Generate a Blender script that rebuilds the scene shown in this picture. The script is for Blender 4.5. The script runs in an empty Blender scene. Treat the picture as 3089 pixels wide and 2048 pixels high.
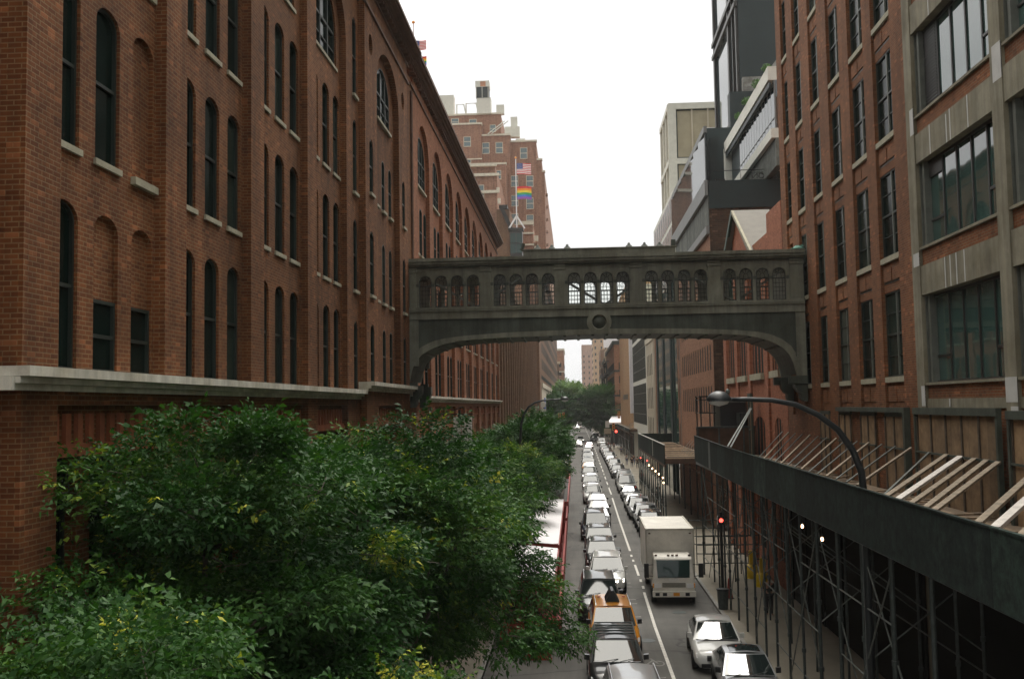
import bpy, math, random
import numpy as np
from math import sin, cos, pi, radians, sqrt, atan2, hypot
from mathutils import Vector, Matrix
from mathutils.geometry import tessellate_polygon
random.seed(7)
RNG = np.random.default_rng(11)
SC = bpy.context.scene
COL = SC.collection

# ------------------------------------------------------------------ materials
def new_mat(name):
    m = bpy.data.materials.new(name); m.use_nodes = True
    nt = m.node_tree; nt.nodes.clear()
    out = nt.nodes.new('ShaderNodeOutputMaterial')
    b = nt.nodes.new('ShaderNodeBsdfPrincipled')
    nt.links.new(b.outputs[0], out.inputs[0])
    return m, nt, b
def nd(nt, t, **kw):
    n = nt.nodes.new(t)
    for k, v in kw.items(): setattr(n, k, v)
    return n
def col4(c): return (c[0], c[1], c[2], 1.0)
def objcoord(nt, scale=(1, 1, 1)):
    tc = nd(nt, 'ShaderNodeTexCoord'); mp = nd(nt, 'ShaderNodeMapping')
    mp.inputs['Scale'].default_value = scale
    nt.links.new(tc.outputs['Object'], mp.inputs['Vector'])
    return mp.outputs[0]
def noise(nt, vec, scale, detail=4.0, rough=.6):
    n = nd(nt, 'ShaderNodeTexNoise'); n.inputs['Scale'].default_value = scale
    n.inputs['Detail'].default_value = detail; n.inputs['Roughness'].default_value = rough
    nt.links.new(vec, n.inputs['Vector']); return n.outputs[0]
def ramp(nt, fac, stops):
    r = nd(nt, 'ShaderNodeValToRGB'); nt.links.new(fac, r.inputs[0])
    e = r.color_ramp.elements
    e[0].position, e[0].color = stops[0][0], col4(stops[0][1])
    e[1].position, e[1].color = stops[-1][0], col4(stops[-1][1])
    for p, c in stops[1:-1]:
        x = e.new(p); x.color = col4(c)
    return r.outputs[0]
def mix(nt, fac, a, b, mode='MIX'):
    m = nd(nt, 'ShaderNodeMix', data_type='RGBA', blend_type=mode)
    for i, v in ((0, fac), (6, a), (7, b)):
        if isinstance(v, (int, float)): m.inputs[i].default_value = v
        elif isinstance(v, tuple): m.inputs[i].default_value = col4(v)
        else: nt.links.new(v, m.inputs[i])
    return m.outputs[2]
def bump(nt, b, h, strength=.3, dist=.02):
    n = nd(nt, 'ShaderNodeBump'); n.inputs['Strength'].default_value = strength
    n.inputs['Distance'].default_value = dist
    nt.links.new(h, n.inputs['Height']); nt.links.new(n.outputs[0], b.inputs['Normal'])

def plain(name, c, rough=.7, metal=0., var=.25, vs=2.0, spec=.5, bmp=0., coat=0., fine=40.):
    """painted / stone / metal surface: two scales of colour variation"""
    m, nt, b = new_mat(name)
    v = objcoord(nt)
    n1 = noise(nt, v, vs); n2 = noise(nt, v, fine, 3)
    lo = tuple(x*(1-var) for x in c); hi = tuple(min(1, x*(1+var)) for x in c)
    a = ramp(nt, n1, [(.3, lo), (.7, hi)])
    a2 = ramp(nt, n2, [(.3, (1-var*.6,)*3), (.7, (1, 1, 1))])
    nt.links.new(mix(nt, 1.0, a, a2, 'MULTIPLY'), b.inputs['Base Color'])
    b.inputs['Roughness'].default_value = rough; b.inputs['Metallic'].default_value = metal
    b.inputs['Specular IOR Level'].default_value = spec
    if coat: b.inputs['Coat Weight'].default_value = coat; b.inputs['Coat Roughness'].default_value = .06
    if bmp: bump(nt, b, n2, bmp, .01)
    return m

def brick(name, c1, c2, mortar, rough=.85, bw=.21, bh=.076, ms=.011, grime=.3, streak=.25, pale=.04):
    m, nt, b = new_mat(name)
    tc = nd(nt, 'ShaderNodeTexCoord'); sp = nd(nt, 'ShaderNodeSeparateXYZ')
    nt.links.new(tc.outputs['Object'], sp.inputs[0])
    ad = nd(nt, 'ShaderNodeMath', operation='ADD')
    nt.links.new(sp.outputs[0], ad.inputs[0]); nt.links.new(sp.outputs[1], ad.inputs[1])
    cb = nd(nt, 'ShaderNodeCombineXYZ')
    nt.links.new(ad.outputs[0], cb.inputs[0]); nt.links.new(sp.outputs[2], cb.inputs[1])
    br = nd(nt, 'ShaderNodeTexBrick')
    nt.links.new(cb.outputs[0], br.inputs['Vector'])
    br.inputs['Color1'].default_value = col4(c1); br.inputs['Color2'].default_value = col4(c2)
    br.inputs['Mortar'].default_value = col4(mortar)
    br.inputs['Scale'].default_value = 1.0
    br.inputs['Mortar Size'].default_value = ms; br.inputs['Mortar Smooth'].default_value = .3
    br.inputs['Brick Width'].default_value = bw; br.inputs['Row Height'].default_value = bh
    br.inputs['Bias'].default_value = -.1
    # single odd bricks: cell noise on brick cells
    mp = nd(nt, 'ShaderNodeMapping'); mp.inputs['Scale'].default_value = (1/bw, 1/bh, 1)
    nt.links.new(cb.outputs[0], mp.inputs[0])
    wn = nd(nt, 'ShaderNodeTexWhiteNoise', noise_dimensions='2D')
    fl = nd(nt, 'ShaderNodeVectorMath', operation='FLOOR'); nt.links.new(mp.outputs[0], fl.inputs[0])
    nt.links.new(fl.outputs[0], wn.inputs[0])
    odd = ramp(nt, wn.outputs[0], [(0, (.72, .68, .66)), (.5, (1, 1, 1)), (1-pale-.001, (1.0, .98, .95)), (1-pale, (1.0, 1.0, 1.0))])
    c = mix(nt, 1.0, br.outputs[0], odd, 'MULTIPLY')
    th = nd(nt, 'ShaderNodeMath', operation='GREATER_THAN'); th.inputs[1].default_value = 1-pale
    nt.links.new(wn.outputs[0], th.inputs[0])
    pal = tuple(min(.6, x*1.7+.02) for x in c1)
    h2 = nd(nt, 'ShaderNodeMath', operation='MULTIPLY'); h2.inputs[1].default_value = .55
    nt.links.new(th.outputs[0], h2.inputs[0])
    c = mix(nt, h2.outputs[0], c, pal)
    v = objcoord(nt); n1 = noise(nt, v, .35, 5)
    g = ramp(nt, n1, [(.3, (1-grime,)*3), (.65, (1, 1, 1))])
    c = mix(nt, 1.0, c, g, 'MULTIPLY')
    n2 = noise(nt, objcoord(nt, (1.6, 1.6, .16)), 1.3, 4)
    g2 = ramp(nt, n2, [(.35, (1-streak,)*3), (.6, (1, 1, 1))])
    c = mix(nt, 1.0, c, g2, 'MULTIPLY')
    nt.links.new(c, b.inputs['Base Color'])
    b.inputs['Roughness'].default_value = rough
    b.inputs['Specular IOR Level'].default_value = .25
    iv = nd(nt, 'ShaderNodeMath', operation='SUBTRACT'); iv.inputs[0].default_value = 1
    nt.links.new(br.outputs['Fac'], iv.inputs[1])
    bump(nt, b, iv.outputs[0], .5, .012)
    return m

def glassm(name, c=(.012, .018, .018), rough=.03, ior=1.8, var=.0):
    m, nt, b = new_mat(name)
    if var:
        v = objcoord(nt); n = noise(nt, v, 1.2, 2)
        nt.links.new(ramp(nt, n, [(.3, tuple(x*(1-var) for x in c)), (.7, tuple(x*(1+var) for x in c))]), b.inputs['Base Color'])
        n2 = noise(nt, v, .9, 1); bump(nt, b, n2, .12, .02)
    else: b.inputs['Base Color'].default_value = col4(c)
    b.inputs['Roughness'].default_value = rough; b.inputs['IOR'].default_value = ior
    return m
def clearglass(name, tint=(.88, .92, .9)):
    m = bpy.data.materials.new(name); m.use_nodes = True; nt = m.node_tree; nt.nodes.clear()
    out = nd(nt, 'ShaderNodeOutputMaterial'); t = nd(nt, 'ShaderNodeBsdfTransparent')
    t.inputs[0].default_value = col4(tint)
    g = nd(nt, 'ShaderNodeBsdfGlossy'); g.inputs['Roughness'].default_value = .05
    f = nd(nt, 'ShaderNodeFresnel'); f.inputs[0].default_value = 1.35
    mx = nd(nt, 'ShaderNodeMixShader')
    nt.links.new(f.outputs[0], mx.inputs[0]); nt.links.new(t.outputs[0], mx.inputs[1]); nt.links.new(g.outputs[0], mx.inputs[2])
    nt.links.new(mx.outputs[0], out.inputs[0]); return m
def emis(name, c, s):
    m, nt, b = new_mat(name)
    b.inputs['Base Color'].default_value = col4(c)
    b.inputs['Emission Color'].default_value = col4(c); b.inputs['Emission Strength'].default_value = s
    return m

M = {}
M['brick_left'] = brick('brick_left', (.222, .076, .024), (.150, .049, .017), (.26, .155, .08), grime=.42, streak=.35)  # darker than the far brick: lens edge falloff put into the colour
M['brick_far_left'] = brick('brick_far_left', (.30, .108, .052), (.26, .092, .044), (.29, .18, .115), bh=.09, bw=.24, grime=.2, streak=.15, pale=.01)  # lighter colour carries the brighter far end of the street wall
M['brick_right'] = brick('brick_right', (.255, .088, .033), (.195, .068, .027), (.22, .145, .085), grime=.4)
M['brick_orange'] = brick('brick_orange', (.36, .125, .07), (.32, .11, .06), (.3, .16, .1), grime=.12, streak=.1, pale=.01)
M['brick_tan'] = brick('brick_tan', (.30, .145, .085), (.26, .125, .075), (.27, .18, .12), bh=.1, bw=.26, grime=.1, streak=.08, pale=.01)
M['brick_dark'] = brick('brick_dark', (.10, .055, .035), (.055, .035, .025), (.09, .07, .05), bh=.14, bw=.4, ms=.02, grime=.5)
M['brick_brown'] = brick('brick_brown', (.205, .108, .058), (.17, .09, .05), (.24, .16, .10), bh=.1, bw=.26, pale=.01, grime=.15)
M['brick_tower'] = brick('brick_tower', (.36, .19, .13), (.32, .17, .115), (.36, .25, .18), bh=.15, bw=.4, pale=.01, grime=.15)
M['brick_yellow'] = brick('brick_yellow', (.50, .32, .18), (.45, .285, .16), (.45, .32, .2), bh=.12, bw=.3, pale=.01, grime=.12)
M['brick_pink'] = brick('brick_pink', (.42, .26, .19), (.36, .22, .16), (.4, .28, .24), bh=.15, bw=.4, pale=.01, grime=.12)
M['dentil'] = plain('dentil', (.27, .082, .034), .85, var=.25)
M['stone'] = plain('stone', (.43, .41, .345), .85, var=.16, vs=1.3, bmp=.3)
M['sill'] = plain('sill', (.33, .31, .23), .85, var=.22, vs=3, bmp=.3)
M['cornice'] = plain('cornice', (.12, .065, .045), .8, var=.3)
M['concrete'] = plain('concrete', (.215, .20, .148), .88, var=.2, vs=1.5, bmp=.4, fine=25)
M['concrete_patch'] = plain('concrete_patch', (.47, .47, .46), .85, var=.1)
M['frame_dark'] = plain('frame_dark', (.018, .026, .022), .5, var=.3)
M['frame_grey'] = plain('frame_grey', (.12, .13, .115), .5, var=.25)
M['frame_bronze'] = plain('frame_bronze', (.025, .024, .022), .45, var=.2)
M['glass'] = glassm('glass', (.005, .012, .010), .15, 1.16, .3)
def vary(m):
    nt = m.node_tree; b = nt.nodes['Principled BSDF']; src = b.inputs['Base Color'].links[0].from_socket
    oi = nd(nt, 'ShaderNodeObjectInfo'); r = ramp(nt, oi.outputs['Random'], [(0, (0, 0, 0)), (.6, (.0, .0, .0)), (.85, (.018, .024, .02)), (1, (.06, .065, .055))])
    nt.links.new(mix(nt, 1, src, r, 'ADD'), b.inputs['Base Color'])
vary(M['glass'])
M['glass_big'] = glassm('glass_big', (.035, .08, .072), .03, 2.4, .25)
M['glass_dull'] = plain('glass_dull', (.018, .022, .02), .7, var=.3, spec=.1)
M['glass_truck'] = glassm('glass_truck', (.02, .05, .045), .03, 1.7)
M['glass_tower'] = glassm('glass_tower', (.03, .045, .05), .02, 2.9)
M['glass_car'] = glassm('glass_car', (.012, .018, .018), .04, 2.5)
M['clear'] = clearglass('clear', (.96, .98, .96))
M['bridge_inside'] = plain('bridge_inside', (.5, .49, .43), .7)  # pale colour stands for window light falling on the interior
M['bridge_grey'] = plain('bridge_grey', (.16, .15, .122), .62, var=.18, vs=1.6, bmp=.25, fine=60)
M['bridge_dark'] = plain('bridge_dark', (.052, .062, .054), .6, var=.2, vs=1.2, fine=50)
M['bridge_frame'] = plain('bridge_frame', (.028, .034, .03), .5)
M['bridge_truss'] = plain('bridge_truss', (.30, .31, .28), .6)
def weathered(name, c, rough=.7, dark=.6, var=.15, vs=1.2):
    m = plain(name, c, rough, var=var, vs=vs, fine=30); nt = m.node_tree; b = nt.nodes['Principled BSDF']; src = b.inputs['Base Color'].links[0].from_socket
    n = noise(nt, objcoord(nt, (3.0, 3.0, .18)), 1.0, 6, .65); g = ramp(nt, n, [(.36, (dark,)*3), (.6, (1.08, 1.08, 1.08))])
    n2 = noise(nt, objcoord(nt), .7, 6, .7); g2 = ramp(nt, n2, [(.35, (dark, dark*.95, dark*.85)), (.6, (1.05, 1.05, 1.05))])
    nt.links.new(mix(nt, 1, mix(nt, 1, src, g, 'MULTIPLY'), g2, 'MULTIPLY'), b.inputs['Base Color']); return m
M['bridge_grey'] = weathered('bridge_grey', (.195, .20, .158), .6, .68)
M['bridge_dark'] = weathered('bridge_dark', (.064, .078, .062), .6, .6)
M['concrete'] = weathered('concrete', (.225, .208, .152), .88, .72)
M['stone'] = weathered('stone', (.60, .585, .52), .85, .75)
M['verdigris'] = plain('verdigris', (.16, .36, .29), .8)
def asphalt():
    m, nt, b = new_mat('asphalt'); v = objcoord(nt)
    a = ramp(nt, noise(nt, v, .35, 6), [(.3, (.07, .067, .061)), (.7, (.12, .114, .102))])
    s = ramp(nt, noise(nt, objcoord(nt, (2.2, .12, 1)), 1.0, 4), [(.35, (.8, .8, .8)), (.65, (1.08, 1.08, 1.08))])
    f = ramp(nt, noise(nt, v, 60, 2), [(.3, (.75, .75, .75)), (.7, (1.15, 1.15, 1.15))])
    # tar patches and sealed cracks
    vo = nd(nt, 'ShaderNodeTexVoronoi', feature='DISTANCE_TO_EDGE'); vo.inputs['Scale'].default_value = .16
    nv = nd(nt, 'ShaderNodeVectorMath', operation='ADD'); nt.links.new(v, nv.inputs[0])
    nn = nd(nt, 'ShaderNodeTexNoise'); nn.inputs['Scale'].default_value = .8; nt.links.new(v, nn.inputs['Vector'])
    nt.links.new(nn.outputs[1], nv.inputs[1]); nt.links.new(nv.outputs[0], vo.inputs['Vector'])
    cr = ramp(nt, vo.outputs[0], [(.0, (.45, .45, .45)), (.012, (1, 1, 1))])
    c = mix(nt, 1, a, s, 'MULTIPLY'); c = mix(nt, 1, c, f, 'MULTIPLY'); c = mix(nt, 1, c, cr, 'MULTIPLY')
    nt.links.new(c, b.inputs['Base Color']); b.inputs['Roughness'].default_value = .8
    bump(nt, b, noise(nt, v, 80, 2), .3, .005); return m
M['asphalt'] = asphalt()
M['paving'] = plain('paving', (.235, .21, .165), .85, var=.16, vs=.5, fine=12)
M['kerb'] = plain('kerb', (.26, .25, .23), .8, var=.2)
M['ground'] = plain('ground', (.12, .115, .105), .9, var=.2, vs=.1)
M['paint_white'] = plain('paint_white', (.62, .60, .55), .7, var=.22, vs=5, fine=30)
M['paint_faded'] = plain('paint_faded', (.24, .235, .22), .8, var=.35, vs=6, fine=30)
M['shed_green'] = None
def shedgreen():
    m, nt, b = new_mat('shed_green'); v = objcoord(nt)
    a = ramp(nt, noise(nt, objcoord(nt, (1, .8, .25)), 1.6, 6, .7), [(.3, (.007, .013, .0115)), (.55, (.012, .020, .018)), (.75, (.026, .039, .035))])
    # newer / weathered 1.2 m panels
    sp = nd(nt, 'ShaderNodeSeparateXYZ'); nt.links.new(v, sp.inputs[0])
    q = nd(nt, 'ShaderNodeMath', operation='DIVIDE'); q.inputs[1].default_value = 2.44; nt.links.new(sp.outputs[1], q.inputs[0])
    f = nd(nt, 'ShaderNodeMath', operation='FLOOR'); nt.links.new(q.outputs[0], f.inputs[0])
    w = nd(nt, 'ShaderNodeTexWhiteNoise', noise_dimensions='1D'); nt.links.new(f.outputs[0], w.inputs['W'])
    k = ramp(nt, w.outputs[0], [(0, (.8, .8, .8)), (.7, (1.05, 1.05, 1.05)), (.78, (1.5, 1.5, 1.45)), (1, (2.1, 2.1, 2.0))])
    fr = nd(nt, 'ShaderNodeMath', operation='FRACT'); nt.links.new(q.outputs[0], fr.inputs[0])
    j = ramp(nt, fr.outputs[0], [(0, (.3, .3, .3)), (.022, (1, 1, 1))])
    s = ramp(nt, noise(nt, v, 3.5, 8, .8), [(.38, (.55, .55, .55)), (.66, (1.9, 1.9, 1.85))])
    c = mix(nt, 1, a, k, 'MULTIPLY'); c = mix(nt, 1, c, s, 'MULTIPLY'); c = mix(nt, 1, c, j, 'MULTIPLY')
    nt.links.new(c, b.inputs['Base Color']); b.inputs['Roughness'].default_value = .8; b.inputs['Specular IOR Level'].default_value = .2; return m
M['shed_green'] = shedgreen()
def planks(name, c, w=.24, axis=0, dark=.5, var=.35):
    m, nt, b = new_mat(name); v = objcoord(nt)
    sp = nd(nt, 'ShaderNodeSeparateXYZ'); nt.links.new(v, sp.inputs[0])
    q = nd(nt, 'ShaderNodeMath', operation='DIVIDE'); q.inputs[1].default_value = w; nt.links.new(sp.outputs[axis], q.inputs[0])
    f = nd(nt, 'ShaderNodeMath', operation='FLOOR'); nt.links.new(q.outputs[0], f.inputs[0])
    wn = nd(nt, 'ShaderNodeTexWhiteNoise', noise_dimensions='1D'); nt.links.new(f.outputs[0], wn.inputs['W'])
    k = ramp(nt, wn.outputs[0], [(0, tuple(x*(1-var) for x in c)), (1, tuple(min(1, x*(1+var)) for x in c))])
    fr = nd(nt, 'ShaderNodeMath', operation='FRACT'); nt.links.new(q.outputs[0], fr.inputs[0])
    j = ramp(nt, fr.outputs[0], [(0, (dark*.4,)*3), (.06, (1, 1, 1))])
    sc = [6, 6, 6]; sc[axis] = 14
    s = ramp(nt, noise(nt, objcoord(nt, (1, 1, 1)), 2.5, 6, .7), [(.32, (.55, .5, .45)), (.7, (1.2, 1.2, 1.2))])
    c2 = mix(nt, 1, k, j, 'MULTIPLY'); c2 = mix(nt, 1, c2, s, 'MULTIPLY')
    nt.links.new(c2, b.inputs['Base Color']); b.inputs['Roughness'].default_value = .85; return m
M['deck'] = planks('deck', (.20, .145, .095), .26, 0)
M['deck_far'] = planks('deck_far', (.42, .33, .24), .3, 1)
M['plywood'] = planks('plywood', (.25, .165, .09), 1.22, 1, dark=1.5, var=.4)
M['lumber'] = plain('lumber', (.25, .2, .145), .8, var=.4, vs=5)
M['lumber_pale'] = plain('lumber_pale', (.58, .54, .50), .8, var=.2, vs=5)
M['steel'] = plain('steel', (.055, .068, .066), .5, metal=.3, var=.35, vs=6)
M['shed_shade_black'] = plain('shed_shade_black', (.006, .006, .005), .9, spec=.1)  # near black stands for the deep shade under the shed
M['steel_light'] = plain('steel_light', (.13, .145, .135), .5, metal=.4, var=.3, vs=6)
M['steel_black'] = plain('steel_black', (.012, .015, .016), .35, var=.3)
M['steel_black_lamp'] = plain('steel_black_lamp', (.016, .02, .023), .42, var=.2)
M['pale_post'] = plain('pale_post', (.42, .42, .38), .7)
M['roof_white'] = plain('roof_white', (.78, .76, .78), .6, var=.06)
M['red'] = plain('red', (.30, .028, .02), .6, var=.25)
M['red_inner'] = plain('red_inner', (.28, .03, .02), .7, var=.3)
M['white_trim'] = plain('white_trim', (.62, .58, .48), .75, var=.15)
M['cream'] = plain('cream', (.62, .52, .38), .8, var=.15, vs=.5)
M['beige'] = plain('beige', (.50, .45, .36), .8, var=.1, vs=.3)
M['grid_white'] = plain('grid_white', (.62, .62, .56), .75, var=.08)
M['grid_panel'] = plain('grid_panel', (.36, .32, .225), .6, var=.12, vs=.6)
M['black_metal'] = plain('black_metal', (.011, .022, .024), .55, var=.25, vs=.3, fine=6)
M['black_panel'] = plain('black_panel', (.010, .024, .026), .6, var=.2, vs=.3, fine=5)
M['grey_metal'] = plain('grey_metal', (.17, .18, .18), .5, var=.12, vs=.4)
M['louvre'] = planks('louvre', (.11, .125, .115), .6, 1, dark=.4, var=.3)
M['corrugated'] = planks('corrugated', (.22, .225, .215), .35, 2, dark=1.0, var=.12)
M['slate'] = plain('slate', (.165, .155, .135), .8, var=.1)
M['green_dark'] = plain('green_dark', (.01, .055, .035), .5)
M['orange_sig'] = plain('orange_sig', (.75, .30, .03), .5, var=.1)
M['yellow'] = plain('yellow', (.85, .60, .02), .5, var=.1)
M['blue_banner'] = plain('blue_banner', (.04, .13, .42), .7)
M['tyre'] = plain('tyre', (.012, .012, .012), .85)
M['rim'] = plain('rim', (.3, .3, .3), .35, metal=.8)
M['plastic'] = plain('plastic', (.015, .015, .016), .5)
M['chrome'] = plain('chrome', (.6, .6, .6), .2, metal=1)
M['light_red'] = emis('light_red', (1, .06, .04), 3)
M['light_warm'] = emis('light_warm', (1, .62, .32), 7)
M['light_head'] = emis('light_head', (1, .93, .8), 7)
M['lens'] = glassm('lens', (.75, .75, .75), .25, 1.5)
M['skin'] = plain('skin', (.35, .2, .14), .6)
M['hair'] = plain('hair', (.03, .02, .015), .6)
for n_, c_ in (('cloth_black', (.02, .02, .022)), ('cloth_white', (.6, .6, .58)), ('cloth_blue', (.06, .1, .2)), ('cloth_green', (.05, .1, .05)), ('cloth_red', (.4, .04, .04)), ('cloth_pink', (.5, .3, .28))):
    M[n_] = plain(n_, c_, .85)

# ------------------------------------------------------------------ mesh builder
class MB:
    def __init__(s): s.v = []; s.f = []; s.m = []
    def add(s, vs, fs, mi=0):
        o = len(s.v); s.v.extend([tuple(p) for p in vs]); s.f.extend([tuple(o+i for i in f) for f in fs]); s.m.extend([mi]*len(fs))
    def quad(s, a, b, c, d, mi=0): s.add((a, b, c, d), ((0, 1, 2, 3),), mi)
    def box(s, x0, y0, z0, x1, y1, z1, mi=0):
        if x0 > x1: x0, x1 = x1, x0
        if y0 > y1: y0, y1 = y1, y0
        if z0 > z1: z0, z1 = z1, z0
        s.add([(x0, y0, z0), (x1, y0, z0), (x1, y1, z0), (x0, y1, z0), (x0, y0, z1), (x1, y0, z1), (x1, y1, z1), (x0, y1, z1)],
              [(0, 3, 2, 1), (4, 5, 6, 7), (0, 1, 5, 4), (1, 2, 6, 5), (2, 3, 7, 6), (3, 0, 4, 7)], mi)
    def bar(s, p, q, w, h=None, mi=0, up=(0, 0, 1)):
        """rectangular bar from p to q"""
        p = Vector(p); q = Vector(q); d = (q-p).normalized(); h = h or w
        u = Vector(up)
        if abs(d.dot(u)) > .95: u = Vector((1, 0, 0))
        a = d.cross(u).normalized()*w/2; b = a.cross(d).normalized()*h/2
        vs = [p-a-b, p+a-b, p+a+b, p-a+b, q-a-b, q+a-b, q+a+b, q-a+b]
        s.add(vs, [(0, 3, 2, 1), (4, 5, 6, 7), (0, 1, 5, 4), (1, 2, 6, 5), (2, 3, 7, 6), (3, 0, 4, 7)], mi)
    def tube(s, pts, r, n=8, mi=0, cap=True):
        pts = [Vector(p) for p in pts]; rs = r if isinstance(r, (list, tuple)) else [r]*len(pts)
        rings = []; ref = None
        for i, p in enumerate(pts):
            d = (pts[min(i+1, len(pts)-1)]-pts[max(i-1, 0)]).normalized()
            if ref is None:
                ref = Vector((0, 0, 1)) if abs(d.z) < .9 else Vector((1, 0, 0))
            a = d.cross(ref).normalized(); b = a.cross(d).normalized(); ref = b
            rings.append([p+a*rs[i]*cos(2*pi*k/n)+b*rs[i]*sin(2*pi*k/n) for k in range(n)])
        vs = [v for g in rings for v in g]; fs = []
        for i in range(len(rings)-1):
            for k in range(n):
                k2 = (k+1) % n; fs.append((i*n+k, i*n+k2, (i+1)*n+k2, (i+1)*n+k))
        if cap: fs.append(tuple(range(n-1, -1, -1))); fs.append(tuple((len(rings)-1)*n+k for k in range(n)))
        s.add(vs, fs, mi)
    def lathe(s, prof, c=(0, 0, 0), n=16, axis='z', mi=0):
        vs = []; fs = []
        for r, h in prof:
            for k in range(n):
                a = 2*pi*k/n
                p = {'z': (r*cos(a), r*sin(a), h), 'y': (r*cos(a), h, r*sin(a)), 'x': (h, r*cos(a), r*sin(a))}[axis]
                vs.append((c[0]+p[0], c[1]+p[1], c[2]+p[2]))
        for i in range(len(prof)-1):
            for k in range(n):
                k2 = (k+1) % n; fs.append((i*n+k, i*n+k2, (i+1)*n+k2, (i+1)*n+k))
        fs.append(tuple(range(n))); fs.append(tuple((len(prof)-1)*n+k for k in range(n)))
        s.add(vs, fs, mi)
    def facade(s, F, outline, holes, depth, mi=0, rmi=None, edge=0.):
        """wall sheet with openings. F=(origin,u,n): point = O+u*a+z*b+n*c ; reveals go to -n*depth; edge>0 gives the sheet side returns"""
        O, u, n = [Vector(x) for x in F]; rmi = mi if rmi is None else rmi
        P = lambda a, b, c=0.: O+u*a+Vector((0, 0, b))+n*c
        polys = [[Vector((a, b, 0)) for a, b in outline]]+[[Vector((a, b, 0)) for a, b in h] for h in holes]
        tris = tessellate_polygon(polys); flat = [p for g in polys for p in g]
        s.add([P(p.x, p.y) for p in flat], tris, mi)
        for h in holes:
            k = len(h); vs = [P(a, b) for a, b in h]+[P(a, b, -depth) for a, b in h]
            s.add(vs, [(i, (i+1) % k, k+(i+1) % k, k+i) for i in range(k)], rmi)
        if edge:
            k = len(outline); vs = [P(a, b) for a, b in outline]+[P(a, b, -edge) for a, b in outline]
            s.add(vs, [(i, (i+1) % k, k+(i+1) % k, k+i) for i in range(k)], mi)
    def sheet(s, F, pts, c=0., mi=0):
        O, u, n = [Vector(x) for x in F]
        s.add([O+u*a+Vector((0, 0, b))+n*c for a, b in pts], [tuple(range(len(pts)))], mi)
    def fbox(s, F, a0, a1, b0, b1, c0, c1, mi=0):
        O, u, n = [Vector(x) for x in F]
        p = O+u*a0+Vector((0, 0, b0))+n*c0; q = O+u*a1+Vector((0, 0, b1))+n*c1
        s.box(p.x, p.y, p.z, q.x, q.y, q.z, mi)
    def mesh(s, name, mats, smooth=False, fix=True):
        me = bpy.data.meshes.new(name); me.from_pydata(s.v, [], s.f)
        for m in (mats if isinstance(mats, (list, tuple)) else [mats]): me.materials.append(M[m] if isinstance(m, str) else m)
        if any(s.m): me.polygons.foreach_set('material_index', s.m)
        if smooth: me.polygons.foreach_set('use_smooth', [True]*len(s.f))
        me.update(); return me
    def build(s, name, mats, parent=None, smooth=False, world=True, loc=None, rot=0.):
        return link(name, s.mesh(name, mats, smooth), parent, world, loc, rot)

def link(name, me, parent=None, world=True, loc=None, rot=0.):
    o = bpy.data.objects.new(name, me); COL.objects.link(o)
    if parent is not None:
        o.parent = parent
        if world and not loc: o.location = -Vector(parent.location)
        elif world: o.location = Vector(loc)-Vector(parent.location)
        elif loc: o.location = loc
    elif loc: o.location = loc
    if rot: o.rotation_euler = (0, 0, rot)
    return o
def tag(o, label=None, cat=None, group=None, kind=None):
    if label: o['label'] = label
    if cat: o['category'] = cat
    if group: o['group'] = group
    if kind: o['kind'] = kind
    return o
def thing(name, label, cat, loc=(0, 0, 0), rz=0., group=None):
    o = bpy.data.objects.new(name, None); COL.objects.link(o); o.empty_display_size = .3
    o.location = loc; o.rotation_euler = (0, 0, rz)
    return tag(o, label, cat, group)
def kids(o): return [c for c in bpy.data.objects if c.parent == o]
CH = {}
def snapshot(root):
    def rec(o): return (o, [rec(c) for c in kids(o)])
    return rec(root)
def copy_snap(snap, parent=None, loc=None, rz=None):
    o, ch = snap; c = o.copy(); COL.objects.link(c)
    if parent is not None: c.parent = parent
    if loc is not None: c.location = loc
    if rz is not None: c.rotation_euler = (0, 0, rz)
    for s in ch: copy_snap(s, c)
    return c

def arch(x0, x1, z0, zs, rise, n=8):
    cx, hw = (x0+x1)/2, (x1-x0)/2
    p = [(x0, z0), (x1, z0)]
    if rise <= 0: return p+[(x1, zs), (x0, zs)]
    return p+[(cx+hw*cos(pi*k/n), zs+rise*sin(pi*k/n)) for k in range(n+1)]
def rect(a0, a1, b0, b1): return [(a0, b0), (a1, b0), (a1, b1), (a0, b1)]

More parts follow.
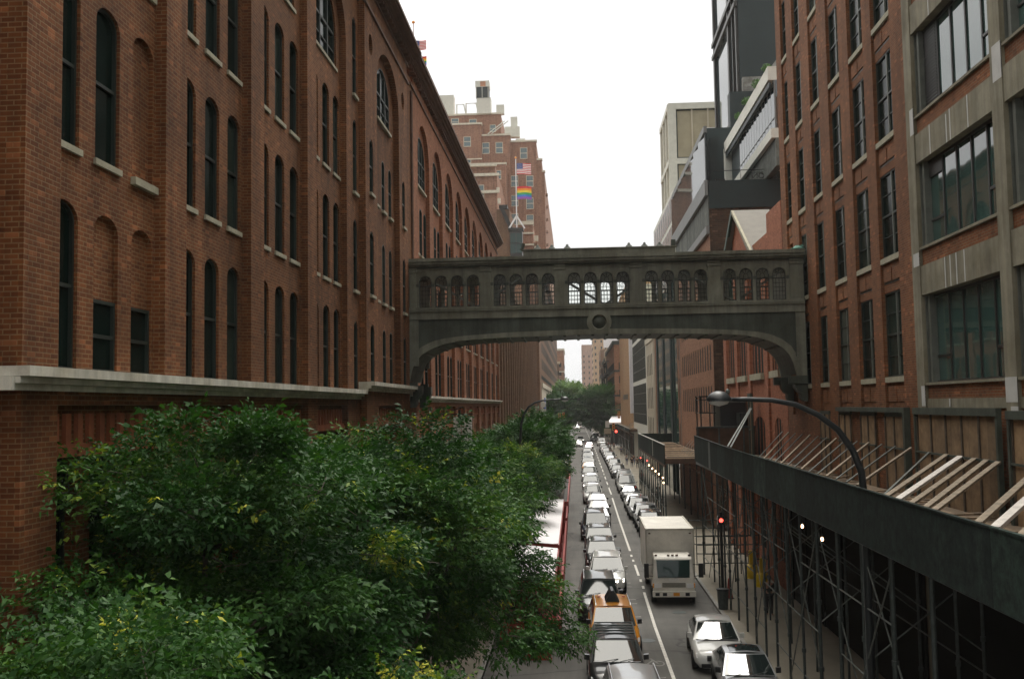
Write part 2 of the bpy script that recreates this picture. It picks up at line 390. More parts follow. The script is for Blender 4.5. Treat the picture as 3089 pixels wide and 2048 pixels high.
# ------------------------------------------------------------------ window units (local: x across, z up from the sill, -y outward)
WC = {}
def window_unit(w, h, rise=0., style='sash', mats=('frame_dark', 'glass', 'sill'), sill=.12, sash=.5):
    """meshes shared by every window of the same kind"""
    key = (round(w, 2), round(h, 2), round(rise, 2), style, mats, sill, sash)
    if key in WC: return WC[key]
    F = ((0, 0, 0), (1, 0, 0), (0, -1, 0)); zs = h-rise; t = .055
    fr = MB()
    out = arch(-w/2, w/2, 0, zs, rise); inn = arch(-w/2+t, w/2-t, t, zs-(0 if rise else t), max(rise-t, 0))
    fr.facade(((0, -.06, 0), (1, 0, 0), (0, -1, 0)), out, [inn], .06)
    if style == 'sash':
        fr.box(-w/2+t, -.05, h*sash-.03, w/2-t, 0, h*sash+.03)
        if w > 1.1: fr.box(-.035, -.055, t, .035, 0, h-rise*.1-t)
    elif style == 'lights':
        for k in range(1, 3):
            x = -w/2+w*k/3; fr.box(x-.015, -.04, t, x+.015, 0, zs-.01)
        for k in range(1, 6):
            z = zs*k/6; fr.box(-w/2+t, -.038, z-.015, w/2-t, 0, z+.015)
    elif style == 'tall':
        fr.box(-w/2+t, -.05, h*sash-.035, w/2-t, 0, h*sash+.035)
        fr.box(w*.06, -.055, t, w*.06+.09, 0, h-t, 1)
        for z in (h*.75, h*.25): fr.box(-w/2+t, -.03, z-.015, w/2-t, 0, z+.015)
    elif style == 'bigarch':
        for x in (-w/6, w/6): fr.box(x-.05, -.07, t, x+.05, 0, h-rise*.25)
        fr.box(-w/2+t, -.06, zs*.98, w/2-t, 0, zs*.98+.09); fr.box(-w/2+t, -.05, zs*.45, w/2-t, 0, zs*.45+.05)
    fm = fr.mesh('window_frame', [mats[0], 'frame_grey'])
    pn = MB(); pn.sheet(F, arch(-w/2+.02, w/2-.02, .02, zs, rise-.02 if rise else 0), -.0)
    pm = pn.mesh('pane', mats[1])
    sm = None
    if sill:
        sb = MB(); sb.box(-w/2-.05, -.17, -sill*.9, w/2+.05, .0, -.003); sm = sb.mesh('sill', mats[2])
    WC[key] = (fm, pm, sm); return WC[key]
def put_window(parent, pos, rz, unit, extra_out=None):
    fm, pm, sm = unit
    o = link('window', fm, parent, True, pos, rz)
    p = link('pane', pm, o, False); 
    if sm: link('sill', sm, o, False)
    return o
SKY, EXPO, HAZE = .1, 1.0, .0002
# ------------------------------------------------------------------ left side of the street
FL = lambda X: ((X, 0, 0), (0, 1, 0), (1, 0, 0))
FR = lambda X: ((X, 0, 0), (0, 1, 0), (-1, 0, 0))
FF = lambda Y: ((0, Y, 0), (1, 0, 0), (0, -1, 0))
RL, RR = pi/2, -pi/2
TOPZ = 25.6
def left_warehouse():
    t = thing('brick_warehouse', 'tall dark red brick warehouse filling the left foreground, with stone band and arched windows', 'building', (-8, 25, 0))
    w = MB(); X0 = -7.7; D = .22; XB = X0-D; wd = .1
    # --- plain stretch, three-window bays
    bays = [(9.4, 13.0), (14.43, 18.31), (19.33, 23.33), (24.35, 28.46), (29.5, 33.5)]
    ROWS = [(10.26, 12.95), (13.85, 16.55), (17.52, 20.22)]
    holes = []; SING = [(10.26, 12.7), (13.8, 16.35), (17.32, 19.96), (20.86, 23.72)]
    for a, b in bays[1:]:
        holes.append(arch(a, b, 10.26, 22.35, 1.85, 12))
        holes.append(rect(a, b, 1.0, 9.73))
    for z0, z1 in SING: holes.append(arch(34.5, 35.15, z0, z1-.3, .3))
    w.facade(FL(X0), rect(13.44, 35.45, 0, TOPZ), holes, D)
    w.quad((X0, 13.44, 0), (-8.35, 13.44, 0), (-8.35, 13.44, TOPZ), (X0, 13.44, TOPZ))
    w.facade(FL(-8.35), rect(2.0, 13.44, 0, TOPZ), [rect(5.5, 7.2, 10.5, 16)], .3)
    unit = window_unit(.87, 2.7, .28); unit1 = window_unit(.87, 2.69, .28, sill=0)
    n_blind = 0
    for bi, (a, b) in enumerate(bays[1:]):
        c = (a+b)/2; wc = [c-1.41, c, c+1.4]; wh = []
        for ri, (z0, z1) in enumerate(ROWS):
            for k, x in enumerate(wc): wh.append(arch(x-.435, x+.435, z0+(.02 if ri == 0 else 0), z1-.28, .28))
        wh.append(arch(c-1.45, c+1.45, 21.2, 22.35, 1.3, 12))
        w.facade(FL(XB), rect(a, b, 10.262, 24.6), wh, wd+.1)
        for ri, (z0, z1) in enumerate(ROWS):
            for k, x in enumerate(wc):
                if bi == 0 and (ri, k) in ((0, 1), (0, 2), (1, 2)):      # bricked up openings
                    h0 = z0 if ri else 11.5
                    w.sheet(FL(XB-.09), rect(x-.435, x+.435, h0, z1))
                    if ri == 0:
                        put_window(t, (XB-.1, x, z0+.02), RL, window_unit(.87, 1.22, 0., sill=0))
                    else:
                        sb = MB(); sb.box(XB-.1, x-.49, z0-.14, XB+.1, x+.49, z0-.003); sb.build('sill', 'sill', t)
                else: put_window(t, (XB-wd-.02, x, z0+(.02 if ri == 0 else 0)), RL, unit1 if ri == 0 else unit)
        put_window(t, (XB-wd-.02, c, 21.2), RL, window_unit(2.9, 2.45, 1.3, 'bigarch'))
        # street level recess with arched openings and a dentil course
        wh = [arch(x-.48, x+.48, 5.6, 8.65, .34) for x in wc]+[arch(x-.48, x+.48, 1.2, 4.4, .34) for x in wc]
        w.facade(FL(XB), rect(a, b, 1.0, 9.73), wh, .25)
        for x in wc:
            put_window(t, (XB-.24, x, 5.6), RL, window_unit(.96, 3.39, .34)); put_window(t, (XB-.24, x, 1.2), RL, window_unit(.96, 3.54, .34))
    for z0, z1 in SING: put_window(t, (X0-.08, 34.825, z0), RL, window_unit(.65, z1-z0, .3, sill=.12 if z0 > 11 else 0))
    w.quad((X0, 35.45, 0), (X0, 35.45, TOPZ), (-7.45, 35.45, TOPZ), (-7.45, 35.45, 0))
    # --- projecting pavilion by the bridge
    XP = -7.45; holes = [arch(37.66, 42.54, 10.56, 22.3, 1.75, 14), rect(37.66, 42.54, 1.0, 9.7)]
    for y in (36.53, 43.62):
        for z0, z1 in ((10.56, 12.72), (13.8, 16.2), (17.63, 19.69)): holes.append(arch(y-.36, y+.36, z0, z1-.3, .3))
        holes.append([(y+.36*cos(2*pi*k/16), 23.35+.4*sin(2*pi*k/16)) for k in range(16)])
    w.facade(FL(XP), rect(35.45, 44.76, 0, TOPZ), holes, .25)
    w.quad((XP, 44.76, 0), (XP, 44.76, TOPZ), (X0, 44.76, TOPZ), (X0, 44.76, 0))
    c = 40.1; wh = []; wc = [c-1.5, c, c+1.5]
    PR = [(10.56, 12.8), (13.85, 16.3), (17.65, 19.76)]
    for z0, z1 in PR:
        for x in wc: wh.append(arch(x-.33, x+.33, z0+.01, z1-.28, .28))
    wh.append(arch(c-1.45, c+1.45, 21.25, 22.3, 1.3, 12))
    w.facade(FL(XP-.25), rect(37.66, 42.54, 10.562, 24.4), wh, .07)
    w.facade(FL(XP-.25), rect(37.66, 42.54, 1, 9.7), [arch(x-.45, x+.45, 5.4, 8.6, .34) for x in wc], .25)
    for z0, z1 in PR:
        for x in wc: put_window(t, (XP-.31, x, z0+.01), RL, window_unit(.66, z1-z0, .28, sill=.12 if z0 > 11 else 0))
    put_window(t, (XP-.31, c, 21.25), RL, window_unit(2.9, 2.35, 1.3, 'bigarch'))
    for x in wc: put_window(t, (XP-.48, x, 5.4), RL, window_unit(.9, 3.54, .34))
    for y in (36.53, 43.62):
        for z0, z1 in ((10.56, 12.72), (13.8, 16.2), (17.63, 19.69)): put_window(t, (XP-.08, y, z0), RL, window_unit(.72, z1-z0, .3, sill=.12 if z0 > 11 else 0))
        g = MB(); g.sheet(FL(XP-.24), [(y+.38*cos(2*pi*k/16), 23.35+.42*sin(2*pi*k/16)) for k in range(16)]); g.build('oculus_pane', 'glass', t)
    # --- link stretch to the next block, roof
    w.facade(FL(X0), rect(44.76, 48.06, 0, TOPZ), [], 0)
    w.box(-30, 2, TOPZ-.5, -8.36, 46, TOPZ-.4)
    w.quad((-30, 2, 0), (-8.35, 2, 0), (-8.35, 2, TOPZ), (-30, 2, TOPZ))
    w.build('wall', 'brick_left', t)
    for a, b in bays[1:]+[(37.66, 42.54)]:
        x0 = X0 if b < 37 else XP
        n = int((b-a)/.36); d = MB()
        d.box(x0-.219, a, 9.05, x0-.14, b, 9.12)
        for k in range(n):
            y = a+.12+(b-a-.2)*(k+.15)/n; d.box(x0-.22, y, 9.12, x0-.15, y+.16, 9.6)
        d.box(x0-.2, a, 8.93, x0-.1, b, 9.05); d.build('dentil_course', 'dentil', t)
    # stone band wrapping the corner and the pavilion
    s = MB()
    def band(y0, y1, x, z, x2=None):
        b0 = x-.35 if x2 is None else x2
        s.box(b0, y0, z-.14, x+.34, y1, z); s.box(b0, y0, z-.235, x+.21, y1, z-.145); s.box(b0, y0, z-.33, x+.11, y1, z-.24)
    band(13.05, 35.2, X0, 10.262); band(35.2, 45.05, XP, 10.56); band(45.05, 47.8, X0, 10.262); band(2.0, 13.05, -8.35, 10.262)
    s.box(X0-.9, 12.98, 9.93, X0+.14, 13.04, 10.118)
    s.build('stone_band', 'stone', t)
    c = MB()
    def corn(y0, y1, x, z):
        for k, (o, h0, h1) in enumerate(((.12, 0, .09), (.28, .09, .17), (.42, .17, .27), (.58, .27, .36), (.66, .36, .5))): c.box(x-.3, y0, z+h0, x+o, y1, z+h1-.004)
        c.box(x-.02, y0, z-1.02, x+.07, y1, z-.9); c.box(x-.02, y0, z-.2, x+.06, y1, z-.12)
        n = int((y1-y0)/.5)
        for k in range(n):
            y = y0+.1+k*.5; c.box(x-.02, y, z-.1, x+.25, y+.2, z+.05)
    corn(2, 35.4, X0, TOPZ); corn(35.2, 45.1, XP, TOPZ)
    c.build('cornice', 'cornice', t)
    r = MB(); r.box(-12, 22, 25, -8.9, 34.5, 32); r.box(-9.2, 26, 32, -8.8, 34.7, 32.5); r.build('roof_tower', 'brick_left', t)
    return t
left_warehouse()

def far_left_warehouse():
    t = thing('brick_factory', 'red brick factory beyond the bridge, its tall arched bays under a dark cornice', 'building', (-8, 75, 0))
    w = MB(); X0 = -7.7; D = .2; T = 26.0; holes = []; bays = []; P = 5.37
    for k in range(10):
        a = 48.06+P*k+1.32; b = 48.06+P*(k+1); bays.append((a, b))
        holes.append(arch(a, b, 10.2, 22.43, 1.95, 12)); holes.append(rect(a, b, .8, 9.65))
    w.facade(FL(X0), rect(48.06, 102.0, 0, T), holes, D)
    w.quad((X0-.6, 48.06, 0), (X0, 48.06, 0), (X0, 48.06, T), (X0-.6, 48.06, T))
    order = []
    for i, (a, b) in enumerate(bays):
        c = (a+b)/2; wc = [c-1.42, c, c+1.42]; wh = []
        for z0, z1 in ((10.22, 12.85), (13.83, 16.5), (17.5, 20.02)):
            for x in wc: wh.append(arch(x-.42, x+.42, z0, z1-.28, .28)); order.append((x, z0, z1-z0, .28, .84, 'sash'))
        wh.append(arch(c-1.5, c+1.5, 21.05, 22.4, 1.4, 12)); order.append((c, 21.05, 2.75, 1.4, 3.0, 'bigarch'))
        w.facade(FL(X0-D), rect(a, b, 10.202, 24.6), wh, .04)
        w.facade(FL(X0-D), rect(a, b, .8, 9.65), [arch(x-.45, x+.45, 5.4, 8.0, .34) for x in wc]+[rect(c-1.5, c+1.5, 1, 4)], .06)
    rest = MB()
    order.sort(key=lambda q: q[0])
    for n, (x, z0, h, r, wd, st) in enumerate(order):
        if n < 98: put_window(t, (X0-D-.038, x, z0), RL, window_unit(wd, h, r, st, sill=.12 if z0 > 11 else 0))
        else:
            rest.sheet(FL(X0-D-.07), [(x+p, z0+q) for p, q in arch(-wd/2, wd/2, 0, h-r, r)])
            rest.box(X0-D-.07, x-wd/2-.05, z0-.14, X0-D+.1, x+wd/2+.05, z0-.004, 1)
    rest.build('far_windows', ['glass_dull', 'sill'], t)['kind'] = 'stuff'
    lw = MB()
    for a, b in bays:
        c = (a+b)/2
        for x in (c-1.42, c, c+1.42): lw.sheet(FL(X0-D-.055), arch(x-.45, x+.45, 5.4, 8.0, .34))
        lw.sheet(FL(X0-D-.055), rect(c-1.5, c+1.5, 1, 4))
    lw.build('street_windows', 'glass_dull', t)
    w.box(-28, 46.5, T-.5, -7.95, 102, T-.4)
    w.quad((-8, 102, 0), (-8, 102, T), (-28, 102, T), (-28, 102, 0)); w.quad((X0, 102, 0), (-28, 102.02, 0), (-28, 102.02, T), (X0, 102, T))
    w.build('wall', 'brick_far_left', t)
    for a, b in bays:
        n = 11; d = MB(); d.box(X0-.2, a, 9.0, X0-.1, b, 9.09)
        for k in range(n):
            y = a+.1+(b-a-.2)*(k+.15)/n; d.box(X0-.2, y, 9.09, X0-.1, y+.16, 9.5)
        d.build('dentil_course', 'dentil', t)
    s = MB()
    for o, z0, z1 in ((.3, -.12, 0), (.2, -.22, -.125), (.1, -.32, -.225)): s.box(X0-.3, 48.0 if o < .3 else 47.9, 10.2+z0, X0+o, 102.1, 10.2+z1)
    s.build('stone_band', 'stone', t)
    c = MB()
    for k, (o, h0, h1) in enumerate(((.12, 0, .09), (.26, .09, .18), (.4, .18, .3), (.55, .3, .42), (.65, .42, .62))): c.box(X0-.3, 46.2, T+h0, X0+o, 102.3, T+h1-.004)
    c.box(X0-.02, 47, T-.72, X0+.07, 102.1, T-.62)
    for k in range(110): c.box(X0-.02, 46.4+k*.5, T-.12, X0+.22, 46.6+k*.5, T+.05)
    c.build('cornice', 'cornice', t)
    pp = MB(); pp.tube([(X0+.06, 47.2, 10.3), (X0+.06, 47.2, 25)], .06, 6); pp.build('drain_pipe', 'cornice', t)
    return t
far_left_warehouse()

def fluted_building():
    t = thing('ribbed_brick_building', 'long brown brick building with close vertical ribs, between the factory and the limestone base', 'building', (-8, 150, 0))
    w = MB(); X0 = -7.7; g = MB(); fn = MB(); w.box(-26, 102.1, 0, X0-.5, 207, 24.4)
    y = 102.4; k = 0
    while y < 206:
        w.box(X0-.5, y, 0, X0, y+.9, 23.6); fn.box(X0-.5, y+2.1, 0, X0-.12, y+2.5, 23.59)
        for z in (2, 6, 9.6, 13.2, 16.8, 20.4):
            g.sheet(FL(X0-.49), rect(y+.95, y+2.1, z+.9, z+3.1)); g.sheet(FL(X0-.49), rect(y+2.5, y+4.15, z+.9, z+3.1))
        y += 4.25
    w.box(X0-.5, 102.1, 23.6, X0+.1, 207, 24.4)
    w.build('wall', 'brick_brown', t); g.build('window_bands', 'glass_dull', t); fn.build('thin_ribs', 'brick_tan', t)
fluted_building()

def wins_front(mbg, mbf, Y, xs, zs, w, h, t=.0):
    for x in xs:
        for z in zs:
            mbg.box(x-w/2, Y-.03, z, x+w/2, Y+.02, z+h*.48, 0); mbg.box(x-w/2, Y-.03, z+h*.52, x+w/2, Y+.02, z+h, 0)
            mbf.box(x-w/2-.12, Y-.06, z-.18, x+w/2+.12, Y+.02, z-.01)
M['glass_pale'] = glassm('glass_pale', (.10, .15, .16), .12, 2.2)
def tower_window(par, Y, x, z, w, h, cache={}):
    k = (w, h)
    if k not in cache:
        f = MB(); f.facade(((0, -.08, 0), (1, 0, 0), (0, -1, 0)), rect(-w/2-.12, w/2+.12, -.15, h+.12), [rect(-w/2, w/2, 0, h*.47), rect(-w/2, w/2, h*.53, h)], .1, edge=.1)
        p = MB(); p.box(-w/2, -.04, 0, w/2, 0, h)
        cache[k] = (f.mesh('window_frame', 'white_trim'), p.mesh('pane', 'glass_pale'))
    o = link('window', cache[k][0], par, True, (x, Y, z)); link('pane', cache[k][1], o, False)
def stepped_tower():
    t = thing('stepped_brick_tower', 'tall stepped brick apartment tower with white trimmed setbacks behind the flagpole', 'building', (-25, 250, 0))
    B = [(-36, 250, -17.4, 285, 84.2), (-35, 246, -22.1, 250.1, 80.6), (-24, 247, -14.95, 286, 77.8), (-18, 248.2, -8.4, 330, 76.3), (-10, 248.6, -7.1, 350, 71.6), (-9, 249, -6.45, 360, 68.6), (-34, 242, -15.8, 247.1, 69.2)]
    for x0, y0, x1, y1, h in B:
        w = MB(); w.box(x0, y0, 43.6, x1, y1, h); w.build('wall_block', 'brick_tower', t)
        tr = MB(); tr.box(x0-.1, y0-.18, h, x1+.18, y0+1.5, h+.45); tr.build('parapet_trim', 'white_trim', t)
    tr = MB(); tr.box(-40, 245.8, 71.6, -22.0, 246, 71.9); tr.build('string_course', 'white_trim', t)
    def W(Y, pts, ww=1.5, h=2.3):
        for x, z in pts: tower_window(t, Y, x, z, ww, h)
    W(250, [(-29.2, 82.6-.9), (-24.6, 82.2-.9)], 1.7, 1.7); W(246, [(-25.7, 75.1)], 1.6, 2.3); W(246, [(-25.7, 69.8)], 1.6, 2.0)
    W(247, [(-21.1, 73.4), (-17.7, 73.4)], 1.6, 2.6); W(247, [(-19.45, 79.6-3.4)], .01, .01) if 0 else None
    W(250, [(-19.5, 79.7)], 1.3, 1.7)
    W(248.2, [(-11.6, 72.1), (-14.05, 65), (-10.2, 64.9), (-14.1, 60.0), (-10.25, 59.2), (-14.15, 55.3), (-10.3, 54.9), (-14.2, 49.6), (-10.3, 49.2), (-10.3, 43.5)], 1.6, 2.6)
    W(242, [(-17.9, 65.6)], 1.6, 2.0)
    for k in range(9):
        b = MB(); b.box(-6.5, 250+k*.8, 37+k*3.4, -5.9, 251.6+k*.8, 37.5+k*3.4); b.build('balcony_edge', 'brick_pink', t)
    def plant(nm, *bx):
        m = MB()
        for q in bx: m.box(*q)
        m.build(nm, 'grid_white', t)
    plant('roof_plant_cabin', (-34.0, 251, 84.4, -29.6, 254, 90.0)); plant('roof_plant_box', (-16.4, 249, 78.0, -12.6, 251, 80.6)); plant('roof_plant_box', (-14.9, 250, 80.6, -13.2, 251.5, 83.4)); plant('roof_plant_box', (-18.6, 251, 84.6, -16.6, 252.4, 87)); plant('roof_plant_box', (-13.6, 249, 76.5, -11.2, 250, 77.4))
    for p in ((-28.8, 87.4, -27), (-26.4, 87.6, -23.8)):
        m = MB(); m.tube([(p[0], 251, 84.5), (p[0], 251, p[1]), (p[2], 251, p[1]), (p[2]+.6, 251, 84.6)], .2, 6); m.build('roof_pipe', 'grid_white', t)
    for dx in (0, .9):
        rl = MB(); rl.tube([(-20.5+dx, 246.6, 78.2), (-16.2+dx, 246.6, 81.4)], .14, 5); rl.build('stair_rail', 'grid_white', t)
    k = thing('rooftop_water_tank', 'white rust stained tank with dark louvres on top of the stepped tower', 'water tank', (-22.0, 251, 84.4))
    a = MB(); a.box(-1.5, -1.5, 0, 2.1, 1.5, 4.1); a.build('casing', 'grid_white', k, world=False)
    a = MB(); a.box(-1.8, -1.7, 6.9, 1.8, 1.7, 8.5); a.build('top_casing', 'grid_white', k, world=False)
    a = MB(); a.box(-1.65, -1.6, 4.1, 1.65, 1.6, 6.9); a.build('louvres', 'black_metal', k, world=False)
    a = MB(); a.box(-.5, -1.72, 7.0, .9, -1.7, 8.3); a.build('rust_patch', plain('rust', (.5, .25, .15), .8, var=.4, vs=.5), k, world=False)
    for x in (-1.6, -.05, 1.5):
        a = MB(); a.box(x-.08, -1.64, 4.1, x+.08, -1.6, 6.9); a.build('louvre_bar', 'grid_white', k, world=False)
    # old cornice building at its foot (left of the flagpole)
    c = thing('ornate_brick_house', 'old brown building with bracketed cornice and scrolls at the end of the factory roofline', 'building', (-16, 215, 0))
    w = MB(); w.box(-30, 215, 0, -16.0, 240, 60.0); w.build('wall', 'brick_tower', c)
    w = MB(); w.box(-16, 212, 0, -13.2, 238, 52.0); w.build('side_bay', 'brick_brown', c)
    for z, x1 in ((60.0, -15.5), (62.2, -16.0), (56.2, -15.9)):
        tr = MB(); tr.box(-30, 214.5, z, x1, 215.2, z+.6); tr.build('cornice', 'white_trim', c)
    w = MB(); w.box(-30, 215.3, 60, -16.4, 238, 62.2); w.build('attic', 'brick_tower', c)
    for i, (x, z) in enumerate(((-15.6, 55.6), (-15.4, 53.2), (-12.9, 40.8), (-12.6, 38.6), (-12.3, 36.6), (-11.7, 35.0), (-11.4, 33.4))):
        tr = MB(); tr.box(x-.3, 211.4, z, x+.3, 212, z+1.1); tr.build('scroll_bracket', 'white_trim', c)
    ro = MB(); ro.bar((-15.0, 211.6, 52.6), (-12.4, 211.6, 46.5), .8, .8); ro.bar((-12.6, 211.6, 46.5), (-12.4, 211.6, 38), .7, .7); ro.box(-15.4, 211.2, 52.0, -13.6, 214, 52.8); ro.build('iron_roof', 'frame_bronze', c)
    w = MB(); w.box(-13.2, 213, 0, -11.6, 238, 40.0); w.build('lower_bay', 'brick_tower', c)
    tower_window(c, 215, -19.6, 53.4, 1.2, 4.6)
    g = thing('rooftop_lantern', 'dark framed rooftop lantern room carrying the flagpole', 'roof lantern', (-11.1, 200, 41))
    a = MB(); a.box(-1.3, -1.0, -1.5, 1.2, 1.5, 4.1); a.build('walls', 'frame_bronze', g, world=False)
    for x in (-.65, .55):
        a = MB(); a.box(x-.52, -1.06, -.6, x+.52, -1.0, 3.4); a.build('pane', 'glass_truck', g, world=False)
    a = MB(); a.box(-1.2, -1.12, 1.3, 1.1, -1.07, 1.5); a.build('middle_rail', 'frame_bronze', g, world=False)
    a = MB(); a.box(-1.6, -1.3, 4.1, 1.4, 1.7, 4.5); a.build('roof_edge', 'frame_bronze', g, world=False)
    bs = MB(); bs.box(-13, 199.2, 24.5, -9.6, 204, 39.5); bs.build('base', 'brick_tower', g)
    h = thing('banded_brick_wing', 'low brick wing with white stone bands to the right of the rooftop lantern', 'building', (-9.6, 225, 0))
    a = MB(); a.box(-11.6, 222, 0, -8.6, 236, 50.4); a.build('wall', 'brick_tower', h)
    a = MB(); a.box(-8.6, 224, 0, -7.75, 236, 46.5); a.build('corner_bay', 'brick_brown', h)
    for z in (50.3, 48.2, 45.6, 43, 40.4, 37.8):
        a = MB(); a.box(-11.8, 221.7, z, -8.4, 222.2, z+(.8 if z > 50 else .35)); a.build('stone_band', 'white_trim', h)
    for z in (46.8, 44.4, 42): 
        a = MB(); a.box(-8.4, 223.2, z, -7.5, 224, z+1.2); a.build('scroll_bracket', 'white_trim', h)
stepped_tower()

def limestone_block():
    t = thing('limestone_base_block', 'huge brick block with pale limestone base beyond the ribbed building', 'building', (-9, 300, 0))
    w = MB(); w.box(-34, 236, 13.9, -7.85, 470, 43.5); w.build('wall', 'brick_brown', t)
    s = MB(); s.box(-40, 235.7, 0, -7.7, 470.2, 13.9); s.box(-40, 235.4, 13.9, -7.4, 470.4, 15); s.build('limestone_base', 'beige', t)
    g = MB(); f = MB()
    for y in range(242, 466, 5):
        for z in (18.5, 22.5, 26.5, 30.5, 34.5, 38.5): g.sheet(FL(-7.84), rect(y, y+3.2, z, z+2.6))
        g.sheet(FL(-7.65), rect(y, y+3, 2, 10))
    g.sheet(FL(-7.83), rect(238, 466, 16, 17)); g.build('window_bands', 'glass_dull', t)
    d = MB(); d.box(-9.5, 235.55, 2, -8.6, 235.7, 9.5); d.build('doorway', 'frame_bronze', t)
    b = tag(MB_box('hanging_banner', -7.3, 239, 3, -7.15, 246, 11.5, 'blue_banner'), 'blue vertical banner on the limestone base', 'banner')
    # white letter boxes on an iron frame (blurred sign) at the corner
def MB_box(name, x0, y0, z0, x1, y1, z1, m, parent=None):
    a = MB(); a.box(x0, y0, z0, x1, y1, z1); return a.build(name, m, parent)
limestone_block()
def iron_frame_sign():
    t = thing('framed_vertical_sign', 'black iron frame holding stacked white letter boxes beside the limestone corner', 'sign', (-5.9, 190, 5))
    a = MB()
    for x in (-7.0, -5.0): a.bar((x, 190, 3), (x, 190, 10.6), .16)
    for z in (3, 6.5, 8.6, 10.6): a.bar((-7.4 if z == 8.6 else -7, 190, z), (-5, 190, z), .16)
    a.build('frame', 'steel_black', t)
    for k, (z, wd) in enumerate(((9.3, .9), (8.0, 1.1), (6.9, .9), (5.6, 1.2), (4.3, 1.0))):
        MB_box('letter_box', -6.0-wd/2, 189.8, z, -6.0+wd/2, 189.95, z+1.0, 'grid_white', t)
iron_frame_sign()
def text_obj(s, size, mat, parent, loc, rot, ext=.01, name='lettering', align='CENTER', space=1.):
    cu = bpy.data.curves.new(name, 'FONT'); cu.body = s; cu.size = size; cu.extrude = ext; cu.align_x = align; cu.align_y = 'CENTER'
    cu.space_character = space
    tmp = bpy.data.objects.new('tmp', cu); COL.objects.link(tmp)
    dg = bpy.context.evaluated_depsgraph_get(); me = bpy.data.meshes.new_from_object(tmp.evaluated_get(dg)); bpy.data.objects.remove(tmp)
    me.materials.clear(); me.materials.append(M[mat])
    o = bpy.data.objects.new(name, me); COL.objects.link(o); o.location = loc; o.rotation_euler = rot
    if parent: o.parent = parent
    return o
def blade_sign():
    t = thing('blade_sign', 'white vertical blade sign with small red letters hanging from the factory wall above the trees', 'sign', (-6.3, 56, 8))
    a = MB(); a.box(-.55, -.06, -.9, .5, .06, 1.03); a.build('sign_board', 'roof_white', t, world=False)
    a = MB(); a.bar((-1.4, 0, 1.2), (.55, 0, 1.2), .06); a.bar((-1.4, 0, -.5), (-.5, 0, -.5), .05); a.bar((-.2, 0, 1.0), (-.2, 0, 1.45), .3, .12); a.bar((-1.3, 0, 1.2), (0, 0, 1.6), .05); a.build('bracket', 'steel_black', t, world=False)
    for k, ch in enumerate('CHEL'):
        text_obj(ch, .38, 'red', t, (-.02, -.075, .62-k*.42), (pi/2, 0, 0), name='letter')
blade_sign()
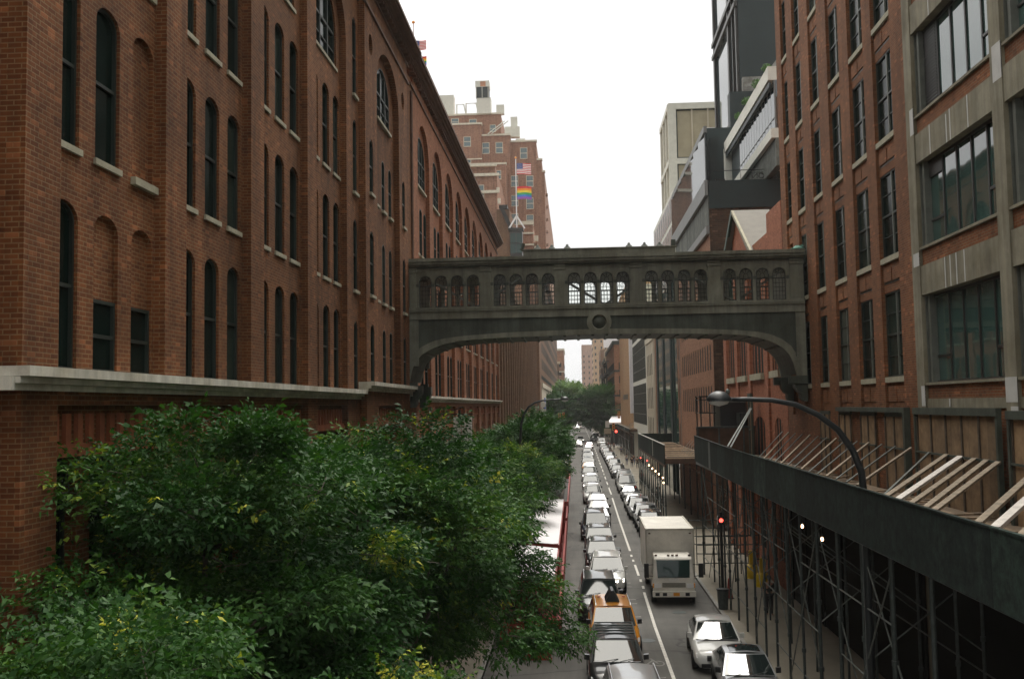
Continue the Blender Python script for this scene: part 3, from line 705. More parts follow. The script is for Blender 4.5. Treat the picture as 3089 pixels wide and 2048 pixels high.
# ------------------------------------------------------------------ sky bridge
def sky_bridge():
    t = thing('sky_bridge', 'dark grey metal footbridge with arched windows spanning the street between the brick buildings', 'footbridge', (1.2, 46.9, 12.5))
    Y0, Y1 = 45.2, 48.5; XL, XR = -7.5, 10.38
    body = MB(); dark = MB(); top = MB()
    NX = 1.2
    def curve(pts, x):
        for (x0, z0), (x1, z1) in zip(pts, pts[1:]):
            if x0 <= x <= x1: return z0+(z1-z0)*(x-x0)/(x1-x0)
        return pts[0][1] if x < pts[0][0] else pts[-1][1]
    # half profile measured from the middle: (distance, z)
    hi = [(0, 13.04), (4, 12.96), (6, 12.85), (7.0, 12.74), (7.5, 12.62), (8.0, 12.38), (8.35, 12.1), (8.6, 11.7)]
    lo = [(0, 12.8), (4, 12.73), (5.5, 12.68), (6.4, 12.6), (7.0, 12.48), (7.5, 12.3), (7.95, 12.06), (8.3, 11.68), (8.45, 11.3), (8.55, 10.8)]
    zs = lambda tab, x: curve(tab, abs(x-NX)*(8.55/8.7))
    xs = [NX+8.7*sin(pi/2*k/30) for k in range(-30, 31)]
    for yf, sgn in ((Y0, -1), (Y1, 1)):
        F = ((0, yf, 0), (1, 0, 0), (0, sgn, 0))
        # dark web panel
        up = [(XL, 13.7), (XR, 13.7)]
        lowpts = [(x, max(zs(lo, x)+.03, 10.8)) for x in xs]
        dark.facade(F, [(XL, 10.8)]+lowpts+[(XR, 10.8)]+[(XR, 13.7), (XL, 13.7)], [], 0)
        # light arch band standing proud
        for i in range(len(xs)-1):
            x0, x1 = xs[i], xs[i+1]
            q = [(x0, zs(lo, x0)), (x1, zs(lo, x1)), (x1, zs(hi, x1)), (x0, zs(hi, x0))]
            O = [Vector((a, yf+sgn*.07, b)) for a, b in q]; I = [Vector((a, yf-sgn*.05, b)) for a, b in q]
            body.add(O+I, [(0, 1, 2, 3), (3, 2, 6, 7), (0, 4, 5, 1)])
        for i in (-1, 1):                                              # band legs on the walls
            xa, xb = (XL, NX-8.7) if i < 0 else (NX+8.7, XR)
            body.box(xa, yf-.06, 10.75, xb, yf+.06, 11.6)
            body.box(XL if i < 0 else XR-.42, yf+sgn*.0-.04, 11.5, XL+.42 if i < 0 else XR, yf+sgn*.0+.04 if 0 else yf+.045, 13.66)
            dark.box(xa-.02, yf-.12, 10.4, (xb+.35 if i < 0 else xb), yf+.12, 10.75) if i < 0 else dark.box(xa-.35, yf-.12, 10.4, xb, yf+.12, 10.75)
        # vertical seams of the web
        for k in range(44):
            x = XL+.4+k*.4
            z = zs(hi, x)
            if z < 13.5 and abs(x-NX) > .7: dark.box(x-.012, yf+sgn*.0-.02, z, x+.012, yf+sgn*.012+.008, 13.64)
        # fascia
        body.box(XL, yf-.08, 13.62, XR, yf+.08, 13.98); body.box(XL, yf-.15, 13.98, XR, yf+.15, 14.04)
        dark.box(XL, yf-.06, 13.94, XR, yf+.06, 14.1)
        body.box(XL, yf-.13, 14.06, XR, yf+.13, 14.17)
        # medallion
        ring = MB()
        cx, cz = 1.18, 13.34
        pr = [(.5, -.02), (.56, .1), (.34, .12), (.3, .05), (.3, -.02)]
        n = 32; vs = []; fs = []
        for r, o in pr:
            for k in range(n):
                a = 2*pi*k/n; vs.append((cx+r*cos(a), yf+sgn*o, cz+r*sin(a)))
        for i in range(len(pr)-1):
            for k in range(n): fs.append((i*n+k, i*n+(k+1) % n, (i+1)*n+(k+1) % n, (i+1)*n+k))
        ring.add(vs, fs); ring.build('medallion_ring', 'bridge_grey', t)
        ds = MB(); ds.lathe([(.001, -sgn*.02), (.3, -sgn*.02), (.27, sgn*.05), (.2, sgn*.04), (.16, sgn*.075), (.001, sgn*.085)], (cx, yf, cz), 24, 'y'); ds.build('medallion', 'bridge_dark', t, smooth=True)
        # window wall
        holes = []; groups = [-7.04, -3.6, -.2, 3.3, 6.8]; P = .735; W = .58; cents = []
        for g in groups:
            for k in range(4): cents.append(g+W/2+P*k)
        for c in cents: holes.append(arch(c-W/2, c+W/2, 14.18, 15.34, .29, 8))
        body.facade(F, rect(XL, XR, 14.16, 16.1), holes, .09)
        body.facade(((0, yf-sgn*.091, 0), (1, 0, 0), (0, -sgn, 0)), rect(XL, XR, 14.16, 16.1), holes, 0, 1)
        for c in cents:                                               # round hood moulds
            n = 10; vs = []; fs = []
            for r, o in ((W/2+.012, 0), (W/2+.015, .035), (W/2+.065, .035), (W/2+.07, 0)):
                for k in range(n+1):
                    a = pi*k/n; vs.append((c+r*cos(a), yf+sgn*o, 15.34+r*sin(a)))
            for i in range(3):
                for k in range(n): fs.append((i*(n+1)+k, i*(n+1)+k+1, (i+1)*(n+1)+k+1, (i+1)*(n+1)+k))
            body.add(vs, fs)
        for g in groups:
            for k in range(5):
                x = g-.0775+P*k
                body.box(x-.05, yf-.04, 14.17, x+.05, yf+.04, 15.14); dark.box(x-.07, yf-.055, 15.12, x+.07, yf+.055, 15.26)
        for x0, x1 in ((XL, -7.15), (-4.22, -3.72), (-.81, -.32), (2.62, 3.18), (6.1, 6.68), (9.75, XR)):
            body.box(x0+.02, yf-.07, 14.17, x1-.02, yf+.07, 15.8); body.box(x0+.08, yf-.085, 14.3, x1-.08, yf+.085, 15.6)
            body.box(x0-.02, yf-.11, 15.78, x1+.02, yf+.11, 15.9); body.box(x0-.0, yf-.13, 15.92, x1, yf+.13, 16.0)
        for c in cents:
            fm = 'bridge_window_frame'
            if fm not in WC:
                f = MB(); w2 = W/2-.005; d = .02
                f.facade(((0, -.02, 0), (1, 0, 0), (0, -1, 0)), arch(-w2, w2, 0, 1.16, w2, 8), [arch(-w2+.035, w2-.035, .035, 1.16, w2-.035, 8)], .04)
                f.box(-w2, -.03, .955, w2, .02, 1.0)
                for k in range(1, 4): f.box(-w2+2*w2*k/4-.009, -.02, .03, -w2+2*w2*k/4+.009, .01, .96)
                for k in range(1, 5): f.box(-w2, -.02, .96*k/5-.009, w2, .01, .96*k/5+.009)
                for a in (pi*.27, pi/2, pi*.73): f.bar((.1*cos(a), -.005, 1.16+.1*sin(a)), (w2*cos(a), -.005, 1.16+w2*sin(a)), .018)
                for k in range(8):
                    a0, a1 = pi*k/8, pi*(k+1)/8; f.bar((.1*cos(a0), -.005, 1.12+.1*sin(a0)), (.1*cos(a1), -.005, 1.12+.1*sin(a1)), .018)
                for x in (-.1, .1): f.bar((x, -.005, 1.0), (x, -.005, 1.12), .018)
                p = MB(); p.sheet(((0, 0, 0), (1, 0, 0), (0, -1, 0)), arch(-w2+.01, w2-.01, .01, 1.16, w2-.01, 8))
                WC[fm] = (f.mesh('bridge_window_frame', 'bridge_frame'), p.mesh('pane', 'clear'))
            o = link('window', WC[fm][0], t, True, (c, yf-sgn*.05, 14.18)); link('pane', WC[fm][1], o, False)
        # entablature and roof edge
        dark.box(XL, yf-.1, 15.98, XR, yf+.1, 16.06)
        top.box(XL, yf-.2 if sgn < 0 else yf-.05, 16.05, XR+.02, yf+.05 if sgn < 0 else yf+.2, 16.13)
        top.box(XL-.0, yf-.3 if sgn < 0 else yf-.05, 16.13, XR+.02, yf+.05 if sgn < 0 else yf+.3, 16.24)
        top.box(XL, yf-.36 if sgn < 0 else yf-.05, 16.25, XR+.02, yf+.05 if sgn < 0 else yf+.36, 16.4)
        # raised middle parapet with ridge finials
        top.box(-2.2, yf-.26 if sgn < 0 else yf-.05, 16.4, 4.67, yf+.05 if sgn < 0 else yf+.26, 16.66)
        top.box(-2.28, yf-.3 if sgn < 0 else yf-.05, 16.66, 4.75, yf+.05 if sgn < 0 else yf+.3, 16.71)
        if sgn < 0:
            for x in (-1.55, -.9, -.2, 2.6, 3.3, 3.98):
                f = MB(); f.lathe([(.16, 0), (.14, .07), (.07, .12), (.06, .18), (.02, .22)], (x, yf-.1, 16.71), 10); f.build('finial', 'bridge_dark', t, smooth=True)
            f = MB(); f.bar((-2.28, yf-.1, 16.7), (-2.18, yf-.1, 17.0), .14); f.build('finial', 'bridge_dark', t)
            f = MB(); f.bar((4.6, yf-.1, 16.71), (4.6, yf-.1, 17.0), .2); f.build('finial', 'bridge_dark', t)
    # underside, floor, ceiling
    und = MB()
    for i in range(len(xs)-1):
        x0, x1 = xs[i], xs[i+1]
        und.quad((x0, Y0, zs(lo, x0)+.005), (x0, Y1, zs(lo, x0)+.005), (x1, Y1, zs(lo, x1)+.005), (x1, Y0, zs(lo, x1)+.005))
    for k in range(26):
        x = -6.8+k*.64; z = zs(lo, x); und.box(x-.06, Y0+.1, z-.06, x+.06, Y1-.1, z+.1)
    und.build('underside', 'bridge_dark', t)
    fl = MB(); fl.box(XL, Y0+.1, 13.9, XR, Y1-.1, 14.12); fl.build('floor', 'bridge_inside', t); fl = MB(); fl.box(XL, Y0+.1, 13.86, XR, Y1-.1, 13.895); fl.build('floor_underside', 'bridge_dark', t)
    top.box(XL, Y0+.05, 16.2, XR, Y1-.05, 16.36); top.build('roof', 'bridge_grey', t)
    tr = MB()
    for y in (Y0+.28, Y1-.28):
        for i in range(6):
            if y > 47: break
            xa = -7.4+i*2.95; xb = xa+2.95
            if i % 2: tr.bar((xa, y, 14.15), (xb, y, 16.05), .15, .1)
            else: tr.bar((xa, y, 16.05), (xb, y, 14.15), .15, .1)
    tr.build('inner_truss', 'bridge_truss', t)
    body.build('facade_frame', ['bridge_grey', 'bridge_inside'], t); dark.build('web_panel', 'bridge_dark', t)
    # scroll brackets against each wall
    for xw, s in ((XL, 1), (XR, -1)):
        pr = [(0, 9.6), (.2, 9.62), (.3, 9.75), (.3, 9.95), (.45, 10.08), (.55, 10.25), (.55, 10.6), (0, 10.6)]
        for y0, y1 in ((Y0-.05, Y0+.5), (Y1-.5, Y1+.05)):
            b = MB()
            vs = [(xw+s*a, y0, z) for a, z in pr]+[(xw+s*a, y1, z) for a, z in pr]; k = len(pr)
            b.add(vs, [tuple(range(k)), tuple(range(2*k-1, k-1, -1))]+[(i, (i+1) % k, k+(i+1) % k, k+i) for i in range(k)])
            b.build('wall_bracket', 'bridge_dark', t)
    s = MB(); s.lathe([(.3, 0), (.34, .06), (.2, .1), (.1, .2)], (10.15, 45.2, 16.4), 8); s.bar((9.85, 45.2, 16.42), (10.4, 45.2, 16.6), .1); s.build('copper_cresting', 'verdigris', t)
sky_bridge()
# ------------------------------------------------------------------ right side of the street
def right_warehouse():
    t = thing('brick_loft_building', 'red brick loft building on the right with tall windows between brick piers', 'building', (11, 40, 0))
    X = 10.4; w = MB(); T = 38.0; D = .1; wd = .1
    cols = [(32.2, 34.15), (35.15, 37.0), (38.25, 39.98), (41.4, 42.95), (44.45, 45.9), (47.2, 48.4)]
    rows = [(10.36+3.96*k, 2.8) for k in range(7)]
    # pier plane and recessed bay plane
    holes = [rect(a, b, 9.0, T-1.5) for a, b in cols]
    w.facade(FR(X), rect(31.0, 49.5, 0, T), holes, D)
    gr = MB()
    for ci, (a, b) in enumerate(cols):
        hs = []
        for z, h in rows:
            hs.append(rect(a+.03, b-.03, z, z+h))
            zz = z+h+.28                                             # recessed T joints of the spandrel
            if z > 9: 
                m = (a+b)/2
                gr.box(X+D-.004, a+.1, zz, X+D+.012, m-.06, zz+.05); gr.box(X+D-.004, m+.06, zz, X+D+.012, b-.1, zz+.05); gr.box(X+D-.004, m-.02, zz-.02, X+D+.012, m+.02, zz+.5)
        hs.append(rect(a+.03, b-.03, 6.6, 9.1)) if False else None
        w.facade(FR(X+D), rect(a, b, 9.0, T-1.5), [h for h in hs if h], wd)
        for ri, (z, h) in enumerate(rows):
            if ci == 5 and ri < 2: continue
            put_window(t, (X+D+wd-.02, (a+b)/2, z), RR, window_unit(round(b-a-.06, 2), h, 0., 'tall', ('frame_dark', 'glass', 'sill'), sill=.2))
        # projecting brick panels of the spandrel
        for z, h in rows:
            m = (a+b)/2; z0 = z+h+.36; z1 = z+h+.8
            if z1 < T-2: w.box(X+D-.035, a+.12, z0, X+D+.05, m-.05, z1); w.box(X+D-.035, m+.05, z0, X+D+.05, b-.12, z1)
        z0, z1 = 9.55, 10.05; w.box(X+D-.03, a+.1, z0, X+D+.05, (a+b)/2-.05, z1); w.box(X+D-.03, (a+b)/2+.05, z0, X+D+.05, b-.1, z1)
    w.quad((X, 31.0, 0), (X+.7, 31.0, 0), (X+.7, 31.0, T), (X, 31.0, T))
    w.quad((X, 49.5, 0), (X+22, 49.5, 0), (X+22, 49.5, T), (X, 49.5, T))
    w.quad((X+.7, 31, 20), (X+22, 31, 20), (X+22, 31, T), (X+.7, 31, T)); w.box(X+1, 31, T-1, X+22, 49.5, T-.9)
    w.build('wall', 'brick_right', t); gr.build('joint_lines', 'frame_dark', t)
    gw = MB(); gw.box(X-.06, 31.0, .16, X-.01, 49.4, 6.5)  # dark sheet added in place of the shade below the shed deck
    for k in range(7): gw.box(X-.12, 31.2+k*3, .16, X-.061, 31.5+k*3, 6.2)
    gw.build('shed_shade_sheet', 'shed_shade_black', t)
right_warehouse()

def concrete_loft():
    t = thing('concrete_frame_building', 'concrete framed building at the right edge with wide factory windows and brick sills', 'building', (11, 20, 0))
    X = 10.4; c = MB(); T = 30; NP = [0]
    def bkb(*q): m = MB(); m.box(*q); m.build('brick_infill', 'brick_right', t)
    def ptb(*q): m = MB(); m.box(*q); m.build('repair_patch', 'concrete_patch', t)
    ys = [30.35, 24.15, 17.95, 11.75, 5.55]
    for i, y in enumerate(ys):
        c.box(X-.0, y, 0, X+.6, y+.64, T)
    c.box(X+.0, 30.99, 0, X+.6, 31.0, T)
    zr = [9.38-3.98, 9.38, 12.7, 16.68, 20.66, 24.64]
    for i in range(4):
        a, b = ys[i+1]+.64, ys[i]
        c.box(X+.06, a, 9.36, X+.5, b, 9.62); bkb(X+.1, a, 9.62, X+.5, b, 10.02); bkb(X+.1, a, 0, X+.5, b, 9.36)
        sf = MB(); sf.box(X-.05, a-.6, .16, X-.005, b, 6.5); sf.build('shed_shade_sheet', 'shed_shade_black', t)  # added dark sheet, shade under the shed put into its colour
        for z in (12.7, 16.68, 20.66, 24.64):
            c.box(X+.03, a, z, X+.5, b, z+.87); bkb(X+.1, a, z+.87, X+.5, b, z+1.36)
        for z in (10.02, 14.06, 18.04, 22.02, 26.0):
            h = 2.66 if z < 11 else 2.62
            sl = MB(); sl.box(X+.02, a-.0, z, X+.42, b, z+.075)
            o = MB()
            # frame: 5 lights
            fz0, fz1 = z+.08, z+h; o.box(X+.28, a, fz0, X+.5, a+.06, fz1); o.box(X+.28, b-.06, fz0, X+.5, b, fz1); o.box(X+.28, a, fz1-.07, X+.5, b, fz1); o.box(X+.28, a, fz0, X+.5, b, fz0+.05)
            o.box(X+.15, b-.3, fz0, X+.36, b-.14, fz1, 1); o.box(X+.12, b-.02, fz0, X+.42, b-.0, fz1, 1)
            n = 5; L0, L1 = a+.06, b-.32
            for k in range(1, n):
                y = L0+(L1-L0)*k/n; o.box(X+.3, y-.04, fz0, X+.5, y+.04, fz1)
            st = (L1-L0)/n
            o.box(X+.3, L0, z+.85, X+.48, L0+st, z+.92); o.box(X+.3, L1-st, z+.8, X+.48, L1, z+.87)
            if z < 11: pass
            f = o.build('window_frame', ['frame_bronze', 'frame_grey'], t); sl.build('sill', 'concrete', f, world=False)
            p = MB(); p.sheet(FR(X+.34), rect(a+.02, b-.02, fz0, fz1)); p.build('pane', 'glass_big', f, world=False)
            if i == 0 and z in (18.04,):
                lv = MB()
                for k in range(26): lv.bar((X+.28, L1-st+.05, fz0+.1+k*.095), (X+.28, L1-.03, fz0+.1+k*.095), .012, .05)
                lv.box(X+.31, L1-st+.03, fz0, X+.335, L1, fz1); lv.build('louvre_panel', 'frame_bronze', f, world=False)
            if i == 0 and z == 14.06: 
                lv = MB(); lv.box(X+.29, L1-st, fz1-.5, X+.335, L1, fz1-.08); lv.build('louvre_panel', 'frame_bronze', f, world=False)
        # repair patches in the render
        for (y, z, hh) in ((.35, 12.7, .87), (.42, 12.7, .87), (.5, 12.7, .87), (.6, 12.7, .87), (.22, 16.68, .87), (.45, 16.68, .8), (.5, 16.68, .87), (.72, 16.68, .87), (.28, 20.66, .87), (.62, 20.66, .8), (.33, 9.38, .24)):
            yy = a+(b-a)*(1-y); ptb(X+.026, yy-.03, z+.002, X+.04, yy+.035, z+hh-.004)
    for y, z0, z1, k in ((30.35, 9.4, 10.0, .3), (30.35, 13.6, 14.0, .5), (24.15, 9.5, 10.1, .64), (30.35, 17.6, 18.4, .3), (24.15, 17.3, 18.2, .5), (24.15, 8.9, 9.4, .4)): ptb(X-.004, y+.0, z0, X+.02, y+k, z1)
    c.build('concrete_frame', 'concrete', t)
    r = MB(); r.box(X+.5, 5, 0, X+20, 31, .1); r.box(X+.6, 5, T-.2, X+20, 31, T); r.box(X+19.8, 5, 0, X+20, 31, T); r.box(X+.5, 5, 0, X+20, 5.2, T); r.build('back_walls', 'brick_dark', t)
concrete_loft()

def gabled_building():
    t = thing('orange_brick_gabled_building', 'orange brick building behind the bridge with stone sills and a pale gabled roof', 'building', (11, 60, 0))
    X = 10.4; w = MB(); s = MB(); T = 18.6; D = .07
    bays = [(50.6, 53.2, 1), (55.3, 59.0, 0), (60.2, 63.6, 0), (64.5, 67.9, 0)]
    holes = []
    for a, b, _ in bays: holes += [rect(a+.2, b-.2, 11.2, 17.2), arch(a+.3, b-.3, 1.5, 8.2, .6)]
    w.facade(FR(X), rect(49.6, 70.0, 0, T), holes, D)
    g = MB()
    for a, b, _ in bays:
        s.box(X-.2, a+.1, 10.85, X+.05, b-.1, 11.2)
        g.sheet(FR(X+D-.02), rect(a+.2, b-.2, 11.2, 17.2)); g.sheet(FR(X+D-.02), rect(a+.3, b-.3, 1.5, 8.8))
        n = 3
        for k in range(1, n+1): y = a+.2+(b-a-.4)*k/(n+.4); w.box(X+.03, y-.2, 11.2, X+D, y+.0, 17.2); w.box(X+.03, y-.2, 1.5, X+D, y, 8.8)
    for y in (54.2, 59.5, 64.0, 68.4): w.box(X-.12, y-.45, 0, X, y+.45, 17.6)
    w.quad((X, 70, 0), (X+15, 70, 0), (X+15, 70, T), (X, 70, T)); w.quad((X, 49.62, 0), (X+15, 49.62, 0), (X+15, 49.62, T), (X, 49.62, T))
    # stepped parapet at the near end, ridge wall
    w.box(X, 49.7, T, X+.4, 53.4, 19.6); w.box(X+.4, 53.0, T-2, X+14, 53.4, 19.4)
    # gable
    P = (62.57, 21.5); A = (57.4, 18.3); B = (67.0, 18.3)
    w.add([(X, A[0], A[1]), (X, B[0], B[1]), (X, P[0], P[1])], [(0, 1, 2)])
    w.box(X+.01, 49.7, T-.6, X+15, 70, T-.5)
    w.build('wall', 'brick_orange', t); s.build('sill_stones', 'sill', t); g.build('window_bands', 'glass_dull', t)
    r = MB()
    for Q in (A, B):
        d = 1 if Q is B else -1
        e = (Q[0]+d*.5, Q[1]-.35)
        r.add([(X-.35, P[0], P[1]+.12), (X+2.0, P[0], P[1]+.12), (X+2.0, e[0], e[1]+.1), (X-.35, e[0], e[1]+.1), (X-.35, P[0], P[1]-.02), (X+2.0, P[0], P[1]-.02), (X+2.0, e[0], e[1]-.05), (X-.35, e[0], e[1]-.05)], [(0, 1, 2, 3), (4, 7, 6, 5), (0, 3, 7, 4), (2, 1, 5, 6)])
    r.box(X+2.0, 57.6, 18.0, X+5, 62, 19.3)
    rf = r.build('gable_roof', 'slate', t)
    v = MB()
    v.bar((X-.3, P[0], P[1]+.02), (X-.3, 57-.5, 18.05), .14, .2); v.build('verge_trim', 'sill', t)
    v = MB(); v.bar((X-.3, P[0], P[1]-.0), (X-.3, 68.3, 17.95), .16, .35)
    for k in range(4): v.box(X-.2+.1*k, 66.5-.9*k, 16, X+.0+.1*k, 67.4-.9*k, 18.6+.7*k)
    v.build('green_gable_trim', 'green_dark', t)
    # roller shutter / steel door frame and lean-to between the sheds
    k = MB(); k.box(X-.9, 58.4, 6.9, X-.55, 59.6, 9.0); k.box(X-1.4, 62.8, 7.2, X-.7, 63.6, 8.9); k.build('wall_lamps', 'steel_black', t)
gabled_building()

def black_glass_building():
    t = thing('black_and_glass_building', 'tan brick building with small arched windows carrying black metal and glass upper storeys', 'building', (12, 85, 0))
    X = 10.4; w = MB(); g = MB(); T = 22.5; holes = []
    rows = [(4.6, 5.9), (8.85, 10.95), (12.1, 14.1), (15.4, 17.6), (18.7, 20.8)]
    ys = []
    y = 76.35
    while y < 95.5:
        ys += [(y, y+.72), (y+1.5, y+2.2)]; y += 3.0
    for z0, z1 in rows:
        for a, b in ys: holes.append(arch(a, b, z0, z1-.3, .3, 4))
    w.facade(FR(X), rect(75, 98.6, 0, T), holes, .02)
    for z0, z1 in rows:
        for a, b in ys: g.sheet(FR(X+.018), arch(a, b, z0, z1-.3, .3, 4))
    w.build('wall', 'brick_tan', t)
    # nearest windows as parts of their own
    g.build('window_row', 'glass_dull', t)
    d = MB(); d.box(X+.005, 75.0, 0, X+30, 75.3, 24.2); d.build('rough_side_wall', 'brick_dark', t)
    b = MB(); b.box(X, 74.9, 24.2, 30, 99, 26.3); b.box(X+.3, 76, 26.3, 11.4, 99, 29.9); b.box(12.6, 92.5, 26.3, 17.5, 100, 35.2); b.build('black_storey', 'black_panel', t)
    lv = MB(); lv.box(X-.06, 74.95, 22.9, X-.0, 99, 25.2); lv.build('louvre_band', 'louvre', t)
    m = MB(); m.box(X-.3, 74.85, 25.2, X-.07, 100, 26.35); m.box(X-.25, 75, 22.3, X-.02, 99, 22.9)
    m.box(X-.25, 74.9, 30.0, X-.0, 100, 30.5)
    m.build('metal_bands', 'grey_metal', t)
    fr = MB()
    for k in range(9): fr.box(X-.14, 75+k*3.1, 26.35, X-.05, 75.5+k*3.1, 30.0)
    fr.build('street_frame', 'black_metal', t)
    for k in range(8):
        pn = MB(); y = 75.1+k*3.1; pn.quad((X-.02, y, 26.4), (X-.29, y+3.08, 26.4), (X-.29, y+3.08, 30), (X-.02, y, 30)); pn.build('street_pane', 'glass_tower', t)  # each pane turned towards the viewpoint so it mirrors open sky
    # set back glass storey with pale slab edges
    X2 = 14.8; s = MB(); s.box(X2-.5, 71, 32.6, X2+14, 92, 33.6); s.box(X2-.4, 71, 28.4, X2+14, 92, 29.1); s.bar((X2-.2, 92, 33.1), (X2-.2, 92, 26.4), .8, .6); s.build('slab_edges', 'grid_white', t)
    s = MB(); s.box(X2-.44, 71, 32.1, X2-.3, 92, 32.45); s.build('slab_black_strip', 'black_metal', t)  # black strip set below the upper slab edge
    p = MB(); p.box(X2+.01, 71, 29.1, X2+10, 71.05, 32.6); p.build('terrace_glazing', 'glass_tower', t)
    for k in range(13):
        q = MB(); y = 71+k*1.15; q.quad((X2, y, 29.1), (X2-.1, y+1.15, 29.1), (X2-.1, y+1.15, 32.6), (X2, y, 32.6)); q.build('terrace_pane', 'glass_tower', t)  # panes set saw-tooth to catch the bright sky in reflection
    f = MB()
    for k in range(14): f.box(X2-.1, 71+k*1.15, 29.1, X2-.005, 71.14+k*1.15, 32.6)
    f.box(X2-.12, 71, 29.9, X2-.09, 86.5, 29.96); f.build('mullions', 'grey_metal', t)
    f = MB(); f.box(X2-.1, 71, 26.4, X2+.4, 90, 28.4); f.build('lower_louvres', 'louvre', t)
    b = MB(); b.box(X2+.1, 86.5, 26.3, X2+8, 92, 32.6); b.build('black_return', 'black_panel', t)
    r = MB()
    for k in range(24): r.box(12.9+k*.2-.01, 75.5, 26.3, 12.9+k*.2+.01, 75.52, 27.2) if k % 4 == 0 else None
    r.box(X, 75.5, 27.15, 16, 75.54, 27.2); r.box(X+.6, 75.3, 26.3, X+1.3, 75.6, 26.5); r.build('terrace_rail', 'steel_black', t)
    # rooftop sign seen from behind
    sg = thing('rooftop_letter_sign', 'black rooftop letters seen reversed from behind beside the terrace rail', 'sign', (14.9, 75.9, 26.4))
    text_obj('IVE', .62, 'steel_black', sg, (.35, 0, .98), (pi/2, 0, pi), .05)
    text_obj('ATION', .6, 'steel_black', sg, (-.15, 0, .35), (pi/2, 0, pi), .05)
    rb = MB(); rb.box(-1.2, .03, .02, 1.3, .07, .07); rb.box(-1.2, .03, .64, 1.3, .07, .68); rb.build('sign_rail', 'steel_black', sg, world=False)
    # tower
    k = thing('glass_tower', 'dark framed glass tower rising out of the top of the picture', 'building', (18, 100, 30))
    a = MB(); a.box(16.5, 95, 30, 40, 95.3, 70); a.box(16.5, 110, 26, 40, 110.3, 70); a.build('black_side_wall', 'black_metal', k)
    a = MB(); a.sheet(FR(16.5), rect(95.2, 110, 34, 70)); a.build('street_glazing', 'glass_tower', k)
    a = MB()
    for y, ww in ((95.2, .5), (97.4, .25), (99.8, .7), (109.6, .8)): a.box(16.25, y, 26, 16.49, y+ww, 70)
    for z in (47.8, 49.2, 62): a.box(16.1, 95, z, 16.45, 110.6, z+.45)
    a.build('mullions', 'frame_bronze', k)
    a = MB(); a.box(16.3, 95, 26, 16.48, 110.4, 38); a.box(16.6, 94.2, 38.5, 30, 94.9, 40.5); a.build('ribbed_base', 'corrugated', k)
    a = MB(); a.box(15.2, 93.5, 26, 18.5, 94.8, 38.9); a.build('louvre_box', 'black_metal', k)
    # sloping corrugated screen
    a = MB(); a.add([(17.6, 93.2, 39.2), (22, 84, 44), (22, 84, 41), (16.6, 93.2, 36)], [(0, 1, 2, 3)]); a.add([(17.6, 93.4, 39.2), (22, 84.2, 44), (22, 84.2, 41), (16.6, 93.4, 36)], [(3, 2, 1, 0)]); a.build('sloping_screen', 'corrugated', k)
    gr = MB(); gr.box(12.4, 94, 30.4, 16, 94.04, 32.3); gr.build('glass_railing', 'clear', t)
black_glass_building()

def small_shrub(pos, r, label, n=500, seed=1):
    rng = np.random.default_rng(seed)
    d = rng.normal(size=(n, 3)); d /= np.linalg.norm(d, axis=1)[:, None]
    p = d*(rng.random((n, 1))**.33)*r*np.array([1, 1, .8])
    v = []; f = []
    for i in range(n):
        c = p[i]; a = rng.normal(size=3); a /= np.linalg.norm(a); b = np.cross(a, rng.normal(size=3)); b /= np.linalg.norm(b); s = r*.16
        v += [c-a*s, c+b*s*.6, c+a*s, c-b*s*.6]; f.append((4*i, 4*i+1, 4*i+2, 4*i+3))
    m = MB(); m.add(v, f); return m
# ------------------------------------------------------------------ buildings further down the street
def grid_building():
    t = thing('beige_grid_tower', 'pale concrete grid tower with tan panels standing behind the black and glass building', 'building', (18, 135, 0))
    w = MB(); w.box(13.25, 130, 0, 40, 142, 48.7); w.build('wall', 'grid_panel', t)
    f = MB()
    for z in (48.2, 40.9, 33.7, 26.5, 19): f.box(13.05, 129.75, z, 40, 130, z+.75 if z < 48 else 49)
    for x in (13.05, 20.3, 27.5, 35): f.box(x, 129.74, 0, x+1.0, 129.99, 48.9)
    for y in (130, 133.8, 137.5, 141.4): f.box(13.0, y-.2, 0, 13.24, y+.4, 48.9)
    for z in (48.2, 40.9, 33.7, 26.5): f.box(12.95, 129.9, z, 13.2, 142, z+.7)
    f.build('concrete_grid', 'grid_white', t)
    m = MB()
    for x0 in (14.05, 21.3, 28.5):
        for k in (1, 2): m.box(x0+6.25*k/3-.09, 129.85, 20, x0+6.25*k/3+.09, 129.98, 48.2)
    m.build('panel_mullions', 'beige', t)
    d = MB()
    for x0, x1 in ((14.05, 20.3), (21.3, 27.5)):
        for z in (41.65, 34.45, 27.25):
            d.box(x0, 129.9, z, x0+.16, 129.99, z+6.5); d.box(x1-.16, 129.9, z, x1, 129.99, z+6.5); d.box(x0, 129.9, z+6.35, x1, 129.99, z+6.5); d.box(x0, 129.9, z, x1, 129.99, z+.14)
    d.box(14.2, 129.88, 20, 16.3, 129.98, 26.4); d.build('dark_reveals', 'frame_dark', t)
    l = MB(); l.box(18, 128.6+1.2, 44.2, 19.4, 129.84, 45.6); l.build('roof_sign_panel', 'roof_white', t)
    v = MB(); v.box(17, 134, 49, 19.5, 136, 49.4); v.build('roof_vent', 'beige', t)
    c = thing('stepped_glazed_block', 'pale glazed block with sloping parapet left of the beige grid tower', 'building', (12, 118, 0))
    w = MB(); w.box(11.0, 106, 0, 30, 133, 32.6); w.build('wall', 'grid_white', c)
    gl = MB()
    for k in range(9):
        for z in (20, 23.2, 26.4, 29.5): gl.sheet(FR(10.97), rect(106.5+k*2.9, 109+k*2.9, z, z+2.6))
    gl.build('window_panes', 'glass_pale', c)
grid_building()

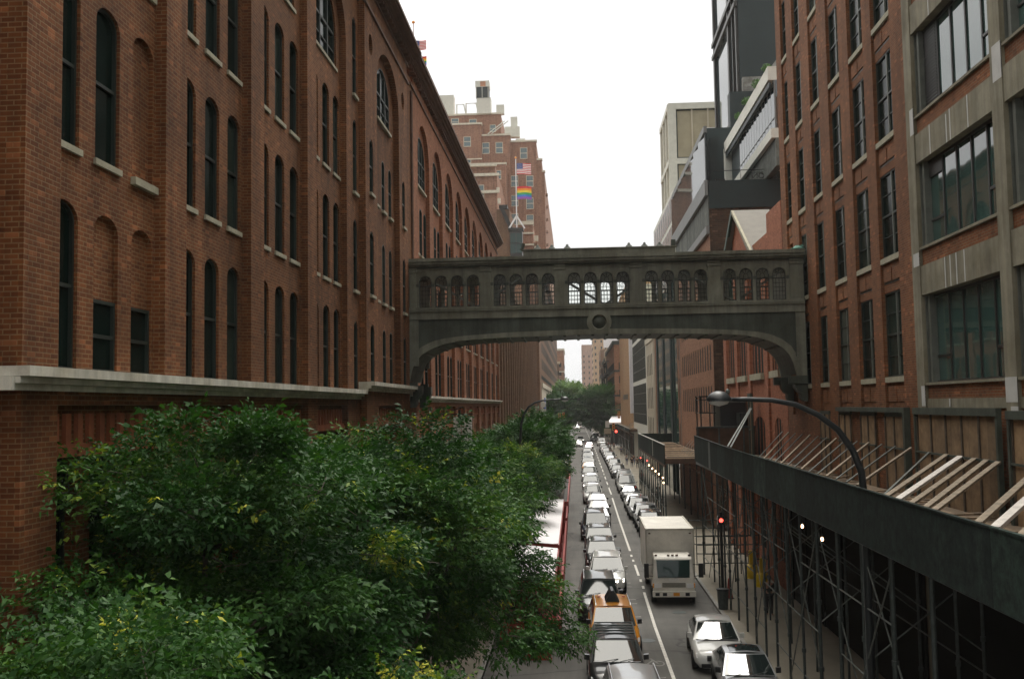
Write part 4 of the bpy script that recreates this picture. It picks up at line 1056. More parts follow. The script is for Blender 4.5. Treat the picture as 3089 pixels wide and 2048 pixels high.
def curtain_wall():
    t = thing('black_fin_building', 'narrow glass building with full height black fins beyond the tan brick one', 'building', (11, 115, 0))
    w = MB(); w.box(10.6, 98.7, 0, 26, 131, 22.6); w.build('wall', 'brick_tan', t)
    g = MB(); g.sheet(FR(10.58), rect(103, 128, 0, 22.5)); g.build('glazing', 'glass_big', t)
    f = MB()
    for y, d in ((99, .9), (106, .5), (108.5, 1.4), (117.5, 1.9), (126.5, 1.6)): f.box(10.48, y, 0, 10.57, y+d, 23.5)
    f.build('black_fins', 'black_metal', t)
    for y in (101.5, 104.3):
        q = MB()
        for z in (5, 9.5, 14): q.sheet(FR(10.59), rect(y, y+.6, z, z+2.6))
        q.build('slot_windows', 'glass_dull', t)
    s = thing('beige_stone_house', 'narrow beige stone front between the black fins and the grey gridded windows', 'building', (11, 138, 0))
    w = MB(); w.box(10.4, 131, 0, 26, 144.6, 24.0)
    for y in (132, 134.6, 137.2, 139.8, 142.6): w.box(10.33, y, 0, 10.4, y+.7, 18)
    w.box(10.25, 131, 18, 10.4, 144.6, 18.8); w.build('wall', 'beige', s)
    g = MB()
    for y in (132.8, 135.4, 138, 140.6): 
        for z in (5, 9, 13.5, 19.5): g.sheet(FR(10.38), rect(y, y+1.5, z, z+2.8))
    g.build('window_panes', 'glass_dull', s)
    c = thing('grey_window_grid_building', 'building with big grey multi pane windows in white frames on the far right side', 'building', (11, 162, 0))
    w = MB(); w.box(10.47, 144.7, 0, 26, 180, 27.0); w.build('wall', 'grid_white', c)
    g = MB(); f = MB()
    for z in (6.5, 13.4, 20.2):
        g.sheet(FR(10.46), rect(146.5, 178.5, z, z+6.2))
        for k in range(16): f.box(10.42, 146.5+k*2.0, z, 10.45, 146.9+k*2.0, z+6.2)
        for q in (1.5, 3.1, 4.7): f.box(10.42, 146.5, z+q, 10.45, 178.5, z+q+.12)
    g.build('glazing', 'glass_dull', c); f.build('glazing_bars', 'frame_grey', c)
    e = MB(); e.box(9.9, 178.6, 8, 10.5, 180, 23); e.build('white_edge_fin', 'roof_white', c)
    y = thing('yellow_brick_building', 'plain yellow tan brick building at the avenue corner on the right', 'building', (11, 200, 0))
    w = MB(); w.box(10.4, 180.2, 4.6, 30, 228, 33); w.box(10.15, 180.2, 29, 10.4, 228, 30); w.build('wall', 'brick_yellow', y)
    w = MB(); w.box(10.6, 180.3, 0, 30, 227.9, 4.6); w.build('street_front', 'brick_dark', y)
    w = MB(); w.box(10.3, 180.2, 4.4, 10.6, 228, 5.0); w.build('stone_band', 'beige', y)
    w = MB()
    for k in range(4): w.box(10.36, 196+k*5, 10.6, 10.398, 199.5+k*5, 11.6)
    w.build('faded_wall_sign', 'steel_light', y)
curtain_wall()

def corner_market():
    t = thing('corner_canopy', 'flat white market canopy on the far right corner of the avenue', 'canopy', (11, 246, 4.5))
    w = MB(); w.add([(7.9, 243, 4.9), (15.5, 243, 4.9), (15.5, 262, 5.6), (9.2, 262, 5.6), (7.9, 243, 5.3), (15.5, 243, 5.4), (15.5, 262, 6.6), (9.6, 262, 6.6)], [(0, 1, 2, 3), (4, 7, 6, 5), (0, 4, 5, 1), (1, 5, 6, 2), (2, 6, 7, 3), (3, 7, 4, 0)]); w.build('roof', 'roof_white', t)
    w = MB(); w.box(13.5, 243.2, 2.8, 15.4, 243.4, 4.9); w.build('red_fascia', 'red_inner', t)
    w = MB()
    for x in (8.6, 10.8, 13, 15.2): w.bar((x, 244, 0), (x, 244, 5), .2)
    w.box(8.6, 246, 0, 15.4, 246.3, 3.2); w.build('posts', 'steel_black', t)
corner_market()

def block(name, label, x0, y0, x1, y1, h, mat, wins=None, wm='glass_dull', trim=None, cat='building'):
    t = thing(name, label, cat, ((x0+x1)/2, y0, 0))
    w = MB(); w.box(x0, y0, 0, x1, y1, h); w.build('wall', mat, t)
    if trim: 
        a = MB(); a.box(x0-.4, y0-.4, h-.6, x1+.4, y1, h+.4)
        for z in (h*.45, h*.7): a.box(x0-.15, y0-.15, z, x1+.15, y1, z+.5)
        a.build('cornice', trim, t)
    if wins:
        zs, side, step = wins; g = MB()
        xx = x0+1.2
        while xx < x1-1:
            for z in zs: g.box(xx, y0-.08, z, xx+1.1, y0-.01, z+1.9)
            xx += step
        yy = y0+1.5; xs = x1 if side > 0 else x0
        while yy < y1-1.5:
            for z in zs: g.box(xs-.01 if side > 0 else xs-.08, yy, z, xs+.08 if side > 0 else xs+.01, yy+1.2, z+1.9)
            yy += step
        g.build('windows', wm, t)
    return t
zz = lambda a, b, s: [a+s*k for k in range(int((b-a)/s))]
def far_city():
    block('brown_apartment_block', 'brown brick apartment block with roof greenery beyond the avenue on the left', -30, 480, -4.9, 520, 36.5, 'brick_tower', (zz(4, 34, 4), 1, 3.6), trim='white_trim')
    block('brown_corner_house', 'lower dark red house in front of the block with roof greenery', -30, 474, -7.2, 480, 30, 'brick_brown', (zz(4, 28, 4), 1, 3.4), trim='cream')
    block('pink_tower', 'pale pink high tower closing the left of the far street gap', 6.5, 820, 24, 850, 59, 'brick_pink', (zz(8, 56, 4.5), -1, 4.2))
    block('yellow_tower', 'yellow brick tower rising highest in the far right street gap', 13.5, 700, 60, 740, 70, 'brick_yellow', (zz(8, 66, 4.5), -1, 4.2))
    t = block('red_brown_loft', 'red brown brick loft with a white tank on its roof in the far street', 12.8, 480, 60, 510, 36, 'brick_brown', (zz(4, 34, 4.2), -1, 3.6))
    block('cream_tenement', 'cream tenement with dark fire escapes on the right of the far street', 10.6, 330, 30, 350, 28, 'cream', (zz(4, 26, 3.6), -1, 3.2))
    block('dark_red_tenement', 'dark red tenement with a bracketed cornice beyond the cream one', 10.8, 352, 32, 380, 25, 'brick_brown', (zz(4, 23, 3.6), -1, 3.2), trim='frame_dark')
    block('grey_row_house', 'pale grey row house deep in the far street on the right', 10.8, 384, 32, 420, 21, 'beige', (zz(4, 19, 3.6), -1, 3.2), trim='frame_dark')
    block('corner_tenement', 'tan corner tenement behind the white canopy', 10.6, 264, 34, 328, 26, 'brick_tan', (zz(8, 24, 3.6), -1, 3.4), trim='frame_dark')
    for k, (x, y, z) in enumerate(((10.2, 300, 8), (10.2, 322, 8), (10.1, 345, 8))):
        f = thing('fire_escape', ['black fire escape on the tan corner tenement', 'black fire escape next to the cream tenement', 'black fire escape on the cream tenement'][k], 'fire escape', (x, y, z), group='fire escapes on the far tenements')
        a = MB()
        for q in range(5):
            a.box(-1.1, -2.2, q*3.6, .3, 2.2, q*3.6+.15)
            for s in (-2.2, 0, 2.1): a.box(-1.1, s, q*3.6, -1.0, s+.1, q*3.6+1.1)
            a.box(-1.1, -2.2, q*3.6+1.0, -1.0, 2.2, q*3.6+1.1); a.box(-1.1, -2.2, q*3.6+.5, -1.02, 2.2, q*3.6+.56)
            if q < 4: a.bar((-.5, -1.8, q*3.6), (-.5, 1.8, q*3.6+3.6), .5, .1)
        a.build('landings', 'steel_black', f, world=False)
    k = thing('white_roof_tank', 'square white tank on the roof of the red brown loft', 'water tank', (17.5, 482, 36))
    a = MB(); a.box(-3, -2, 1, 4, 2, 6.5)
    a.build('casing', 'roof_white', k, world=False)
    a = MB()
    for x in (-2.5, 3.2): a.box(x, -1.5, 0, x+.4, 1.5, 1)
    a.build('legs', 'steel_black', k, world=False)
far_city()

def flagpole(name, label, x, y, z0, z1, flags, r=.12, tripod=True):
    t = thing(name, label, 'flagpole', (x, y, z0))
    h = z1-z0; a = MB(); a.tube([(0, 0, 0), (0, 0, h)], [r, r*.7], 8); a.build('pole', 'roof_white', t, world=False)
    q = r*1.7; a = MB(); a.lathe([(.01, -q), (q, -q*.5), (q*1.1, q*.2), (q*.5, q), (.01, q*1.1)], (0, 0, h+q), 8); a.build('finial', 'orange_sig', t, world=False)
    if tripod:
        a = MB()
        for s in (-1, 1): a.bar((s*1.6, 0, 0), (0, 0, 2.6), .3)
        a.build('brace', 'roof_white', t, world=False)
    return t
def flag(name, label, x, y, z, w, h, kind, seed=0):
    """z is the top of the hoist"""
    t = thing(name, label, 'flag', (x, y, z))
    nx, nz = 26, (13 if kind == 'us' else 6)
    sub = 1 if kind == 'us' else 2
    v = []; f = []; mi = []
    def P(a, b):
        wv = sin(a*6.5+seed+b*.7)*.05*w*a**.5
        return (a*w*(.97), wv, -b*h+sin(a*5+seed)*.045*h*a-.05*h*a*(seed % 2))
    for i in range(nx+1):
        for j in range(nz*sub+1): v.append(P(i/nx, j/(nz*sub)))
    n = nz*sub+1
    for i in range(nx):
        for j in range(nz*sub):
            f.append((i*n+j, (i+1)*n+j, (i+1)*n+j+1, i*n+j+1)); s = j//sub
            if kind == 'us': mi.append(2 if (i < nx*.4 and s < 7) else (0 if s % 2 == 0 else 1))
            else: mi.append(s)
    me = bpy.data.meshes.new('flag_cloth'); me.from_pydata(v, [], f)
    if kind == 'us': cs = ['flag_red', 'flag_white', 'flag_blue']
    else: cs = ['flag_red', 'flag_orange', 'flag_yellow', 'flag_green', 'flag_sky', 'flag_violet']
    for c in cs: me.materials.append(M[c])
    me.polygons.foreach_set('material_index', mi); me.polygons.foreach_set('use_smooth', [True]*len(f)); me.update()
    link('cloth', me, t, False)
    if kind == 'us':
        st = MB()
        for r in range(5):
            for c in range(6):
                a = (.03+.06*c); b = (.05+.1*r); p = P(a, b)
                vs = []
                for q in range(10):
                    rr = .016*w if q % 2 == 0 else .007*w; th = pi/2+q*pi/5; vs.append((p[0]+rr*cos(th), p[1]-.02, p[2]+rr*sin(th)))
                st.add(vs, [tuple(range(10))])
        st.build('stars', 'flag_white', t, world=False)
for n_, c_ in (('flag_red', (.62, .04, .05)), ('flag_white', (.8, .78, .78)), ('flag_blue', (.05, .08, .26)), ('flag_orange', (.85, .3, .03)), ('flag_yellow', (.85, .66, .05)), ('flag_green', (.05, .38, .14)), ('flag_sky', (.06, .2, .6)), ('flag_violet', (.3, .1, .45))):
    M[n_] = plain(n_, c_, .8, var=.06)
flagpole('flagpole', 'white rooftop flagpole with a braced foot above the rooftop lantern', -11.0, 199.6, 45.5, 59.8, 0)
flag('national_flag', 'stars and stripes flag at the top of the rooftop flagpole', -10.8, 199.6, 58.9, 3.0, 2.25, 'us', 1)
flag('rainbow_flag', 'rainbow flag flying in the middle of the rooftop flagpole', -10.8, 199.6, 54.1, 3.0, 2.6, 'rb', 0)
flagpole('flagpole', 'thin flagpole half hidden behind the near cornice of the warehouse', -9.85, 62, 26, 34.2, 0, .06, False)
flag('national_flag', 'stars and stripes flag peeping over the near warehouse cornice', -9.8, 62, 33.1, .8, .62, 'us', 3)
flag('rainbow_flag', 'small rainbow flag peeping over the near warehouse cornice', -9.8, 62, 32.05, .8, .62, 'rb', 2)
# ------------------------------------------------------------------ ground, road, kerbs, markings
def sheet(name, x0, y0, x1, y1, z, mat, kind='structure'):
    m = MB(); m.quad((x0, y0, z), (x1, y0, z), (x1, y1, z), (x0, y1, z)); o = m.build(name, mat); o['kind'] = kind; return o
sheet('ground', -1500, -300, 1500, 3000, -.02, 'ground')
sheet('road', -3.45, -40, 6.4, 900, 0, 'asphalt')
sheet('avenue', -60, 229, 90, 262, .004, 'asphalt')
def walk(name, x0, x1, y0, y1, kx, side):
    m = MB(); m.box(x0, y0, -.01, x1, y1, .15, 0); m.box(min(kx, kx-side*.16), y0, -.01, max(kx, kx-side*.16), y1, .154, 1)
    o = m.build(name, ['paving', 'kerb']); o['kind'] = 'structure'
walk('pavement', -9, -3.46, -40, 228.5, -3.46, 1); walk('pavement', 6.56, 30, -40, 228.5, 6.56, 1)
walk('pavement', -9, -3.46, 262.5, 900, -3.46, 1); walk('pavement', 6.56, 30, 262.5, 900, 6.56, 1)
mk = MB()
def line(mb, pts, w, z=.008):
    for (x0, y0), (x1, y1) in zip(pts, pts[1:]): mb.quad((x0-w/2, y0, z), (x0+w/2, y0, z), (x1+w/2, y1, z), (x1-w/2, y1, z))
LN = [(3.26, 20), (3.26, 44), (3.34, 52.0)]
line(mk, LN, .13)
for a, b in ((53, 53.8), (55, 55.8), (57, 60.8), (62, 62.8), (64, 64.8)): line(mk, [(3.38, a), (3.4, b)], .13)
line(mk, [(3.42, 66.5), (3.5, 84), (3.66, 104)], .14)
for a in range(108, 222, 9): line(mk, [(3.7+(a-105)*.004, a), (3.7+(a-99)*.004, a+(13 if a < 130 else 6))], .15)
for a in range(262, 420, 12): line(mk, [(4.1, a), (4.1, a+7)], .18)
o = mk.build('lane_line', 'paint_white'); o['kind'] = 'structure'
mk = MB()
for y in (45.0, 46.0, 49.0, 50.0, 53.5, 54.6, 57.5): line(mk, [(2.3, y), (2.3, y+.16)], 1.0, .0085)
for y in (222, 224, 226): mk.quad((3.8, y, .008), (6.3, y, .008), (6.3, y+.5, .008), (3.8, y+.5, .008))
# worn bicycle symbol by the lane line
def ring(mb, cx, cy, r, w, z=.0085, n=20):
    for k in range(n):
        a, b = 2*pi*k/n, 2*pi*(k+1)/n
        mb.quad((cx+r*cos(a), cy+r*1.6*sin(a), z), (cx+r*cos(b), cy+r*1.6*sin(b), z), (cx+(r-w)*cos(b), cy+(r-w)*1.6*sin(b), z), (cx+(r-w)*cos(a), cy+(r-w)*1.6*sin(a), z))
ring(mk, 2.9, 37.9, .24, .06); ring(mk, 2.35, 37.5, .24, .06)
mk.quad((2.35, 37.6, .0085), (2.4, 37.5, .0085), (2.75, 38.3, .0085), (2.7, 38.4, .0085)); mk.quad((2.85, 37.9, .0086), (2.92, 37.9, .0086), (2.7, 38.6, .0086), (2.62, 38.6, .0086))
for y in (35.2, 35.75): mk.quad((2.6, y, .0085), (3.0, y+.15, .0085), (3.0, y+.32, .0085), (2.6, y+.17, .0085))
o = mk.build('worn_markings', 'paint_faded'); o['kind'] = 'structure'
mk = MB()
for x in range(12): mk.quad((-2.8+x*.8, 223.5, .009), (-2.4+x*.8, 223.5, .009), (-2.4+x*.8, 227, .009), (-2.8+x*.8, 227, .009))
for x in range(12): mk.quad((-2.8+x*.8, 264.5, .009), (-2.4+x*.8, 264.5, .009), (-2.4+x*.8, 268, .009), (-2.8+x*.8, 268, .009))
o = mk.build('crossing_stripes', 'paint_faded'); o['kind'] = 'structure'
for i, (x, y) in enumerate(((2.75, 41.5), (4.6, 47.0), (2.6, 68), (-.2, 44))):
    m = MB(); m.lathe([(.33, 0), (.33, .006)], (x, y, .006), 20); m.build('manhole_cover', 'steel', None)
    tag(bpy.data.objects[-1] if 0 else [q for q in bpy.data.objects if q.name.startswith('manhole_cover')][-1],
        ['dark round manhole cover beside the lane line near the taxi', 'dark round manhole cover in the shade under the box truck', 'dark round manhole cover further up beside the queue of cars', 'dark round manhole cover beside the red dining shed'][i], 'manhole cover')

# ------------------------------------------------------------------ sidewalk sheds
def post(par, x, y, z0, z1, r=.045, base=True):
    a = MB(); a.tube([(0, 0, z0), (0, 0, z1)], r, 8)
    for z in (z0+1.9, z0+3.8): a.lathe([(r*1.5, -.06), (r*1.5, .06)], (0, 0, z), 8)
    o = a.build('post', 'steel', par, world=False); o.location = Vector((x, y, 0))-Vector(par.location)
    if base:
        b = MB(); b.box(-.13, -.13, z0, .13, .13, z0+.03); b.tube([(0, 0, z0), (0, 0, z0+.2)], r*.7, 6); c = b.build('base_plate', 'steel', o, world=False)
    return o
def near_shed():
    t = thing('sidewalk_shed', 'long dark green sidewalk shed with tall parapet on steel posts, nearest on the right', 'sidewalk shed', (8.6, 35, .15))
    XS = 6.8; ZB = 6.16; ZT = 7.5; Y0, Y1 = 3.0, 58.0
    p = MB()
    # parapet, gently rising at the far end
    segs = [(Y0, ZT-.02), (19, 7.45), (28, 7.48), (45, 7.55), (52, 7.64), (58, 7.72)]
    for (a, za), (b, zb) in zip(segs, segs[1:]):
        da = ZB+max(0, a-45)*.012; db = ZB+max(0, b-45)*.012
        v = [(XS, a, da), (XS, b, db), (XS, b, zb), (XS, a, za), (XS+.05, a, da), (XS+.05, b, db), (XS+.05, b, zb), (XS+.05, a, za)]
        p.add(v, [(0, 1, 2, 3), (7, 6, 5, 4), (3, 2, 6, 7), (0, 4, 5, 1)])
    p.box(XS, Y1-.05, ZB+.15, 10.3, Y1, 7.72) if False else None
    p.build('parapet', 'shed_green', t)
    c = MB()
    for (a, za), (b, zb) in zip(segs, segs[1:]): c.bar((XS+.025, a, za+.02), (XS+.025, b, zb+.02), .09, .04)
    for k in range(23):
        y = Y0+1+k*2.44; c.box(XS+.051, y-.04, ZB+.1, XS+.13, y+.04, 7.42)
    c.build('cap_rail', 'shed_green', t)
    q = MB(); q.box(XS-.006, 51.3, 6.25, XS-.001, 52.0, 7.62); q.build('pale_patch', 'steel_light', t)
    d = MB(); d.box(XS+.06, Y0, 6.55, 10.36, Y1, 6.62)
    rng = random.Random(3)
    for k in range(60):                                              # loose boards on the deck
        y = rng.uniform(12, 56); x = rng.uniform(7.2, 9.8); L = rng.uniform(1.2, 3.2); z = 6.66+rng.random()*.1; a = rng.uniform(-.5, .5)+(pi/2 if rng.random() < .6 else 0)
        x1 = min(10.2, max(6.95, x+cos(a)*L)); d.bar((x, y, z), (x1, y+sin(a)*L, z+.02), .24, .04)
    d.build('plank_deck', 'deck', t)
    f = MB(); f.box(XS+.06, Y0, 6.5, 10.36, Y1, 6.545)
    for k in range(28): f.box(XS+.1, Y0+k*2, 6.3, 10.3, Y0+.1+k*2, 6.54)
    f.box(XS+.06, Y0, 6.12, XS+.2, Y1, 6.3); f.box(9.9, Y0, 6.12, 10.05, Y1, 6.3); f.build('steel_beams', 'steel_black', t)
    ys = [56.3, 54.0, 50.3, 48.3, 46.85, 44.6, 42.4, 40.35, 38.3, 36.2, 34.1, 32.0, 29.8, 27.5, 25.2, 22.9, 20.4]
    for i, y in enumerate(ys): post(t, 6.95 if i != 1 else 7.2, y, .0, 6.2, .045 if i < 12 else .055)
    for i, y in enumerate(ys[::2]): post(t, 9.75, y, .0, 6.2, .045)
    for i, y in enumerate(ys[1::2]): post(t, 8.3, y, .0, 6.2, .04)
    b = MB()
    for z in (1.15, 2.9, 4.6):
        for i in range(len(ys)-1):
            if (i+int(z)) % 5 != 4: b.tube([(6.95, ys[i], z), (6.95, ys[i+1], z)], .022, 5)
    for i in range(0, len(ys)-2, 2):
        b.tube([(6.98, ys[i], 5.9), (6.98, ys[i+2], 1.6)], .02, 5)
        b.tube([(6.95, ys[i], 5.6), (9.75, ys[i], 3.5)], .02, 5); b.tube([(6.95, ys[i], 3.2), (9.75, ys[i], 5.4)], .02, 5)
    for i in range(1, len(ys)-3, 3): b.tube([(6.92, ys[i+2], 5.7), (6.92, ys[i], .4)], .02, 5)
    for z in (3.0, 5.2): b.tube([(9.75, ys[0], z), (9.75, ys[-1], z)], .022, 5)
    b.build('brace_tubes', 'steel_light', t)
    g = thing('guard_rail', 'grey tube guard rail between the shed posts behind the box truck', 'guard rail', (7.4, 57, .15))
    a = MB()
    for y in (56.5, 60, 64):
        for z in (.6, 1.1, 1.6, 2.1): a.tube([(-.4, y-57, z), (2.6, y-57, z)], .03, 6)
        for x in (-.4, .6, 1.6, 2.6): a.tube([(x, y-57, 0), (x, y-57, 2.2)], .03, 6)
    a.build('rails', 'steel', g, world=False)
    return t
near_shed()
def strut(x0, y0, z0, x1, y1, z1, w, mat, label):
    a = MB(); d = Vector((x1-x0, y1-y0, z1-z0)); a.bar((0, 0, 0), d, w, w*.45 if w > .06 else w)
    o = a.build('timber_strut' if 'lumber' in mat else 'pipe_strut', mat, None); o.location = (x0, y0, z0)
    tag(o, label, 'strut', 'struts bracing the hoarding from the shed parapet')
i = 0
for k, (y0, y1, w, m) in enumerate([(23.2, 29.7, .05, 'steel_light'), (23.0, 28.35, .13, 'lumber'), (22.2, 27.35, .15, 'lumber_pale'), (21.35, 26.4, .13, 'lumber'), (20.5, 25.65, .13, 'lumber'), (20.0, 24.95, .13, 'lumber'), (17.9, 22.8, .14, 'lumber'), (17.2, 21.9, .16, 'lumber_pale'), (16.2, 20.8, .15, 'lumber'), (15.3, 19.7, .14, 'lumber'), (14.2, 18.6, .14, 'lumber')]):
    strut(6.93, y0, 7.44, 10.22, y1, 8.06, w, m, {'lumber': 'weathered brown timber strut leaning from shed parapet to plywood hoarding', 'lumber_pale': 'pale new timber strut between the weathered brown ones', 'steel_light': 'thin grey pipe strut leaning beside the timber ones'}[m])
for k in range(14):
    y = 25.3+k*1.02; strut(6.93, y, 7.5, 10.1, y+5.6+k*.42, 8.14, .035 if k % 3 else .06, 'steel_light' if k % 3 else 'lumber', 'thin grey pipe strut in the row before the brick piers' if k % 3 else 'slim timber strut in the row before the brick piers')
for k in range(2): strut(6.95, 45.5+k*.9, 7.6, 10.0, 57.2+k*.4, 9.3, .07, 'steel_light', 'thin pipe strut reaching up to the lone plywood panel by the orange wall')
def hoardings():
    def panelset(name, label, y0, y1, z0, z1, x, framed=True, n=None):
        small = n == 2
        t = thing(name, label, 'hoarding', (x, (y0+y1)/2, z0))
        a = MB(); a.box(x-.03, y0, z0, x+.02, y1, z1-.12); a.build('plywood_sheet', 'plywood', t)
        b = MB(); n = n or max(2, int((y1-y0)/1.0))
        for k in range(n+1):
            y = y0+(y1-y0)*k/n; b.box(x-.07, y-.04, z0, x-.031, y+.04, z1-.14)
        b.build('studs', 'frame_bronze' if 0 else 'lumber_dark', t)
        c = MB()
        if small: c.box(x-.06, y0, z1-.14, x+.02, y1, z1)
        else:
            c.box(x-.14, y0-.14, z1-.2, x+.0, y1+.14, z1)
            c.box(x-.12, y0-.13, z0, x-.0, y0-.02, z1-.2); c.box(x-.12, y1+.02, z0, x, y1+.13, z1-.2)
        c.box(x-.11, y0-.1, z0+1.4, x-.07, y1+.1, z0+1.46); c.build('frame_rails', 'frame_green', t)
    panelset('plywood_hoarding', 'weathered plywood hoarding under the first concrete bay from the brick building', 25.0, 30.7, 6.62, 9.36, 10.3)
    panelset('plywood_hoarding', 'plywood hoarding cut off by the right edge of the picture', 18.8, 24.2, 6.62, 9.3, 10.3)
    for k, (a0, b0) in enumerate(((32.25, 34.1), (35.2, 36.95), (38.3, 39.93), (41.45, 42.9))):
        panelset('plywood_hoarding', ['plywood hoarding in the first brick bay beside the concrete column', 'plywood hoarding in the second brick bay from the concrete column', 'plywood hoarding in the third brick bay from the concrete column', 'plywood hoarding in the brick bay next to the bridge'][k], a0, b0, 6.62, 9.2, 10.385, n=2)
    t = thing('hoarding_beam', 'weathered green timber beam across the brick piers above the plywood', 'beam', (10.3, 36, 9.25)); a = MB(); a.box(10.2, 31.9, 9.2, 10.395, 39.9, 9.36); a.build('timber', 'frame_green', t)
    t = thing('hoarding_post', 'dark timber post at the end of the beam by the concrete column', 'post', (10.3, 32, 6.6)); a = MB(); a.box(10.2, 31.75, 6.62, 10.395, 31.92, 9.36); a.build('timber', 'frame_green', t)
    panelset('plywood_hoarding', 'single narrow plywood panel standing against the orange wall', 57.0, 57.7, 6.62, 10.1, 10.0, n=1)
    t = thing('brown_deck_screen', 'rusty brown screen wall across the shed deck in front of the orange building', 'screen wall', (8.6, 58.2, 6.6))
    a = MB(); a.box(6.95, 58.1, 6.0, 10.3, 58.2, 8.15); a.build('sheet', 'rust_brown', t)
    a = MB(); a.box(6.95, 58.02, 8.15, 10.3, 58.22, 8.25)
    for x in (7.0, 8.2, 9.6): a.bar((x, 58.05, 6.2), (x+.1, 57.4, 6.7), .06); a.box(x, 58.03, 6.2, x+.08, 58.1, 8.15)
    a.build('frame', 'steel', t)
    t = thing('stair_cage', 'dark steel stair cage standing on the shed beside the orange building', 'stair cage', (8.4, 62, 8))
    a = MB()
    for x in (7.6, 8.4):
        for y in (61, 63): a.bar((x, y, 6), (x, y, 10.0), .07)
    for z in (8.0, 9.0, 9.8, 10.0):
        for y in (61, 63): a.bar((7.5, y, z), (8.5, y, z), .06)
        for x in (7.6, 8.4): a.bar((x, 61, z), (x, 63, z), .05)
    a.build('cage', 'steel_black', t)
    a = MB(); a.box(8.75, 61, 5.5, 10.3, 64, 9.6); a.build('dark_cabin', 'steel_black', t)
    a = MB(); a.box(8.7, 60.9, 9.6, 10.3, 64.1, 9.9); a.build('cabin_roof', 'steel_light', t)
M['lumber_dark'] = plain('lumber_dark', (.075, .055, .038), .85, var=.4, vs=4)
M['frame_green'] = plain('frame_green', (.045, .055, .042), .7, var=.35, vs=3)
M['rust_brown'] = plain('rust_brown', (.085, .045, .028), .8, var=.4, vs=1.5)
hoardings()
def far_shed(y0, y1, zb, zt, label, x=6.7, deckz=5.5):
    t = thing('sidewalk_shed', label, 'sidewalk shed', (8.6, (y0+y1)/2, .15))
    p = MB(); p.box(x, y0, zb, x+.06, y1, zt); p.box(x+.06, y1-.06, zb, 10.3, y1, zt); p.build('parapet', 'shed_green', t)
    c = MB(); c.box(x-.03, y0, zt, x+.09, y1, zt+.06); c.box(x-.04, y0+(y1-y0)*.35, zb+.1, x-.002, y0+(y1-y0)*.35+.35, zt); c.build('pale_battens', 'pale_post', t)
    d = MB(); d.box(x+.06, y0, deckz-.07, 10.36, y1-.06, deckz)
    for k in range(int((y1-y0)/1.6)): d.box(x+.2, y0+.3+k*1.6, deckz+.0, 10.2, y0+.5+k*1.6, deckz+.06)
    d.build('plank_deck', 'deck_far', t)
    d = MB(); d.box(x+.06, y0-.08, deckz-.45, 10.36, y0, deckz-.07); d.box(x, y0, zb-.2, x+.1, y1, zb-.002); d.bar((8.4, y0+.1, deckz-.6), (9.6, y0+.1, deckz-1.3), .12); d.build('edge_beam', 'rust_brown', t)
    n = int((y1-y0)/(2.4 if y0 < 100 else 6))
    for k in range(n+1):
        post(t, x+.05, y0+.3+k*(y1-y0-.6)/n, 0, zb-.2, .05)
    for k in range(0, n+1, 2): post(t, 9.7, y0+.3+k*(y1-y0-.6)/n, 0, zb-.2, .05)
    b = MB()
    for k in range(n):
        ya = y0+.3+k*(y1-y0-.6)/n; yb = y0+.3+(k+1)*(y1-y0-.6)/n
        b.tube([(x+.05, ya, 3.4), (x+.05, yb, 3.4)], .03, 5); b.tube([(x+.05, ya, 1.6), (x+.05, yb, 1.6)], .03, 5)
        b.tube([(x+.05, ya, 3.4 if k % 2 else .5), (x+.05, yb, .5 if k % 2 else 3.4)], .03, 5)
    for k in range(5): b.tube([(8.9, y0+2+k*1.7, deckz), (9.9, y0+3+k*1.9, deckz+.9)], .02, 5)
    b.build('brace_tubes', 'steel_light', t)
    return t
far_shed(76.5, 108, 5.0, 6.45, 'second dark green sidewalk shed with pale plank deck beyond the gap')
far_shed(168, 216, 4.9, 5.5, 'third sidewalk shed, small and flat roofed, close to the far avenue corner', 9.0, 5.45)
def bulb(x, y, z, red, label, grp):
    t = thing('string_bulb', label, 'light bulb', (x, y, z), group=grp)
    a = MB(); a.lathe([(.001, -.07), (.035, -.06), (.055, -.02), (.045, .03), (.025, .06)], (0, 0, 0), 8); a.build('glass_bulb', 'light_red' if red else 'light_warm', t, world=False, smooth=True)
    a = MB(); a.lathe([(.03, .07), (.03, .16)], (0, 0, 0), 6); a.tube([(0, 0, .15), (0, 0, .5)], .012, 4); a.build('socket', 'plastic', t, world=False)
for y, z, r in ((103.3, 4.1, 1), (93.9, 4.35, 1), (91.8, 4.05, 0), (87.9, 4.0, 0), (84.4, 4.0, 0), (81.1, 3.98, 0), (77.4, 3.95, 0), (74.2+2.8, 3.6, 0)):
    bulb(6.62, y, z, r, 'red bulb on the posts of the second shed' if r else 'glowing white bulb on the posts of the second shed', 'red bulbs on the second shed' if r else 'white bulbs on the second shed')
bulb(8.3, 37.8, 5.0, 0, 'warm glowing bulb under the near shed, the upper left of two', None); bulb(8.3, 34.85, 4.92, 0, 'warm glowing bulb under the near shed, the lower right of two', None)

